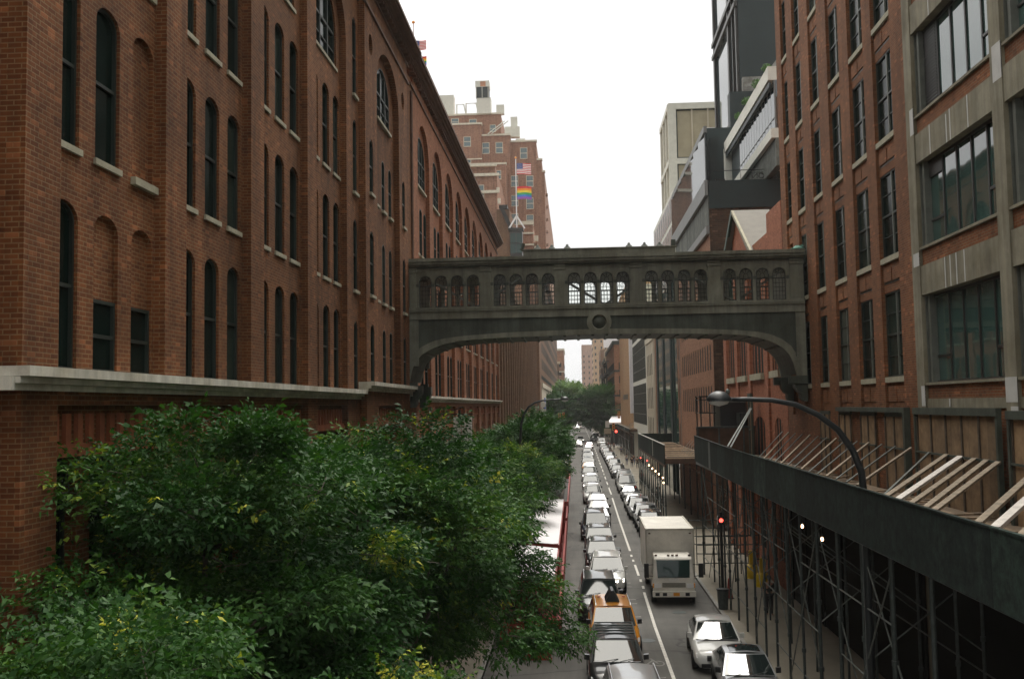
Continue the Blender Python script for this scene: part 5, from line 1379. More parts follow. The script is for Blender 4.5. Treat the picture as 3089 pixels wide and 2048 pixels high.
# ------------------------------------------------------------------ street lamps and signals
def street_lamp(name, label, base, path, head, hr):
    t = thing(name, label, 'street lamp', base)
    rel = [tuple(Vector(p)-Vector(base)) for p in path]
    n = len(rel); a = MB(); a.tube(rel, [.1-.045*k/(n-1) for k in range(n)], 10); a.build('curved_pole', 'steel_black_lamp', t, world=False, smooth=True)
    h = thing('lamp_head', None, None, tuple(Vector(head)-Vector(base))); h.parent = t
    s = hr
    a = MB(); a.lathe([(s*1.0, -.03*s/.3), (s*1.02, 0), (s*.98, .05), (s*.78, s*.42), (s*.5, s*.62), (s*.2, s*.7), (.001, s*.71)], (0, 0, 0), 20); a.build('dome', 'steel_black_lamp', h, world=False, smooth=True)
    a = MB(); a.lathe([(s*.8, -.04), (s*.7, -.1), (.001, -.16)], (0, 0, 0), 16); a.build('lens', 'lens', h, world=False, smooth=True)
    d = 1 if path[0][0] > head[0] else -1
    a = MB(); a.lathe([(.001, 0), (.05, .02), (.055, .09), (.03, .13), (.001, .14)], (d*s*.72, 0, s*.42), 8); a.build('photocell', 'steel_light', h, world=False, smooth=True)
    a = MB(); a.tube([tuple(Vector(path[-1])-Vector(head)), (d*s*.7, 0, .03)], .05, 8); a.build('neck', 'steel_black_lamp', h, world=False)
    return t
K_ = 1.052
lp = [(6.64, 7.4), (6.6, 7.95), (6.42, 8.45), (6.1, 8.93), (5.66, 9.28), (5.15, 9.53), (4.6, 9.64), (4.0, 9.67), (3.7, 9.67)]
lp = [(x*K_, 23.7*K_, 9.6+(z-9.6)*K_) for x, z in lp]
street_lamp('street_lamp', 'tall black curved street lamp reaching left over the road from the near shed', (6.985, 23.7*K_, .15),
            [(6.985, 23.7*K_, .15), (6.985, 23.7*K_, 4)]+lp, (3.38*K_, 23.7*K_, 9.67), .31)
street_lamp('street_lamp', 'slim black curved street lamp rising out of the left trees', (-3.5, 62.6, .15),
            [(-3.5, 62.6, .15), (-3.5, 62.6, 6), (-3.45, 62.6, 7.5), (-3.38, 62.6, 8.5), (-3.2, 62.6, 9.08), (-2.9, 62.6, 9.54), (-2.5, 62.6, 9.8), (-2.0, 62.6, 9.93), (-1.3, 62.6, 9.97)], (-.62, 62.6, 9.97), .27)
a = MB(); a.bar((0, 0, 0), (.75, 0, .02), .05); o = thing('lamp_arm_bracket', 'short bracket at the head of the far lamp', 'bracket', (-.45, 62.6, 9.97)); a.build('arm', 'steel_black', o, world=False); a = MB(); a.lathe([(.07, -.06), (.07, .06)], (.7, 0, .02), 8); a.build('camera_box', 'steel_light', o, world=False)
def signal_head(par, x, y, z, s=1., facing=-1, lit=None):
    a = MB()
    for k in range(3): a.box(x-.2*s, y-.15, z+k*.42*s, x+.2*s, y+.15, z+(k+.95)*.42*s)
    h = a.build('signal_housing', 'orange_sig', par, world=False)
    for k in range(3):
        b = MB(); b.lathe([(.14*s, 0), (.14*s, .12)], (x, y-.16, z+(k+.5)*.42*s), 10, 'y'); c = b.build('signal_lens', ('light_red' if lit == k else 'plastic'), h, world=False)
        c.location = (0, -.06, 0)
def traffic_signal(label, x, y, h, arm, heads):
    t = thing('traffic_light', label, 'traffic light', (x, y, .15))
    a = MB(); a.tube([(0, 0, 0), (0, 0, h)], .11, 8)
    if arm: a.tube([(0, 0, h-1.0), (arm*.5, 0, h-.35), (arm, 0, h-.25)], .07, 6)
    a.build('pole', 'steel_light', t, world=False)
    for (dx, z, lit) in heads: signal_head(t, dx, 0, z, 1.3, lit=lit)
traffic_signal('yellow traffic lights hanging on an arm before the white canopy', 14.5, 236, 8.6, -6.0, [(-4.2, 6.6-.4, None), (-2.6, 5.6, None)])
traffic_signal('yellow traffic light low on a pole left of the white canopy', 8.75, 230, 5.2, 0, [(0, 3.6, None)])
traffic_signal('yellow traffic lights on an arm beside the limestone corner at left', -6.8, 232, 8.6, 3.6, [(3.2, 6.0, None), (4.1, 6.2, None)])
t = thing('red_signal_light', 'round red light glowing beside the walkers on the far right corner', 'signal light', (9.4, 232, 3.4)); a = MB(); a.lathe([(.001, -.1), (.26, -.05), (.28, .05), (.001, .1)], (0, 0, 0), 14, 'y'); a.build('red_disc', 'light_red', t, world=False); a = MB(); a.bar((0, .15, -3.3), (0, .15, .4), .12); a.build('post', 'steel_black', t, world=False)
t = thing('traffic_light', 'red signal on a thick black post beside the box truck', 'traffic light', (6.78, 48.1, .15)); a = MB(); a.tube([(0, 0, 0), (0, 0, 4.3)], .075, 8); a.build('pole', 'steel_black', t, world=False); a = MB(); a.box(-.16, -.12, 3.7, .16, .12, 4.12); a.build('signal_housing', 'steel_black', t, world=False); a = MB(); a.lathe([(.09, -.16), (.09, -.1)], (0, 0, 3.92), 12, 'y'); a.build('signal_lens', 'light_red', t, world=False)
for k, (x, y, w, h, lab) in enumerate(((7.3, 226, .9, 1.6, 'upper pale street sign on the pole left of the low traffic light'), (7.3, 226, 1.5, 1.0, None))):
    if lab:
        t = thing('street_sign', 'two pale street signs stacked on one pole before the avenue', 'street sign', (7.3, 226, .15))
        a = MB(); a.tube([(0, 0, 0), (0, 0, 6)], .07, 6); a.build('pole', 'steel_light', t, world=False)
        a = MB(); a.box(-.55, -.1, 4.3, .35, -.06, 5.8); a.build('sign_plate', 'grid_white', t, world=False)
        a = MB(); a.box(-.85, -.12, 2.9, .75, -.08, 4.1); a.build('sign_plate', 'grid_panel', t, world=False)
# bollards / small things on the pavement
for k, (x, y) in enumerate(((10.5, 62.5), (11.0, 60.5))):
    pass
def yellow_machine(x, y, label):
    t = thing('yellow_floor_machine', label, 'floor machine', (x, y, .15))
    a = MB(); a.lathe([(.34, 0), (.36, .1), (.34, .6), (.2, .72)], (0, 0, 0), 12); a.build('tank', 'yellow', t, world=False, smooth=True)
    a = MB(); a.box(-.12, -.1, .72, .16, .1, 1.45); a.build('column', 'yellow', t, world=False)
    a = MB(); a.bar((-.3, 0, 1.4), (.3, 0, 1.4), .05); a.build('handle', 'plastic', t, world=False)
yellow_machine(9.35, 55.2, 'yellow floor machine behind the shed posts, further from the camera'); yellow_machine(9.45, 52.6, 'yellow floor machine behind the shed posts, nearer one')
t = thing('litter_bin', 'dark green litter bin at the kerb behind the thick post', 'litter bin', (6.62, 47.0, .15)); a = MB(); a.lathe([(.22, 0), (.27, .85)], (0, 0, 0), 14); a.build('basket', 'steel', t, world=False); a = MB(); a.lathe([(.29, .85), (.29, .92), (.1, .93)], (0, 0, 0), 14); a.build('rim', 'steel_black', t, world=False)
t = thing('traffic_cone', 'red and white cone between the posts beside the truck', 'traffic cone', (7.3, 49.6, .15)); a = MB(); a.lathe([(.17, .03), (.1, .45), (.05, .9), (.03, .95)], (0, 0, 0), 12); a.build('cone', 'red', t, world=False); a = MB(); a.box(-.2, -.2, 0, .2, .2, .03); a.build('foot', 'plastic', t, world=False)

# ------------------------------------------------------------------ red dining sheds in the left parking lane
def dining_shed(y0, y1, label, roofed=True):
    t = thing('dining_shed', label, 'dining shed', (-1.9, (y0+y1)/2, 0))
    a = MB(); a.box(-.88, y0, 0, -.76, y1, 1.02); a.box(-3.1, y0, 0, -.88, y0+.12, 1.02); a.box(-3.1, y1-.12, 0, -.88, y1, 1.02); a.box(-3.2, y0, 0, -3.1, y1, 1.02)
    a.build('barrier_wall', 'red', t)
    if roofed:
        for y in np.linspace(y0+.15, y1-.15, 2+int((y1-y0)/4)):
            for x in (-1.0, -3.05):
                b = MB(); b.box(x-.06, y-.06, 1.02, x+.06, y+.06, 2.55); b.build('post', 'red', t)
        r = MB(); n = int((y1-y0)/.3)
        for k in range(n):
            ya = y0-.2+k*(y1-y0+.4)/n; yb = ya+(y1-y0+.4)/n; ym = (ya+yb)/2
            for (p, q, h0, h1) in ((ya, ym, 0, .035), (ym, yb, .035, 0)): r.quad((-.98, p, 2.56+h0), (-.98, q, 2.56+h1), (-3.3, q, 2.82+h1), (-3.3, p, 2.82+h0))
        r.box(-3.28, y0-.15, 2.5, -1.0, y1+.15, 2.545); r.build('corrugated_roof', 'roof_white', t)
        f = MB(); f.box(-1.0, y0-.18, 2.36, -.92, y1+.18, 2.54); f.box(-3.2, y0-.18, 2.38, -1.0, y0-.06, 2.6); f.box(-3.2, y1+.06, 2.38, -1.0, y1+.18, 2.6); f.build('fascia', 'red', t)
        g = MB(); g.box(-3.0, y0+.3, .0, -1.0, y1-.3, .12)
        for k in range(int((y1-y0)/2)): g.box(-2.6, y0+.8+k*2, .7, -1.4, y0+1.6+k*2, .76); g.box(-2.05, y0+1.15+k*2, .1, -1.95, y0+1.25+k*2, .7)
        g.build('tables', 'red_inner', t)
    else:
        g = MB(); g.box(-2.6, y0+.5, .6, -1.3, y1-.5, 1.0); g.build('planter', 'lumber_dark', t)
        p = small_shrub((0, 0, 0), 1.0, '', 500, int(y0)); p.v = [(x*.7-1.95, (y0+y1)/2+y*(y1-y0)*.42, 1.2+z*.5) for x, y, z in p.v]; p.build('planter_leaves', 'leaf_plain', t)
M['leaf_plain'] = plain('leaf_plain', (.03, .075, .022), .6, var=.5, vs=3)
dining_shed(40.7, 49.6, 'red dining shed with white corrugated roof, nearest under the trees')
dining_shed(51.4, 75.2, 'long red dining shed with white corrugated roof further up the street')
dining_shed(77, 86, 'open red dining stall with planter beyond the long white roofed one', False)
dining_shed(90, 132, 'long low red barrier along the far parking lane', False)
t = thing('plastic_barrier', 'red plastic barrier standing in front of the nearest dining shed', 'barrier', (-1.6, 38.6, 0)); a = MB(); a.box(-.5, -.12, .08, .5, .12, .8); a.box(-.55, -.2, 0, .55, .2, .08); a.build('barrier_body', 'red', t, world=False); a = MB(); a.box(.51, -.1, 0, .57, .1, .9); a.build('end_post', 'pale_post', t, world=False)
# ------------------------------------------------------------------ cars (front towards -y, origin on the road)
def paint(name, c, metal=.0, rough=.28):
    m, nt, b = new_mat(name); v = objcoord(nt)
    n1 = noise(nt, v, 1.5, 3); nt.links.new(ramp(nt, n1, [(.3, tuple(x*.9 for x in c)), (.7, c)]), b.inputs['Base Color'])
    b.inputs['Roughness'].default_value = rough; b.inputs['Metallic'].default_value = metal
    b.inputs['Coat Weight'].default_value = .9; b.inputs['Coat Roughness'].default_value = .04; return m
PAINT = {'black': paint('paint_black', (.010, .011, .013)), 'white': paint('paint_car_white', (.62, .62, .6)), 'silver': paint('paint_silver', (.36, .37, .38), .5), 'grey': paint('paint_grey', (.10, .105, .11), .5),
         'taxi': paint('paint_taxi', (.80, .31, .02)), 'blue': paint('paint_blue', (.02, .035, .07)), 'red': paint('paint_red', (.30, .02, .02)), 'navy': paint('paint_navy', (.015, .018, .03))}
for k_, m_ in PAINT.items(): M['p_'+k_] = m_
def lerp(a, b, t): return a+(b-a)*t
def car_mesh(kind, colour, lights=False, roofmark=None):
    suv = kind in ('suv', 'van')
    L, W, H = {'sedan': (4.85, 1.84, 1.45), 'suv': (4.75, 1.92, 1.70), 'van': (5.0, 1.98, 1.9), 'hatch': (4.4, 1.8, 1.55)}[kind]
    hw = W/2; zb = .22 if not suv else .27
    belt = .93 if not suv else 1.06; hood = belt-.09
    cow = -.235*L if not suv else -.25*L                           # windscreen foot
    if kind == 'van': cow = -.33*L
    rf = cow+(.92 if not suv else .66); rr = .19*L if kind == 'sedan' else .40*L; rb = .40*L if kind == 'sedan' else .475*L
    # (y, half width, top z)
    st = [(-.500*L, .66*hw, hood-.30), (-.492*L, .80*hw, hood-.20), (-.47*L, .90*hw, hood-.12), (-.42*L, .965*hw, hood-.05), (-.34*L, .99*hw, hood), (cow, hw, belt), (0, hw, belt+.01), (.2*L, hw, belt+.02), (.36*L, .99*hw, belt+.03), (.45*L, .95*hw, belt+.02), (.485*L, .88*hw, belt-.06), (.5*L, .8*hw, belt-.25)]
    body = MB(); rings = []
    for y, w, zt in st:
        half = [(0, zb), (w*.86, zb), (w*.97, zb+.12), (w*1.0, (zb+zt)*.5+.02), (w*.985, zt-.16), (w*.93, zt-.05), (w*.80, zt+.0), (w*.45, zt+.035), (0, zt+.045)]
        rings.append([(x, y, z) for x, z in half]+[(-x, y, z) for x, z in half[-2:0:-1]])
    n = len(rings[0]); vs = [p for r in rings for p in r]; fs = []
    for i in range(len(rings)-1):
        for k in range(n): fs.append((i*n+k, (i+1)*n+k, (i+1)*n+(k+1) % n, i*n+(k+1) % n))
    fs.append(tuple(range(n))); fs.append(tuple((len(rings)-1)*n+k for k in range(n-1, -1, -1)))
    body.add(vs, fs)
    # greenhouse
    bw, tw = hw*.93, hw*(.70 if not suv else .76)
    def front(s, t): return (s*lerp(bw, tw, t), lerp(cow+.02, rf, t)-.16*(1-s*s)*(1-.3*t), lerp(belt-.02, H-.05, t)+.02*(1-s*s)*t)
    def rear(s, t): return (s*lerp(bw, tw, t), lerp(rb, rr, t)+.1*(1-s*s), lerp(belt, H-.06, t))
    def side(sg, u, t): 
        yb, yt = lerp(cow+.02, rb, u), lerp(rf, rr, u); return (sg*lerp(bw, tw, t**1.1), lerp(yb, yt, t), lerp(belt-.02, H-.05-.01*u, t)+.0)
    def grid(mb, fn, nu, nv, u0, u1, v0, v1, off=(0, 0, 0), flip=False):
        vs = []; fs = []
        for i in range(nu+1):
            for j in range(nv+1):
                p = fn(lerp(u0, u1, i/nu), lerp(v0, v1, j/nv)); vs.append((p[0]+off[0], p[1]+off[1], p[2]+off[2]))
        for i in range(nu):
            for j in range(nv):
                q = (i*(nv+1)+j, (i+1)*(nv+1)+j, (i+1)*(nv+1)+j+1, i*(nv+1)+j+1); fs.append(q[::-1] if flip else q)
        mb.add(vs, fs)
    gh = MB()
    grid(gh, front, 8, 3, -1, 1, 0, 1); grid(gh, rear, 6, 3, -1, 1, 0, 1, flip=True)
    for sg in (-1, 1): grid(gh, lambda u, t: side(sg, u, t), 8, 3, 0, 1, 0, 1, flip=sg < 0)
    def roof(s, u): 
        f, r = front(s, 1), rear(s, 1); z = lerp(f[2], r[2], u)+.055*(1-s*s)+.04*sin(pi*u)*(1-s**4); return (s*tw, lerp(f[1], r[1], u), z)
    grid(gh, roof, 8, 8, -1, 1, 0, 1)
    mats = ['p_'+colour]; out = []
    out.append(('body', body.mesh('car_body', mats, True), None)); out.append(('cabin', gh.mesh('cabin', mats, True), None))
    g = MB(); grid(g, front, 8, 3, -.93, .93, .03, .95, (0, -.012, .012)); out.append(('windscreen', g.mesh('windscreen', 'glass_car', True), None))
    g = MB(); grid(g, rear, 6, 3, -.9, .9, .08, .93, (0, .012, .012), True); out.append(('rear_window', g.mesh('rear_window', 'glass_car', True), None))
    for sg in (-1, 1):
        g = MB()
        for u0, u1 in ((.07, .46), (.5, .92)): grid(g, lambda u, t: side(sg, u, t), 4, 3, u0, u1, .1, .92, (sg*.012, 0, 0), sg < 0)
        out.append(('side_window', g.mesh('side_window', 'glass_car', True), None))
    if kind == 'sedan' and colour in ('silver_roof',) or roofmark == 'glassroof':
        g = MB(); grid(g, roof, 6, 6, -.78, .78, .1, .8, (0, 0, .006)); out.append(('glass_roof', g.mesh('glass_roof', 'glass_car', True), None))
    # wheels
    wx = hw-.09; r = .33 if not suv else .37
    for sy in (-.315*L, .30*L):
        for sg in (-1, 1):
            g = MB(); g.lathe([(r*.6, -.12), (r*.95, -.11), (r, -.06), (r, .06), (r*.95, .11), (r*.6, .12)], (sg*wx, sy, r), 20, 'x')
            q = MB(); q.lathe([(r*.1, .0), (r*.12, .02), (r*.5, .0), (r*.62, .02)], (sg*(wx+.115) if sg > 0 else sg*(wx+.115), sy, r), 12, 'x')
            out.append(('wheel', g.mesh('wheel', 'tyre', True), ('rim', q.mesh('rim', 'rim', False))))
    # front: lamps, grille, bumper, plate
    for sg in (-1, 1):
        g = MB(); x0, x1 = sg*hw*.55, sg*hw*.9; z0 = hood-.30
        g.add([(x0, -.501*L, z0), (x1, -.474*L, z0+.02), (x1*1.02, -.455*L, z0+.15), (x0, -.497*L, z0+.11), (x0, -.47*L, z0), (x1*.98, -.44*L, z0+.02), (x1*.98, -.43*L, z0+.15), (x0, -.46*L, z0+.11)], [(0, 1, 2, 3), (3, 2, 6, 7), (0, 4, 5, 1), (1, 5, 6, 2)])
        out.append(('headlight', g.mesh('headlight', 'light_head' if lights else 'lens', False), None))
        g = MB(); g.box(sg*hw*.95 if sg > 0 else -hw*1.13, cow+.3, belt+.0, sg*hw*1.13 if sg > 0 else -hw*.95, cow+.42, belt+.17); g.v = [(x, y+(.05 if abs(x) > hw*1.05 else 0), z) for x, y, z in g.v]
        out.append(('mirror', g.mesh('mirror', 'p_'+colour if colour in ('white', 'black') else 'plastic', False), None))
    g = MB(); g.box(-hw*.5, -.508*L, hood-.36, hw*.5, -.48*L, hood-.18); g.box(-hw*.72, -.503*L, zb+.02, hw*.72, -.47*L, zb+.16)
    for k in range(3): g.box(-hw*.48, -.512*L, hood-.34+k*.055, hw*.48, -.509*L, hood-.325+k*.055, 1)
    out.append(('grille', g.mesh('grille', ['plastic', 'chrome']), None))
    g = MB(); g.box(-.16, -.516*L, zb+.16, .16, -.508*L, zb+.27); out.append(('number_plate', g.mesh('plate', 'roof_white'), None))
    g = MB(); g.box(-hw*.82, cow-.19, belt+.02, hw*.82, cow-.1, belt+.045); g.bar((-hw*.5, cow-.2, belt+.06), (hw*.05, cow-.04, belt+.12), .02); g.bar((hw*.1, cow-.2, belt+.06), (hw*.6, cow-.0, belt+.12), .02); out.append(('wipers', g.mesh('wipers', 'plastic'), None))
    if suv:
        g = MB()
        for sg in (-1, 1): g.tube([(sg*tw*.93, rf+.1, H-.02), (sg*tw*.93, rf+.2, H+.055), (sg*tw*.93, rr-.2, H+.055), (sg*tw*.93, rr-.05, H-.02)], .018, 6)
        if roofmark == 'bars':
            for k in range(5): g.box(-tw*.93, rf+.45+k*.42, H+.04, tw*.93, rf+.51+k*.42, H+.075)
        out.append(('roof_rails', g.mesh('roof_rails', 'chrome' if roofmark != 'bars' else 'steel'), None))
    for sg in (-1, 1):
        g = MB(); g.box(sg*hw*.6 if sg > 0 else -hw*.86, .492*L, belt-.22, sg*hw*.86 if sg > 0 else -hw*.6, .503*L, belt-.08); out.append(('tail_light', g.mesh('tail_light', 'red'), None))
    return out
CARC = {}
def put_car(kind, colour, x, y, label, rz=0., lights=False, roofmark=None, group=None, s=1., name='parked_car', cat='car', z=0):
    key = (kind, colour, lights, roofmark)
    if key not in CARC: CARC[key] = car_mesh(kind, colour, lights, roofmark)
    t = thing(name, label, cat, (x, y, z), rz, group); t.scale = (s, s, s)
    for nm, me, sub in CARC[key]:
        o = link(nm, me, t, False)
        if sub: link(sub[0], sub[1], o, False)
    return t
# queue in the travel lane, nearest first (centre y)
put_car('suv', 'silver', 1.58, 29.3, 'silver car at the bottom edge, only its pale roof and rear in the picture', .02)
put_car('suv', 'black', 1.22, 35.1, 'black car with pale roof bars in front of the taxi', .0, roofmark='bars')
tx = put_car('suv', 'taxi', 1.34, 40.6, 'orange yellow taxi with advertising box on its roof', .02, name='taxi', cat='taxi')
a = MB(); a.add([(-.28, -.55, 0), (.28, -.55, 0), (.28, .55, 0), (-.28, .55, 0), (-.05, -.5, .42), (.05, -.5, .42), (.05, .5, .42), (-.05, .5, .42)], [(0, 1, 5, 4), (1, 2, 6, 5), (2, 3, 7, 6), (3, 0, 4, 7), (4, 5, 6, 7)])
o = a.build('roof_sign', 'steel_black', tx, world=False); o.location = (0, .45, 1.76)
for s_ in (-1, 1):
    a = MB(); a.box(s_*.5-.06, -.05, 0, s_*.5+.06, .05, .03); o = a.build('roof_light', 'red', tx, world=False); o.location = (0, 1.0, 1.745)
put_car('suv', 'black', .93, 46.8, 'black sport utility car with silver roof rails behind the taxi', .0)
put_car('suv', 'white', 1.5, 53.4, 'white car with one glaring headlight just behind the black sport utility car', -.03, lights=True)
QC = [('suv', 'black', 1.4, 59.6, 0), ('suv', 'black', 1.42, 66.0, 1), ('van', 'navy', 1.25, 73.6, 0), ('sedan', 'silver', 1.65, 80.2, 0), ('sedan', 'black', 1.85, 86.6, 0), ('sedan', 'grey', 1.85, 93.2, 0), ('suv', 'white', 1.6, 99.7, 0), ('sedan', 'black', 1.65, 106.4, 0), ('suv', 'silver', 1.65, 113.2, 1), ('sedan', 'white', 1.7, 121, 0), ('suv', 'grey', 1.7, 128.8, 1),
      ('sedan', 'black', 1.8, 136.5, 0), ('sedan', 'taxi', 1.75, 144, 1), ('suv', 'silver', 1.85, 152, 0), ('sedan', 'white', 1.95, 160, 0), ('suv', 'grey', 2.0, 168.5, 0), ('sedan', 'silver', 2.2, 177, 0), ('suv', 'black', 2.2, 186, 0), ('sedan', 'white', 2.3, 196, 0), ('sedan', 'grey', 2.4, 207, 0)]
lab = ['first of the dark cars queueing behind the white one with the glaring headlight', 'dark car with both headlights lit, second behind the white one in the queue', 'dark blue van in the queue with wide flat windscreen', 'silver sedan queueing directly behind the dark blue van', 'black sedan queueing second behind the dark blue van', 'grey sedan queueing beside the far end of the long white dining roof', 'white sport utility car in the middle of the queue', 'black sedan behind the white sport utility car in the queue', 'silver queueing car with lit headlights level with the low red barrier', 'white sedan in the queue in front of a grey car with lit headlights', 'grey queueing car with lit headlights in the far half of the queue', 'black sedan in the queue just ahead of the far orange taxi', 'orange yellow taxi far up the queue with lit headlights']
for i, (k, c, x, y, l) in enumerate(QC):
    g = None if i < 13 else 'far cars at the head of the queue'
    put_car(k, c, x, y, lab[i] if i < 13 else 'tiny %s %s in the far end of the queue by the avenue' % (c, {'suv': 'sport utility car', 'sedan': 'sedan'}[k]), 0, bool(l), None, g, name='taxi' if c == 'taxi' else 'waiting_car', cat='taxi' if c == 'taxi' else 'car')
# row along the right kerb
put_car('sedan', 'white', 5.08, 38.75, 'white sedan parked at the right kerb below the box truck', -.05)
put_car('sedan', 'silver', 5.42, 33.9, 'silver sedan with dark glass roof at the bottom right of the road', -.03, roofmark='glassroof')
RC = [('suv', 'black', 5.45, 75.0), ('suv', 'silver', 5.45, 80.4), ('suv', 'silver', 5.3, 86.2), ('sedan', 'white', 5.3, 92.4), ('sedan', 'grey', 5.4, 102), ('van', 'white', 5.5, 111.2), ('van', 'silver', 5.65, 119.4), ('suv', 'grey', 5.55, 133), ('sedan', 'white', 5.6, 140.3), ('suv', 'white', 5.7, 147.5), ('sedan', 'black', 5.7, 155), ('sedan', 'silver', 5.7, 162), ('suv', 'silver', 5.75, 169), ('sedan', 'white', 5.75, 177), ('suv', 'grey', 5.8, 185.5), ('suv', 'white', 5.8, 194), ('van', 'black', 5.8, 204)]
lab = ['black sport utility car parked directly behind the box truck', 'silver sport utility car, second behind the box truck at the kerb', 'silver sport utility car, third behind the box truck at the kerb', 'white sedan parked fourth behind the box truck', 'grey sedan parked level with the nearest red bulb', 'white van parked in the right row beside the second shed', 'silver van parked right behind the white van']
for i, (k, c, x, y) in enumerate(RC):
    put_car(k, c, x, y, lab[i] if i < 7 else 'small %s %s far up in the parked row at the right kerb' % (c, {'suv': 'sport utility car', 'sedan': 'sedan', 'van': 'van'}[k]), 0, False, None, None if i < 7 else 'far parked cars at the right kerb')
# beyond the queue, at and past the avenue
put_car('sedan', 'red', 2.9, 222, 'red fronted sedan with bright headlights entering from the avenue', 0, True, name='moving_car'); put_car('sedan', 'white', .6, 232, 'white car crossing the avenue left of the red one', 0, True, name='moving_car')
put_car('sedan', 'silver', 1.3, 262, 'silver car with bright headlights on the empty road past the avenue', 0, True, name='moving_car')
put_car('van', 'white', 6.0, 236, 'white van with dark front stopped at the avenue corner', 0, False, name='waiting_van', cat='van'); put_car('suv', 'black', 4.8, 262, 'dark car with orange lamp past the avenue', 0, False, name='waiting_car')
FC = [(-1.5, 270), (-1.7, 283), (-1.9, 297), (-2.0, 312), (-2.1, 330), (-2.1, 350)]
for i, (x, y) in enumerate(FC): put_car(('sedan', 'suv')[i % 2], ('white', 'silver', 'white', 'grey', 'white', 'silver')[i], x, y, 'pale parked cars past the avenue on the left side', 0, False, None, 'parked cars past the avenue on the left', name='parked_car')
for i, (x, y) in enumerate(((5.6, 275), (5.7, 288), (5.7, 301))): put_car(('van', 'suv', 'sedan')[i], ('white', 'silver', 'white')[i], x, y, 'pale parked vehicles past the avenue on the right side', 0, False, None, 'parked cars past the avenue on the right')
for i, (x, y) in enumerate(((.8, 402), (1.6, 420), (.3, 445))): put_car('sedan', ('white', 'red', 'white')[i], x, y, 'tiny cars with bright lights under the far trees', 0, True, None, 'far cars under the trees', name='moving_car')
for i, (x, y) in enumerate(((-2.0, 160), (-2.0, 168), (-2.0, 176), (-2.0, 185), (-2.0, 195))): put_car('sedan', ('white', 'silver', 'black', 'white', 'grey')[i], x, y, 'cars parked at the left kerb seen past the tree edge', 0, False, None, 'far cars at the left kerb')

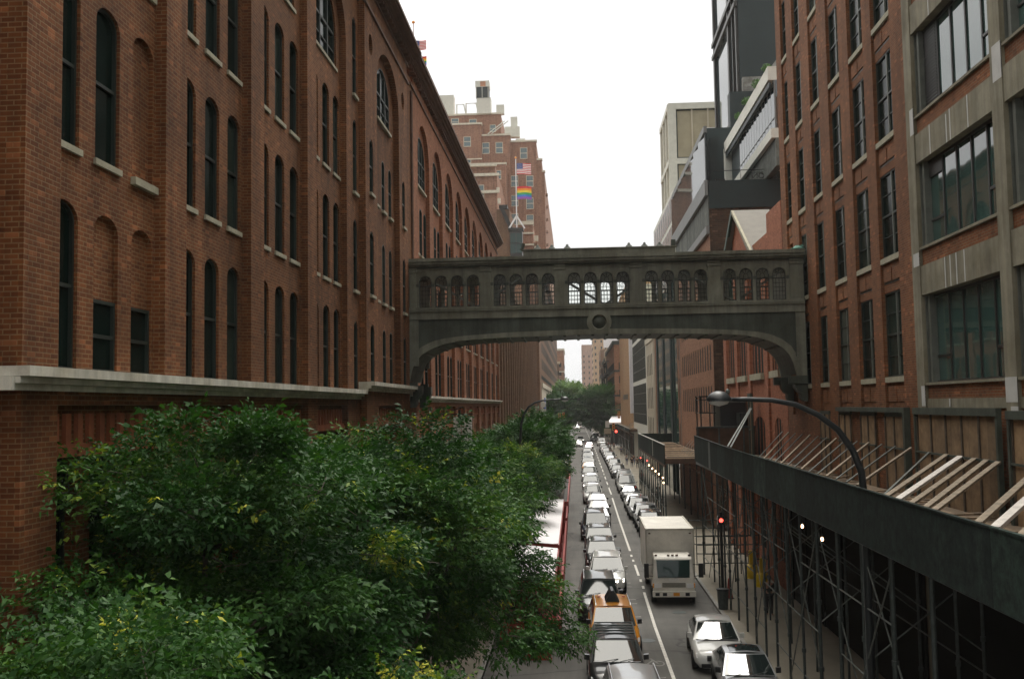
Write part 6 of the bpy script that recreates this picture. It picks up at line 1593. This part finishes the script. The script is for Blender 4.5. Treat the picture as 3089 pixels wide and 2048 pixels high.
def box_truck():
    t = thing('box_truck', 'dirty white box truck parked at the right kerb behind the white sedan', 'truck', (4.6, 52.6, 0), -.012)
    hw = 1.17; yf = -3.95
    a = MB(); a.box(-hw, -2.1, .95, hw, 3.6, 3.38); o = a.build('cargo_box', 'truck_white', t, world=False)
    bv = o.modifiers.new('bevel', 'BEVEL'); bv.width = .05; bv.segments = 2
    a = MB()
    for sx in (-hw, hw): 
        a.bar((sx, -2.12, .95), (sx, -2.12, 3.36), .07); a.bar((sx, -2.1, 3.37), (sx, 3.6, 3.37), .07)
    a.bar((-hw, -2.12, 3.37), (hw, -2.12, 3.37), .07); a.bar((-hw, -2.1, .97), (hw, -2.1, .97), .08)
    a.build('edge_rails', 'truck_grey', t, world=False)
    a = MB()
    for sx in (-1.0, 1.0): a.box(sx-.05, -2.15, 3.14, sx+.05, -2.1, 3.2)
    a.build('marker_lights', 'rust_brown', t, world=False)
    # cab: loft with raked front
    pr = [(yf, .42), (yf-.02, .95), (yf+.02, 1.28), (yf+.24, 2.14), (yf+.42, 2.26), (-2.2, 2.28), (-2.2, .42)]
    def W(z): return .98 if z < 1.3 else .98-(z-1.3)*.09
    v = [(-W(z), y, z) for y, z in pr]+[(W(z), y, z) for y, z in pr]; k = len(pr); a = MB()
    a.add(v, [tuple(range(k-1, -1, -1)), tuple(range(k, 2*k))]+[(i, (i+1) % k, k+(i+1) % k, k+i) for i in range(k)])
    o = a.build('cab', 'truck_white', t, world=False); bv = o.modifiers.new('bevel', 'BEVEL'); bv.width = .06; bv.segments = 3
    def fr(s, u): y = lerp(yf+.03, yf+.225, u); z = lerp(1.30, 2.10, u); return (s*(.92-.07*u), y-.03, z+.0)
    g = MB(); vs = []; 
    for j in range(4):
        for i in range(7): s = -1+2*i/6; p = fr(s, j/3); vs.append((p[0], p[1]+.04*abs(s)**3, p[2]))
    g.add(vs, [(j*7+i, j*7+i+1, (j+1)*7+i+1, (j+1)*7+i) for j in range(3) for i in range(6)]); g.build('windscreen', 'glass_truck', t, world=False, smooth=True)
    for sg in (-1, 1):
        g = MB(); g.add([(sg*.985, yf+.15, 1.35), (sg*.985, -2.6, 1.35), (sg*.915, -2.6, 2.08), (sg*.915, yf+.5, 2.08)], [(0, 1, 2, 3)]); g.build('side_window', 'glass_car', t, world=False)
        m = MB(); m.bar((sg*.95, yf+.15, 1.9), (sg*1.28, yf-.0, 1.9), .03); m.bar((sg*.95, yf+.15, 1.35), (sg*1.28, yf-.0, 1.4), .03); m.box(min(sg*1.18, sg*1.4), yf-.08, 1.32, max(sg*1.18, sg*1.4), yf+.0, 1.98); m.build('mirror', 'plastic', t, world=False)
        h = MB(); h.box(min(sg*.6, sg*.93), yf-.035, .83, max(sg*.6, sg*.93), yf+.05, 1.03); h.build('headlight', 'lens', t, world=False)
        h = MB(); h.box(min(sg*.93, sg*1.0), yf-.01, .83, max(sg*.93, sg*1.0), yf+.12, 1.03); h.build('turn_signal', 'orange_sig', t, world=False)
        for yy, r in ((-3.15, .4), (2.0, .4)):
            w = MB(); w.lathe([(r*.6, -.12), (r, -.11), (r, .11), (r*.6, .12)], (sg*.92, yy, r), 20, 'x'); o = w.build('wheel', 'tyre', t, world=False, smooth=True)
            w = MB(); w.lathe([(.02, 0), (.1, .03), (.2, .0)], (sg*1.03, yy, r), 12, 'x'); w.build('rim', 'rim', o, world=False)
    g = MB(); g.box(-.55, yf-.03, .85, .55, yf+.03, 1.06)
    for k_ in range(4): g.box(-.54, yf-.045, .865+k_*.05, .54, yf-.03, .885+k_*.05, 1)
    g.build('grille', ['plastic', 'truck_grey'], t, world=False)
    g = MB(); g.box(-1.02, yf-.16, .42, 1.02, yf+.0, .68)
    o = g.build('bumper', 'truck_white', t, world=False)
    g = MB()
    for x in (-.8, -.45, .62): g.box(x-.1, yf-.165, .47, x+.1, yf-.158, .62)
    g.build('bumper_holes', 'plastic', t, world=False)
    g = MB(); g.box(-.05, yf-.17, .47, .25, yf-.16, .62); g.build('number_plate', 'orange_sig', t, world=False)
    g = MB()
    for x in (-.8, -.2, 0, .2, .8): g.box(x-.06, yf+.42, 2.27, x+.06, yf+.5, 2.33)
    g.build('roof_lights', 'rust_brown', t, world=False)
    g = MB(); g.bar((-.75, yf-.02, 1.3), (-.1, yf+.06, 1.42), .025); g.bar((.05, yf-.02, 1.3), (.7, yf+.06, 1.42), .025); g.build('wipers', 'plastic', t, world=False)
    text_obj('ISUZU', .16, 'roof_white', t, (0, yf-.012, 1.2), (pi/2-.0, 0, 0), .008, space=1.1)
    g = MB(); g.box(-.7, -2.1, .5, .7, 3.5, .9); g.build('chassis', 'plastic', t, world=False)
M['truck_white'] = plain('truck_white', (.68, .65, .585), .55, var=.14, vs=1.2, fine=8)
M['truck_grey'] = plain('truck_grey', (.5, .47, .4), .6, var=.2)
box_truck()
# ------------------------------------------------------------------ people
def person(x, y, rz, label, top, legs, hair='hair', pose=0, s=1., z=.15, group=None):
    t = thing('person', label, 'person', (x, y, z), rz, group); t.scale = (s, s, s)
    st = (.18, -.14, .05, 0)[pose % 4]
    J = {'pel': (0, 0, .95), 'sp': (0, .01, 1.15), 'ch': (0, .02, 1.36), 'nk': (0, 0, 1.5), 'hd': (0, -.02, 1.62), 'ht': (0, -.01, 1.72)}
    for sg, n in ((-1, 'l'), (1, 'r')):
        k = st*sg
        J['hp'+n] = (sg*.1, 0, .9); J['kn'+n] = (sg*.11, -k*.6-.03, .5); J['an'+n] = (sg*.11, -k*1.2+.03, .09); J['to'+n] = (sg*.12, -k*1.2-.12, .04)
        J['sh'+n] = (sg*.19, .01, 1.41); J['el'+n] = (sg*.25, k*.6+.03, 1.13); J['wr'+n] = (sg*.25, k*.9-.08, .9); J['ha'+n] = (sg*.24, k*.95-.13, .81)
    names = list(J); E_ = [('pel', 'sp'), ('sp', 'ch'), ('ch', 'nk'), ('nk', 'hd'), ('hd', 'ht')]
    for n in 'lr': E_ += [('pel', 'hp'+n), ('hp'+n, 'kn'+n), ('kn'+n, 'an'+n), ('an'+n, 'to'+n), ('ch', 'sh'+n), ('sh'+n, 'el'+n), ('el'+n, 'wr'+n), ('wr'+n, 'ha'+n)]
    R = {'pel': .14, 'sp': .125, 'ch': .15, 'nk': .058, 'hd': .088, 'ht': .075, 'hp': .095, 'kn': .06, 'an': .042, 'to': .035, 'sh': .06, 'el': .042, 'wr': .03, 'ha': .032}
    def skin(sel, edges, grow, nm, mat):
        ids = [n for n in names if n in sel]; me = bpy.data.meshes.new(nm); me.from_pydata([J[n] for n in ids], [(ids.index(a), ids.index(b)) for a, b in edges if a in sel and b in sel], [])
        ob = bpy.data.objects.new(nm, me); COL.objects.link(ob); m = ob.modifiers.new('s', 'SKIN'); ob.modifiers.new('d', 'SUBSURF').levels = 1
        for i, n in enumerate(ids):
            r = R.get(n, R.get(n[:2], .05))*grow; me.skin_vertices[0].data[i].radius = (r, r*.8)
        me.skin_vertices[0].data[0].use_root = True
        dg = bpy.context.evaluated_depsgraph_get(); out = bpy.data.meshes.new_from_object(ob.evaluated_get(dg)); bpy.data.objects.remove(ob)
        out.materials.clear(); out.materials.append(M[mat]); out.polygons.foreach_set('use_smooth', [True]*len(out.polygons)); return out
    key = (pose % 4,)
    if key not in CH:
        CH[key] = (skin(set(names), E_, 1., 'person_body', 'skin'), skin({'pel', 'hpl', 'hpr', 'knl', 'knr', 'anl', 'anr'}, E_, 1.16, 'trousers', 'cloth_black'), skin({'sp', 'ch', 'shl', 'shr', 'ell', 'elr', 'pel'}, E_, 1.17, 'shirt', 'cloth_black'))
    b, tr, sh = CH[key]
    link('body', b, t, False)
    for nm, me, mat in (('trousers', tr, legs), ('shirt', sh, top)):
        m2 = me.copy(); m2.materials.clear(); m2.materials.append(M[mat]); link(nm, m2, t, False)
    h = MB(); h.lathe([(.04, -.07), (.1, -.02), (.108, .05), (.08, .11), (.001, .13)], (0, .015, 1.66), 12); h.build('hair', hair, t, world=False, smooth=True)
    f = MB()
    for sg in (-1, 1): f.box(sg*.035-.012, -.112, 1.635, sg*.035+.012, -.098, 1.65)
    f.box(-.025, -.112, 1.575, .025, -.1, 1.585); f.build('face', 'hair', t, world=False)
    return t
PP = [(8.3, 150, 'cloth_black', 'cloth_black', 'person in black walking at the front left of the far group'), (9.0, 148, 'cloth_black', 'cloth_black', 'person in dark clothes at the front of the far group'), (9.9, 150, 'cloth_green', 'cloth_blue', 'person in green top and jeans at the right of the far group'), (7.9, 157, 'cloth_white', 'cloth_blue', 'person in white shirt in the far group behind the dark ones'), (8.9, 155.5, 'cloth_black', 'cloth_blue', 'person in black top standing deeper in the far group'),
      (7.1, 205, 'cloth_white', 'cloth_black', 'person in white shirt by the street sign pole'), (7.9, 208, 'cloth_pink', 'cloth_black', 'person in pink top by the street sign pole'), (6.9, 213, 'cloth_red', 'cloth_blue', 'person in red top nearest the kerb before the avenue'), (8.4, 186, 'cloth_blue', 'cloth_black', 'person in blue top beside the third shed'), (7.6, 118, 'cloth_red', 'cloth_black', 'person in red beside the parked white van'), (7.9, 98, 'cloth_black', 'cloth_black', 'person in dark clothes near the posts of the second shed'),
      (8.45, 45.5, 'cloth_black', 'cloth_black', 'person in dark clothes walking in shadow under the near shed')]
for i, (x, y, a_, b_, l) in enumerate(PP): person(x, y, (0, pi, .4, 2.6)[i % 4], l, a_, b_, pose=i)

# ------------------------------------------------------------------ trees
def leafmat(name, stops, rough=.55):
    m = bpy.data.materials.new(name); m.use_nodes = True; nt = m.node_tree; nt.nodes.clear()
    out = nd(nt, 'ShaderNodeOutputMaterial'); b = nd(nt, 'ShaderNodeBsdfPrincipled'); tr = nd(nt, 'ShaderNodeBsdfTranslucent'); mx = nd(nt, 'ShaderNodeMixShader'); mx.inputs[0].default_value = .22
    at = nd(nt, 'ShaderNodeAttribute', attribute_name='tint')
    c = ramp(nt, at.outputs['Fac'], stops)
    nt.links.new(c, b.inputs['Base Color']); nt.links.new(mix(nt, 1, c, (1.3, 1.5, .5), 'MULTIPLY'), tr.inputs[0])
    b.inputs['Roughness'].default_value = rough; b.inputs['Specular IOR Level'].default_value = .15
    nt.links.new(b.outputs[0], mx.inputs[1]); nt.links.new(tr.outputs[0], mx.inputs[2]); nt.links.new(mx.outputs[0], out.inputs[0]); return m
M['leaf'] = leafmat('leaf', [(0, (.013, .044, .012)), (.35, (.025, .076, .018)), (.62, (.050, .120, .026)), (.84, (.11, .19, .035)), (.93, (.24, .30, .035)), (1, (.40, .38, .05))])
M['leaf_far'] = leafmat('leaf_far', [(0, (.014, .048, .018)), (.5, (.028, .085, .028)), (1, (.08, .16, .045))], .6)
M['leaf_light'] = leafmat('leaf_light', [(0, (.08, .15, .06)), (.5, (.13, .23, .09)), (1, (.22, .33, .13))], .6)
M['bark'] = plain('bark', (.085, .07, .055), .9, var=.35, vs=6, bmp=.5)
def twig_template(n, L, lw, ll):
    """pinnate twig along +x, leaflets drooping a little: arrays (k,4,3) and (k,)"""
    q = []
    for i in range(n):
        s = L*(i+.6)/n; side = (-1)**i if i < n-1 else 0
        a = radians(52)*side; d = np.array([cos(a), sin(a), -.18]); d /= np.linalg.norm(d); w = np.cross(d, [0, 0, 1]); w /= np.linalg.norm(w)
        o = np.array([s, 0, -.25*s*s/L]); l = ll*(1-.25*abs(i/n-.5)); up = np.array([0, 0, .12*lw])
        q.append([o, o+d*l*.45+w*lw/2-up, o+d*l+np.array([0, 0, -.12*l]), o+d*l*.45-w*lw/2-up])
    return np.array(q)
def leaf_mesh(name, P, D, roll, S, T, tmpl, mat):
    """place the twig template at points P pointing along D"""
    N = len(P); k = len(tmpl); D = D/np.linalg.norm(D, axis=1)[:, None]
    up = np.tile([0, 0, 1.], (N, 1)); B = np.cross(up, D); ln = np.linalg.norm(B, axis=1)[:, None]; B = np.where(ln < .05, [[1., 0, 0]], B/np.maximum(ln, 1e-6)); U = np.cross(D, B)
    c, s = np.cos(roll)[:, None], np.sin(roll)[:, None]; B2 = B*c+U*s; U2 = -B*s+U*c
    q = tmpl.reshape(-1, 3)
    V = P[:, None, :]+S[:, None, None]*(q[None, :, 0:1]*D[:, None, :]+q[None, :, 1:2]*B2[:, None, :]+q[None, :, 2:3]*U2[:, None, :])
    V = V.reshape(N, k, 4, 3); J = RNG.normal(0, .022, (N, k, 1, 3)); sc_ = RNG.uniform(.65, 1.25, (N, k, 1, 1)); V = V[:, :, :1]+(V-V[:, :, :1])*sc_+J; V[:, :, 1:] += RNG.normal(0, .012, (N, k, 3, 3)); V[:, :, 2:3, 2:3] -= RNG.uniform(0, .05, (N, k, 1, 1)); V = V.reshape(-1, 3); nf = N*k
    me = bpy.data.meshes.new(name); me.vertices.add(len(V)); me.vertices.foreach_set('co', V.astype(np.float32).ravel())
    me.loops.add(nf*4); me.loops.foreach_set('vertex_index', np.arange(nf*4, dtype=np.int32)); me.polygons.add(nf)
    me.polygons.foreach_set('loop_start', np.arange(0, nf*4, 4, dtype=np.int32)); me.polygons.foreach_set('loop_total', np.full(nf, 4, dtype=np.int32))
    at = me.attributes.new('tint', 'FLOAT', 'FACE'); tt = np.clip(np.repeat(T, k)+RNG.normal(0, .06, nf), 0, 1); at.data.foreach_set('value', tt.astype(np.float32))
    me.materials.append(M[mat]); me.update(calc_edges=True); me.validate(); return me
def tree(x, y, z0, H, R, label, nt_=5000, leaf=(.1, .038), seed=1, mat='leaf', trunk=.16, fork=.38, flat=.62, clumps=46, tw=(9, .34), lean=(0, 0), group=None, name='street_tree', ctr=.66, yellow=.05, crad=.95, gap=.0, extra=(), tm=.42):
    rng = np.random.default_rng(seed); t = thing(name, label, 'tree', (x, y, z0), 0, group)
    cz = H*ctr; rz = H*(1-ctr)
    # clump centres through the crown
    C = []
    while len(C) < clumps:
        p = rng.uniform(-1, 1, 3); r = np.linalg.norm(p)
        if r > 1 or r < .35: continue
        if p[2] < -.55 and rng.random() < .6: continue
        ok = all(np.linalg.norm((p-c)*[1, 1, .8]) > .27 for c in C) or rng.random() < .15
        if ok: C.append(p*(.9+.2*rng.random()))
    C = np.array(C); K = C*[R-.45, R-.45, rz-.3]+[lean[0], lean[1], cz]
    for e in extra: K = np.vstack([K, e]); C = np.vstack([C, (0, 0, 0)])
    clumps = len(K)
    # limbs
    w = MB(); fz = H*fork; base = [(0, 0, 0), (.04, .02, fz*.5), (lean[0]*.15, lean[1]*.15, fz)]
    w.tube(base, [trunk, trunk*.8, trunk*.65], 9, 0); trk = w.build('trunk', 'bark', t, world=False, smooth=True)
    br = MB(); nl = 7; hubs = []
    for k in range(nl):
        a = 2*pi*k/nl+rng.uniform(-.3, .3); rr = R*.48; q = np.array([cos(a)*rr+lean[0], sin(a)*rr+lean[1], cz-rz*.15+rng.uniform(-.2, .5)*rz])
        p0 = np.array([lean[0]*.15, lean[1]*.15, fz*(.82+.03*k)]); m = (p0+q)/2+[0, 0, -.12*rz]
        br.tube([tuple(p0), tuple(m), tuple(q)], [trunk*.42, trunk*.3, trunk*.2], 6); hubs.append(q)
    hubs.append(np.array([lean[0], lean[1], cz+rz*.2])); br.tube([(lean[0]*.15, lean[1]*.15, fz), tuple(hubs[-1])], [trunk*.55, trunk*.22], 6)
    hubs = np.array(hubs)
    for c in K:
        h = hubs[np.argmin(np.linalg.norm(hubs-c, axis=1))]; m = (h+c)/2+rng.normal(0, .12, 3)+[0, 0, .1]; br.tube([tuple(h), tuple(m), tuple(c)], [trunk*.17, trunk*.11, trunk*.05], 5)
        for _ in range(3):
            e = c+rng.normal(0, 1, 3)*crad*.5*np.array([1, 1, .5]); br.tube([tuple(c), tuple(e)], [trunk*.06, trunk*.03], 4, cap=False)
    br.build('limbs', 'bark', t, world=False, smooth=True)
    # twigs around the clumps
    wgt = rng.uniform(.4, 1.6, clumps); idx = rng.choice(clumps, nt_, p=wgt/wgt.sum())
    d = rng.normal(size=(nt_, 3)); d /= np.linalg.norm(d, axis=1)[:, None]; rad = (rng.random(nt_)**.45)*crad*rng.uniform(.55, 1.3, clumps)[idx]
    P = K[idx]+d*rad[:, None]*[1, 1, flat]
    out = P-np.array([lean[0], lean[1], cz-rz*.6]); out /= np.linalg.norm(out, axis=1)[:, None]
    D = d*[1, 1, .35]+out*.9+rng.normal(0, .35, (nt_, 3)); D[:, 2] -= .12
    ct = rng.normal(tm, .17, clumps)[idx]; T = ct+rng.normal(0, .1, nt_)
    hi = (P[:, 2] > cz+rz*.1) & (rad > crad*.7); ye = (rng.random(nt_) < yellow) & hi; T[ye] = rng.uniform(.84, 1, ye.sum())
    for _ in range(2):                                              # a few whole sprays of young yellow leaves
        c0 = P[rng.integers(nt_)]; nb = np.linalg.norm(P-c0, axis=1) < .3
        if yellow: T[nb] = rng.uniform(.8, .97, nb.sum())
    tm = twig_template(tw[0], tw[1], leaf[1], leaf[0])
    me = leaf_mesh('crown_leaves', P, D, rng.normal(0, .5, nt_), rng.uniform(.75, 1.2, nt_), T, tm, mat)
    link('crown', me, t, False); return t
TREES = [
 # x, y, H, R, twigs, leaf, seed, clumps, label
 (-6.0, 15.9, 9.8, 3.5, 15500, (.115, .048), 5, 62, 'large leafy tree in the left foreground reaching up to the stone band'),
 (-4.6, 21.9, 9.6, 3.4, 13500, (.118, .05), 9, 54, 'leafy tree second along the left kerb with a dense broad crown'),
 (-4.4, 28.6, 8.5, 3.3, 11000, (.125, .053), 13, 52, 'leafy tree third along the left kerb, its branches over the roadway'),
 (-5.1, 35.6, 8.4, 2.9, 8000, (.14, .06), 17, 50, 'leafy tree fourth along the left kerb beside the nearest dining shed'),
 (-5.0, 43.5, 7.9, 2.9, 6000, (.16, .07), 21, 44, 'leafy tree fifth along the left kerb in front of the bridge bracket'),
 (-4.9, 51.5, 7.3, 2.9, 4500, (.18, .08), 25, 40, 'leafy tree beneath the blade sign just past the bridge'),
 (-4.6, 59.5, 7.6, 3.1, 3600, (.2, .085), 29, 38, 'leafy tree just before the slim lamp on the left'),
 (-4.1, 68, 8.4, 3.3, 3200, (.22, .1), 33, 36, 'leafy tree behind the slim lamp on the left'),
 (-3.7, 77, 8.8, 3.6, 2800, (.25, .11), 37, 34, 'leafy tree in the far half of the left row, level with the ribbed wall'),
 (-3.7, 87, 8.6, 3.7, 2400, (.28, .12), 41, 34, 'leafy tree second from the far end of the left row'),
 (-3.6, 98, 8.8, 3.7, 2200, (.3, .13), 45, 34, 'leafy tree at the far end of the left row')]
EX = {13: [(3.3, -.3, 4.1), (3.9, -.5, 3.1), (2.9, .6, 4.8), (3.0, -1.0, 3.2)], 9: [(2.9, 2.2, 4.0), (2.2, 3.0, 5.4)], 5: [(-1.4, -1.5, 4.6), (1.9, 1.5, 4.4)]}
for (x, y, H, R, n, lf, sd, cl, lb) in TREES:
    tree(x, y, .15, H, R, lb, n, lf, sd, clumps=cl, trunk=.17, tw=(8, lf[0]*2.8), extra=EX.get(sd, ()), yellow=.03 if y < 50 else .0)
tree(-4.2, 9.6, .15, 7.75, 2.3, 'young tree with loose branches at the bottom left corner', 7800, (.09, .036), 61, clumps=34, trunk=.09, tw=(9, .29), yellow=.03, ctr=.7, crad=.7, tm=.3)
tree(-2.9, 13.2, .15, 6.6, 2.2, 'low leafy tree with yellow tips along the bottom edge of the picture', 8000, (.095, .038), 67, clumps=32, trunk=.1, tw=(9, .3), yellow=.03, ctr=.68, crad=.75)
tree(7.0, 268, .15, 14.2, 5.8, 'big round dark green tree past the avenue in the middle of the far street', 3600, (.8, .36), 71, 'leaf_far', .4, .3, .8, 60, (7, 1.5), name='far_tree', ctr=.58, crad=1.7, yellow=0)
tree(-5.2, 272, .15, 12.5, 5.0, 'dark green tree left of the far road behind the framed sign', 3000, (.8, .36), 73, 'leaf_far', .35, .3, .8, 50, (7, 1.5), name='far_tree', ctr=.58, crad=1.6, yellow=0)
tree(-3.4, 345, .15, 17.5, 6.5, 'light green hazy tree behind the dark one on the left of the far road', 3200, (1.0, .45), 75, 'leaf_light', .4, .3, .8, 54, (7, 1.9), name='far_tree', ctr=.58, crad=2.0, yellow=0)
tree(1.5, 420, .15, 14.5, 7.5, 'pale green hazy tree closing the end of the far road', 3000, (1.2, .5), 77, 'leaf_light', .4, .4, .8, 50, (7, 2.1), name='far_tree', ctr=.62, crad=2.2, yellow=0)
tree(9.2, 298, .15, 12.0, 4.6, 'dark tree behind the big round one by the fire escapes', 2200, (.8, .36), 79, 'leaf_far', .35, .3, .8, 40, (7, 1.5), name='far_tree', ctr=.58, crad=1.6, yellow=0)
def roof_plants():
    for k, (x, y, z, r) in enumerate(((-11, 474, 30.2, 2.6), (-7.5, 482, 24, 1.8))):
        m = small_shrub((0, 0, 0), r, '', 600, 90+k); o = m.build('roof_shrub', 'leaf_plain', None); o.location = (x, y, z)
        tag(o, ['green shrubs on the roof edge of the far left apartment block', 'pale shrubs on the lower ledge of the far left block'][k], 'shrub')
    for k, (y, s) in enumerate(((84.25, .9), (80.1, 1.0), (75.7, .95), (72.1, .8))):
        m = small_shrub((0, 0, 0), s*.5, '', 300, 50+k); o = m.build('terrace_shrub', 'leaf_bright', None); o.location = (14.45, y, 33.85)
        tag(o, ['lowest and farthest green shrub on the sloping terrace edge', 'second green shrub up along the terrace edge', 'third green shrub up along the terrace edge', 'highest and nearest green shrub on the terrace edge'][k], 'shrub', 'shrubs along the terrace edge')
M['leaf_bright'] = plain('leaf_bright', (.07, .17, .03), .6, var=.4, vs=2)
roof_plants()
# ------------------------------------------------------------------ camera, light, air
cam = bpy.data.cameras.new('camera'); co = bpy.data.objects.new('camera', cam); COL.objects.link(co)
cam.sensor_width = 36; cam.sensor_fit = 'HORIZONTAL'; cam.lens = 36*3003/3089; cam.clip_end = 6000; cam.clip_start = .1
R_ = Vector((0.9978863511172946, 0.06284238737577476, -0.016542811209838068)); U_ = Vector((0.020673569914465936, -0.06566117520001795, 0.997627793106399)); F_ = Vector((-0.0616070918060816, 0.9958611572002724, 0.06682156701942435))
mt = Matrix((( R_.x, U_.x, -F_.x, 0), (R_.y, U_.y, -F_.y, 0), (R_.z, U_.z, -F_.z, 9.6), (0, 0, 0, 1)))
co.matrix_world = mt; SC.camera = co
SUN_EL, SUN_AZ = radians(60), radians(12)
wd_ = bpy.data.worlds.new('World'); SC.world = wd_; wd_.use_nodes = True; nt = wd_.node_tree; nt.nodes.clear()
out = nd(nt, 'ShaderNodeOutputWorld'); bg = nd(nt, 'ShaderNodeBackground'); sk = nd(nt, 'ShaderNodeTexSky', sky_type='NISHITA')
sk.sun_disc = False; sk.sun_elevation = SUN_EL; sk.sun_rotation = SUN_AZ; sk.air_density = 2.0; sk.dust_density = 6.0; sk.ozone_density = 1.0
hs = nd(nt, 'ShaderNodeHueSaturation'); hs.inputs['Saturation'].default_value = .12; nt.links.new(sk.outputs[0], hs.inputs['Color'])
# overcast layer: soft cloud structure over the desaturated sky
tc = nd(nt, 'ShaderNodeTexCoord'); cl = noise(nt, tc.outputs['Generated'], 2.2, 5, .55)
ov = ramp(nt, cl, [(.3, (9.0, 9.15, 9.4)), (.7, (10.2, 10.25, 10.3))])
sx = nd(nt, 'ShaderNodeSeparateXYZ'); nt.links.new(tc.outputs['Generated'], sx.inputs[0])
mr = nd(nt, 'ShaderNodeMapRange'); mr.inputs[1].default_value = .3; mr.inputs[2].default_value = 1.0; mr.inputs[3].default_value = .54; mr.inputs[4].default_value = 2.3; nt.links.new(sx.outputs[2], mr.inputs[0])
my = nd(nt, 'ShaderNodeMapRange'); my.inputs[1].default_value = -1; my.inputs[2].default_value = 1; my.inputs[3].default_value = .42; my.inputs[4].default_value = 1.12; nt.links.new(sx.outputs[1], my.inputs[0])
mm = nd(nt, 'ShaderNodeMath', operation='MULTIPLY'); nt.links.new(mr.outputs[0], mm.inputs[0]); nt.links.new(my.outputs[0], mm.inputs[1])
gcol = nd(nt, 'ShaderNodeCombineColor')
for i_ in range(3): nt.links.new(mm.outputs[0], gcol.inputs[i_])
warm = ramp(nt, sx.outputs[2], [(.3, (1.0, .995, .985)), (.75, (1.0, .955, .86))])
nt.links.new(mix(nt, 1, mix(nt, 1, mix(nt, .82, hs.outputs[0], ov), gcol.outputs[0], 'MULTIPLY'), warm, 'MULTIPLY'), bg.inputs[0]); bg.inputs[1].default_value = SKY
nt.links.new(bg.outputs[0], out.inputs[0])
sl = bpy.data.lights.new('sun', 'SUN'); so = bpy.data.objects.new('sun', sl); COL.objects.link(so); sl.energy = .9; sl.angle = radians(25); sl.color = (1, .97, .92)
sd = Vector((sin(SUN_AZ)*cos(SUN_EL), cos(SUN_AZ)*cos(SUN_EL), sin(SUN_EL)))
so.rotation_euler = sd.to_track_quat('Z', 'Y').to_euler()
if HAZE:
    hz = MB(); hz.box(-900, -120, -1.2, 900, 1300, 110); o = hz.build('haze', None and [] or 'glass'); o['kind'] = 'stuff'
    m = bpy.data.materials.new('haze'); m.use_nodes = True; n_ = m.node_tree; n_.nodes.clear()
    oo = nd(n_, 'ShaderNodeOutputMaterial'); pv = nd(n_, 'ShaderNodeVolumePrincipled'); pv.inputs['Color'].default_value = (.93, .94, .96, 1); pv.inputs['Density'].default_value = HAZE
    n_.links.new(pv.outputs[0], oo.inputs['Volume']); o.data.materials.clear(); o.data.materials.append(m)
SC.view_settings.view_transform = 'Standard'; SC.view_settings.look = 'None'; SC.view_settings.exposure = EXPO; SC.view_settings.gamma = 1
SC.cycles.max_bounces = 8; SC.cycles.diffuse_bounces = 4; SC.cycles.glossy_bounces = 3; SC.cycles.transparent_max_bounces = 12; SC.cycles.volume_bounces = 1
SC.cycles.use_denoising = True
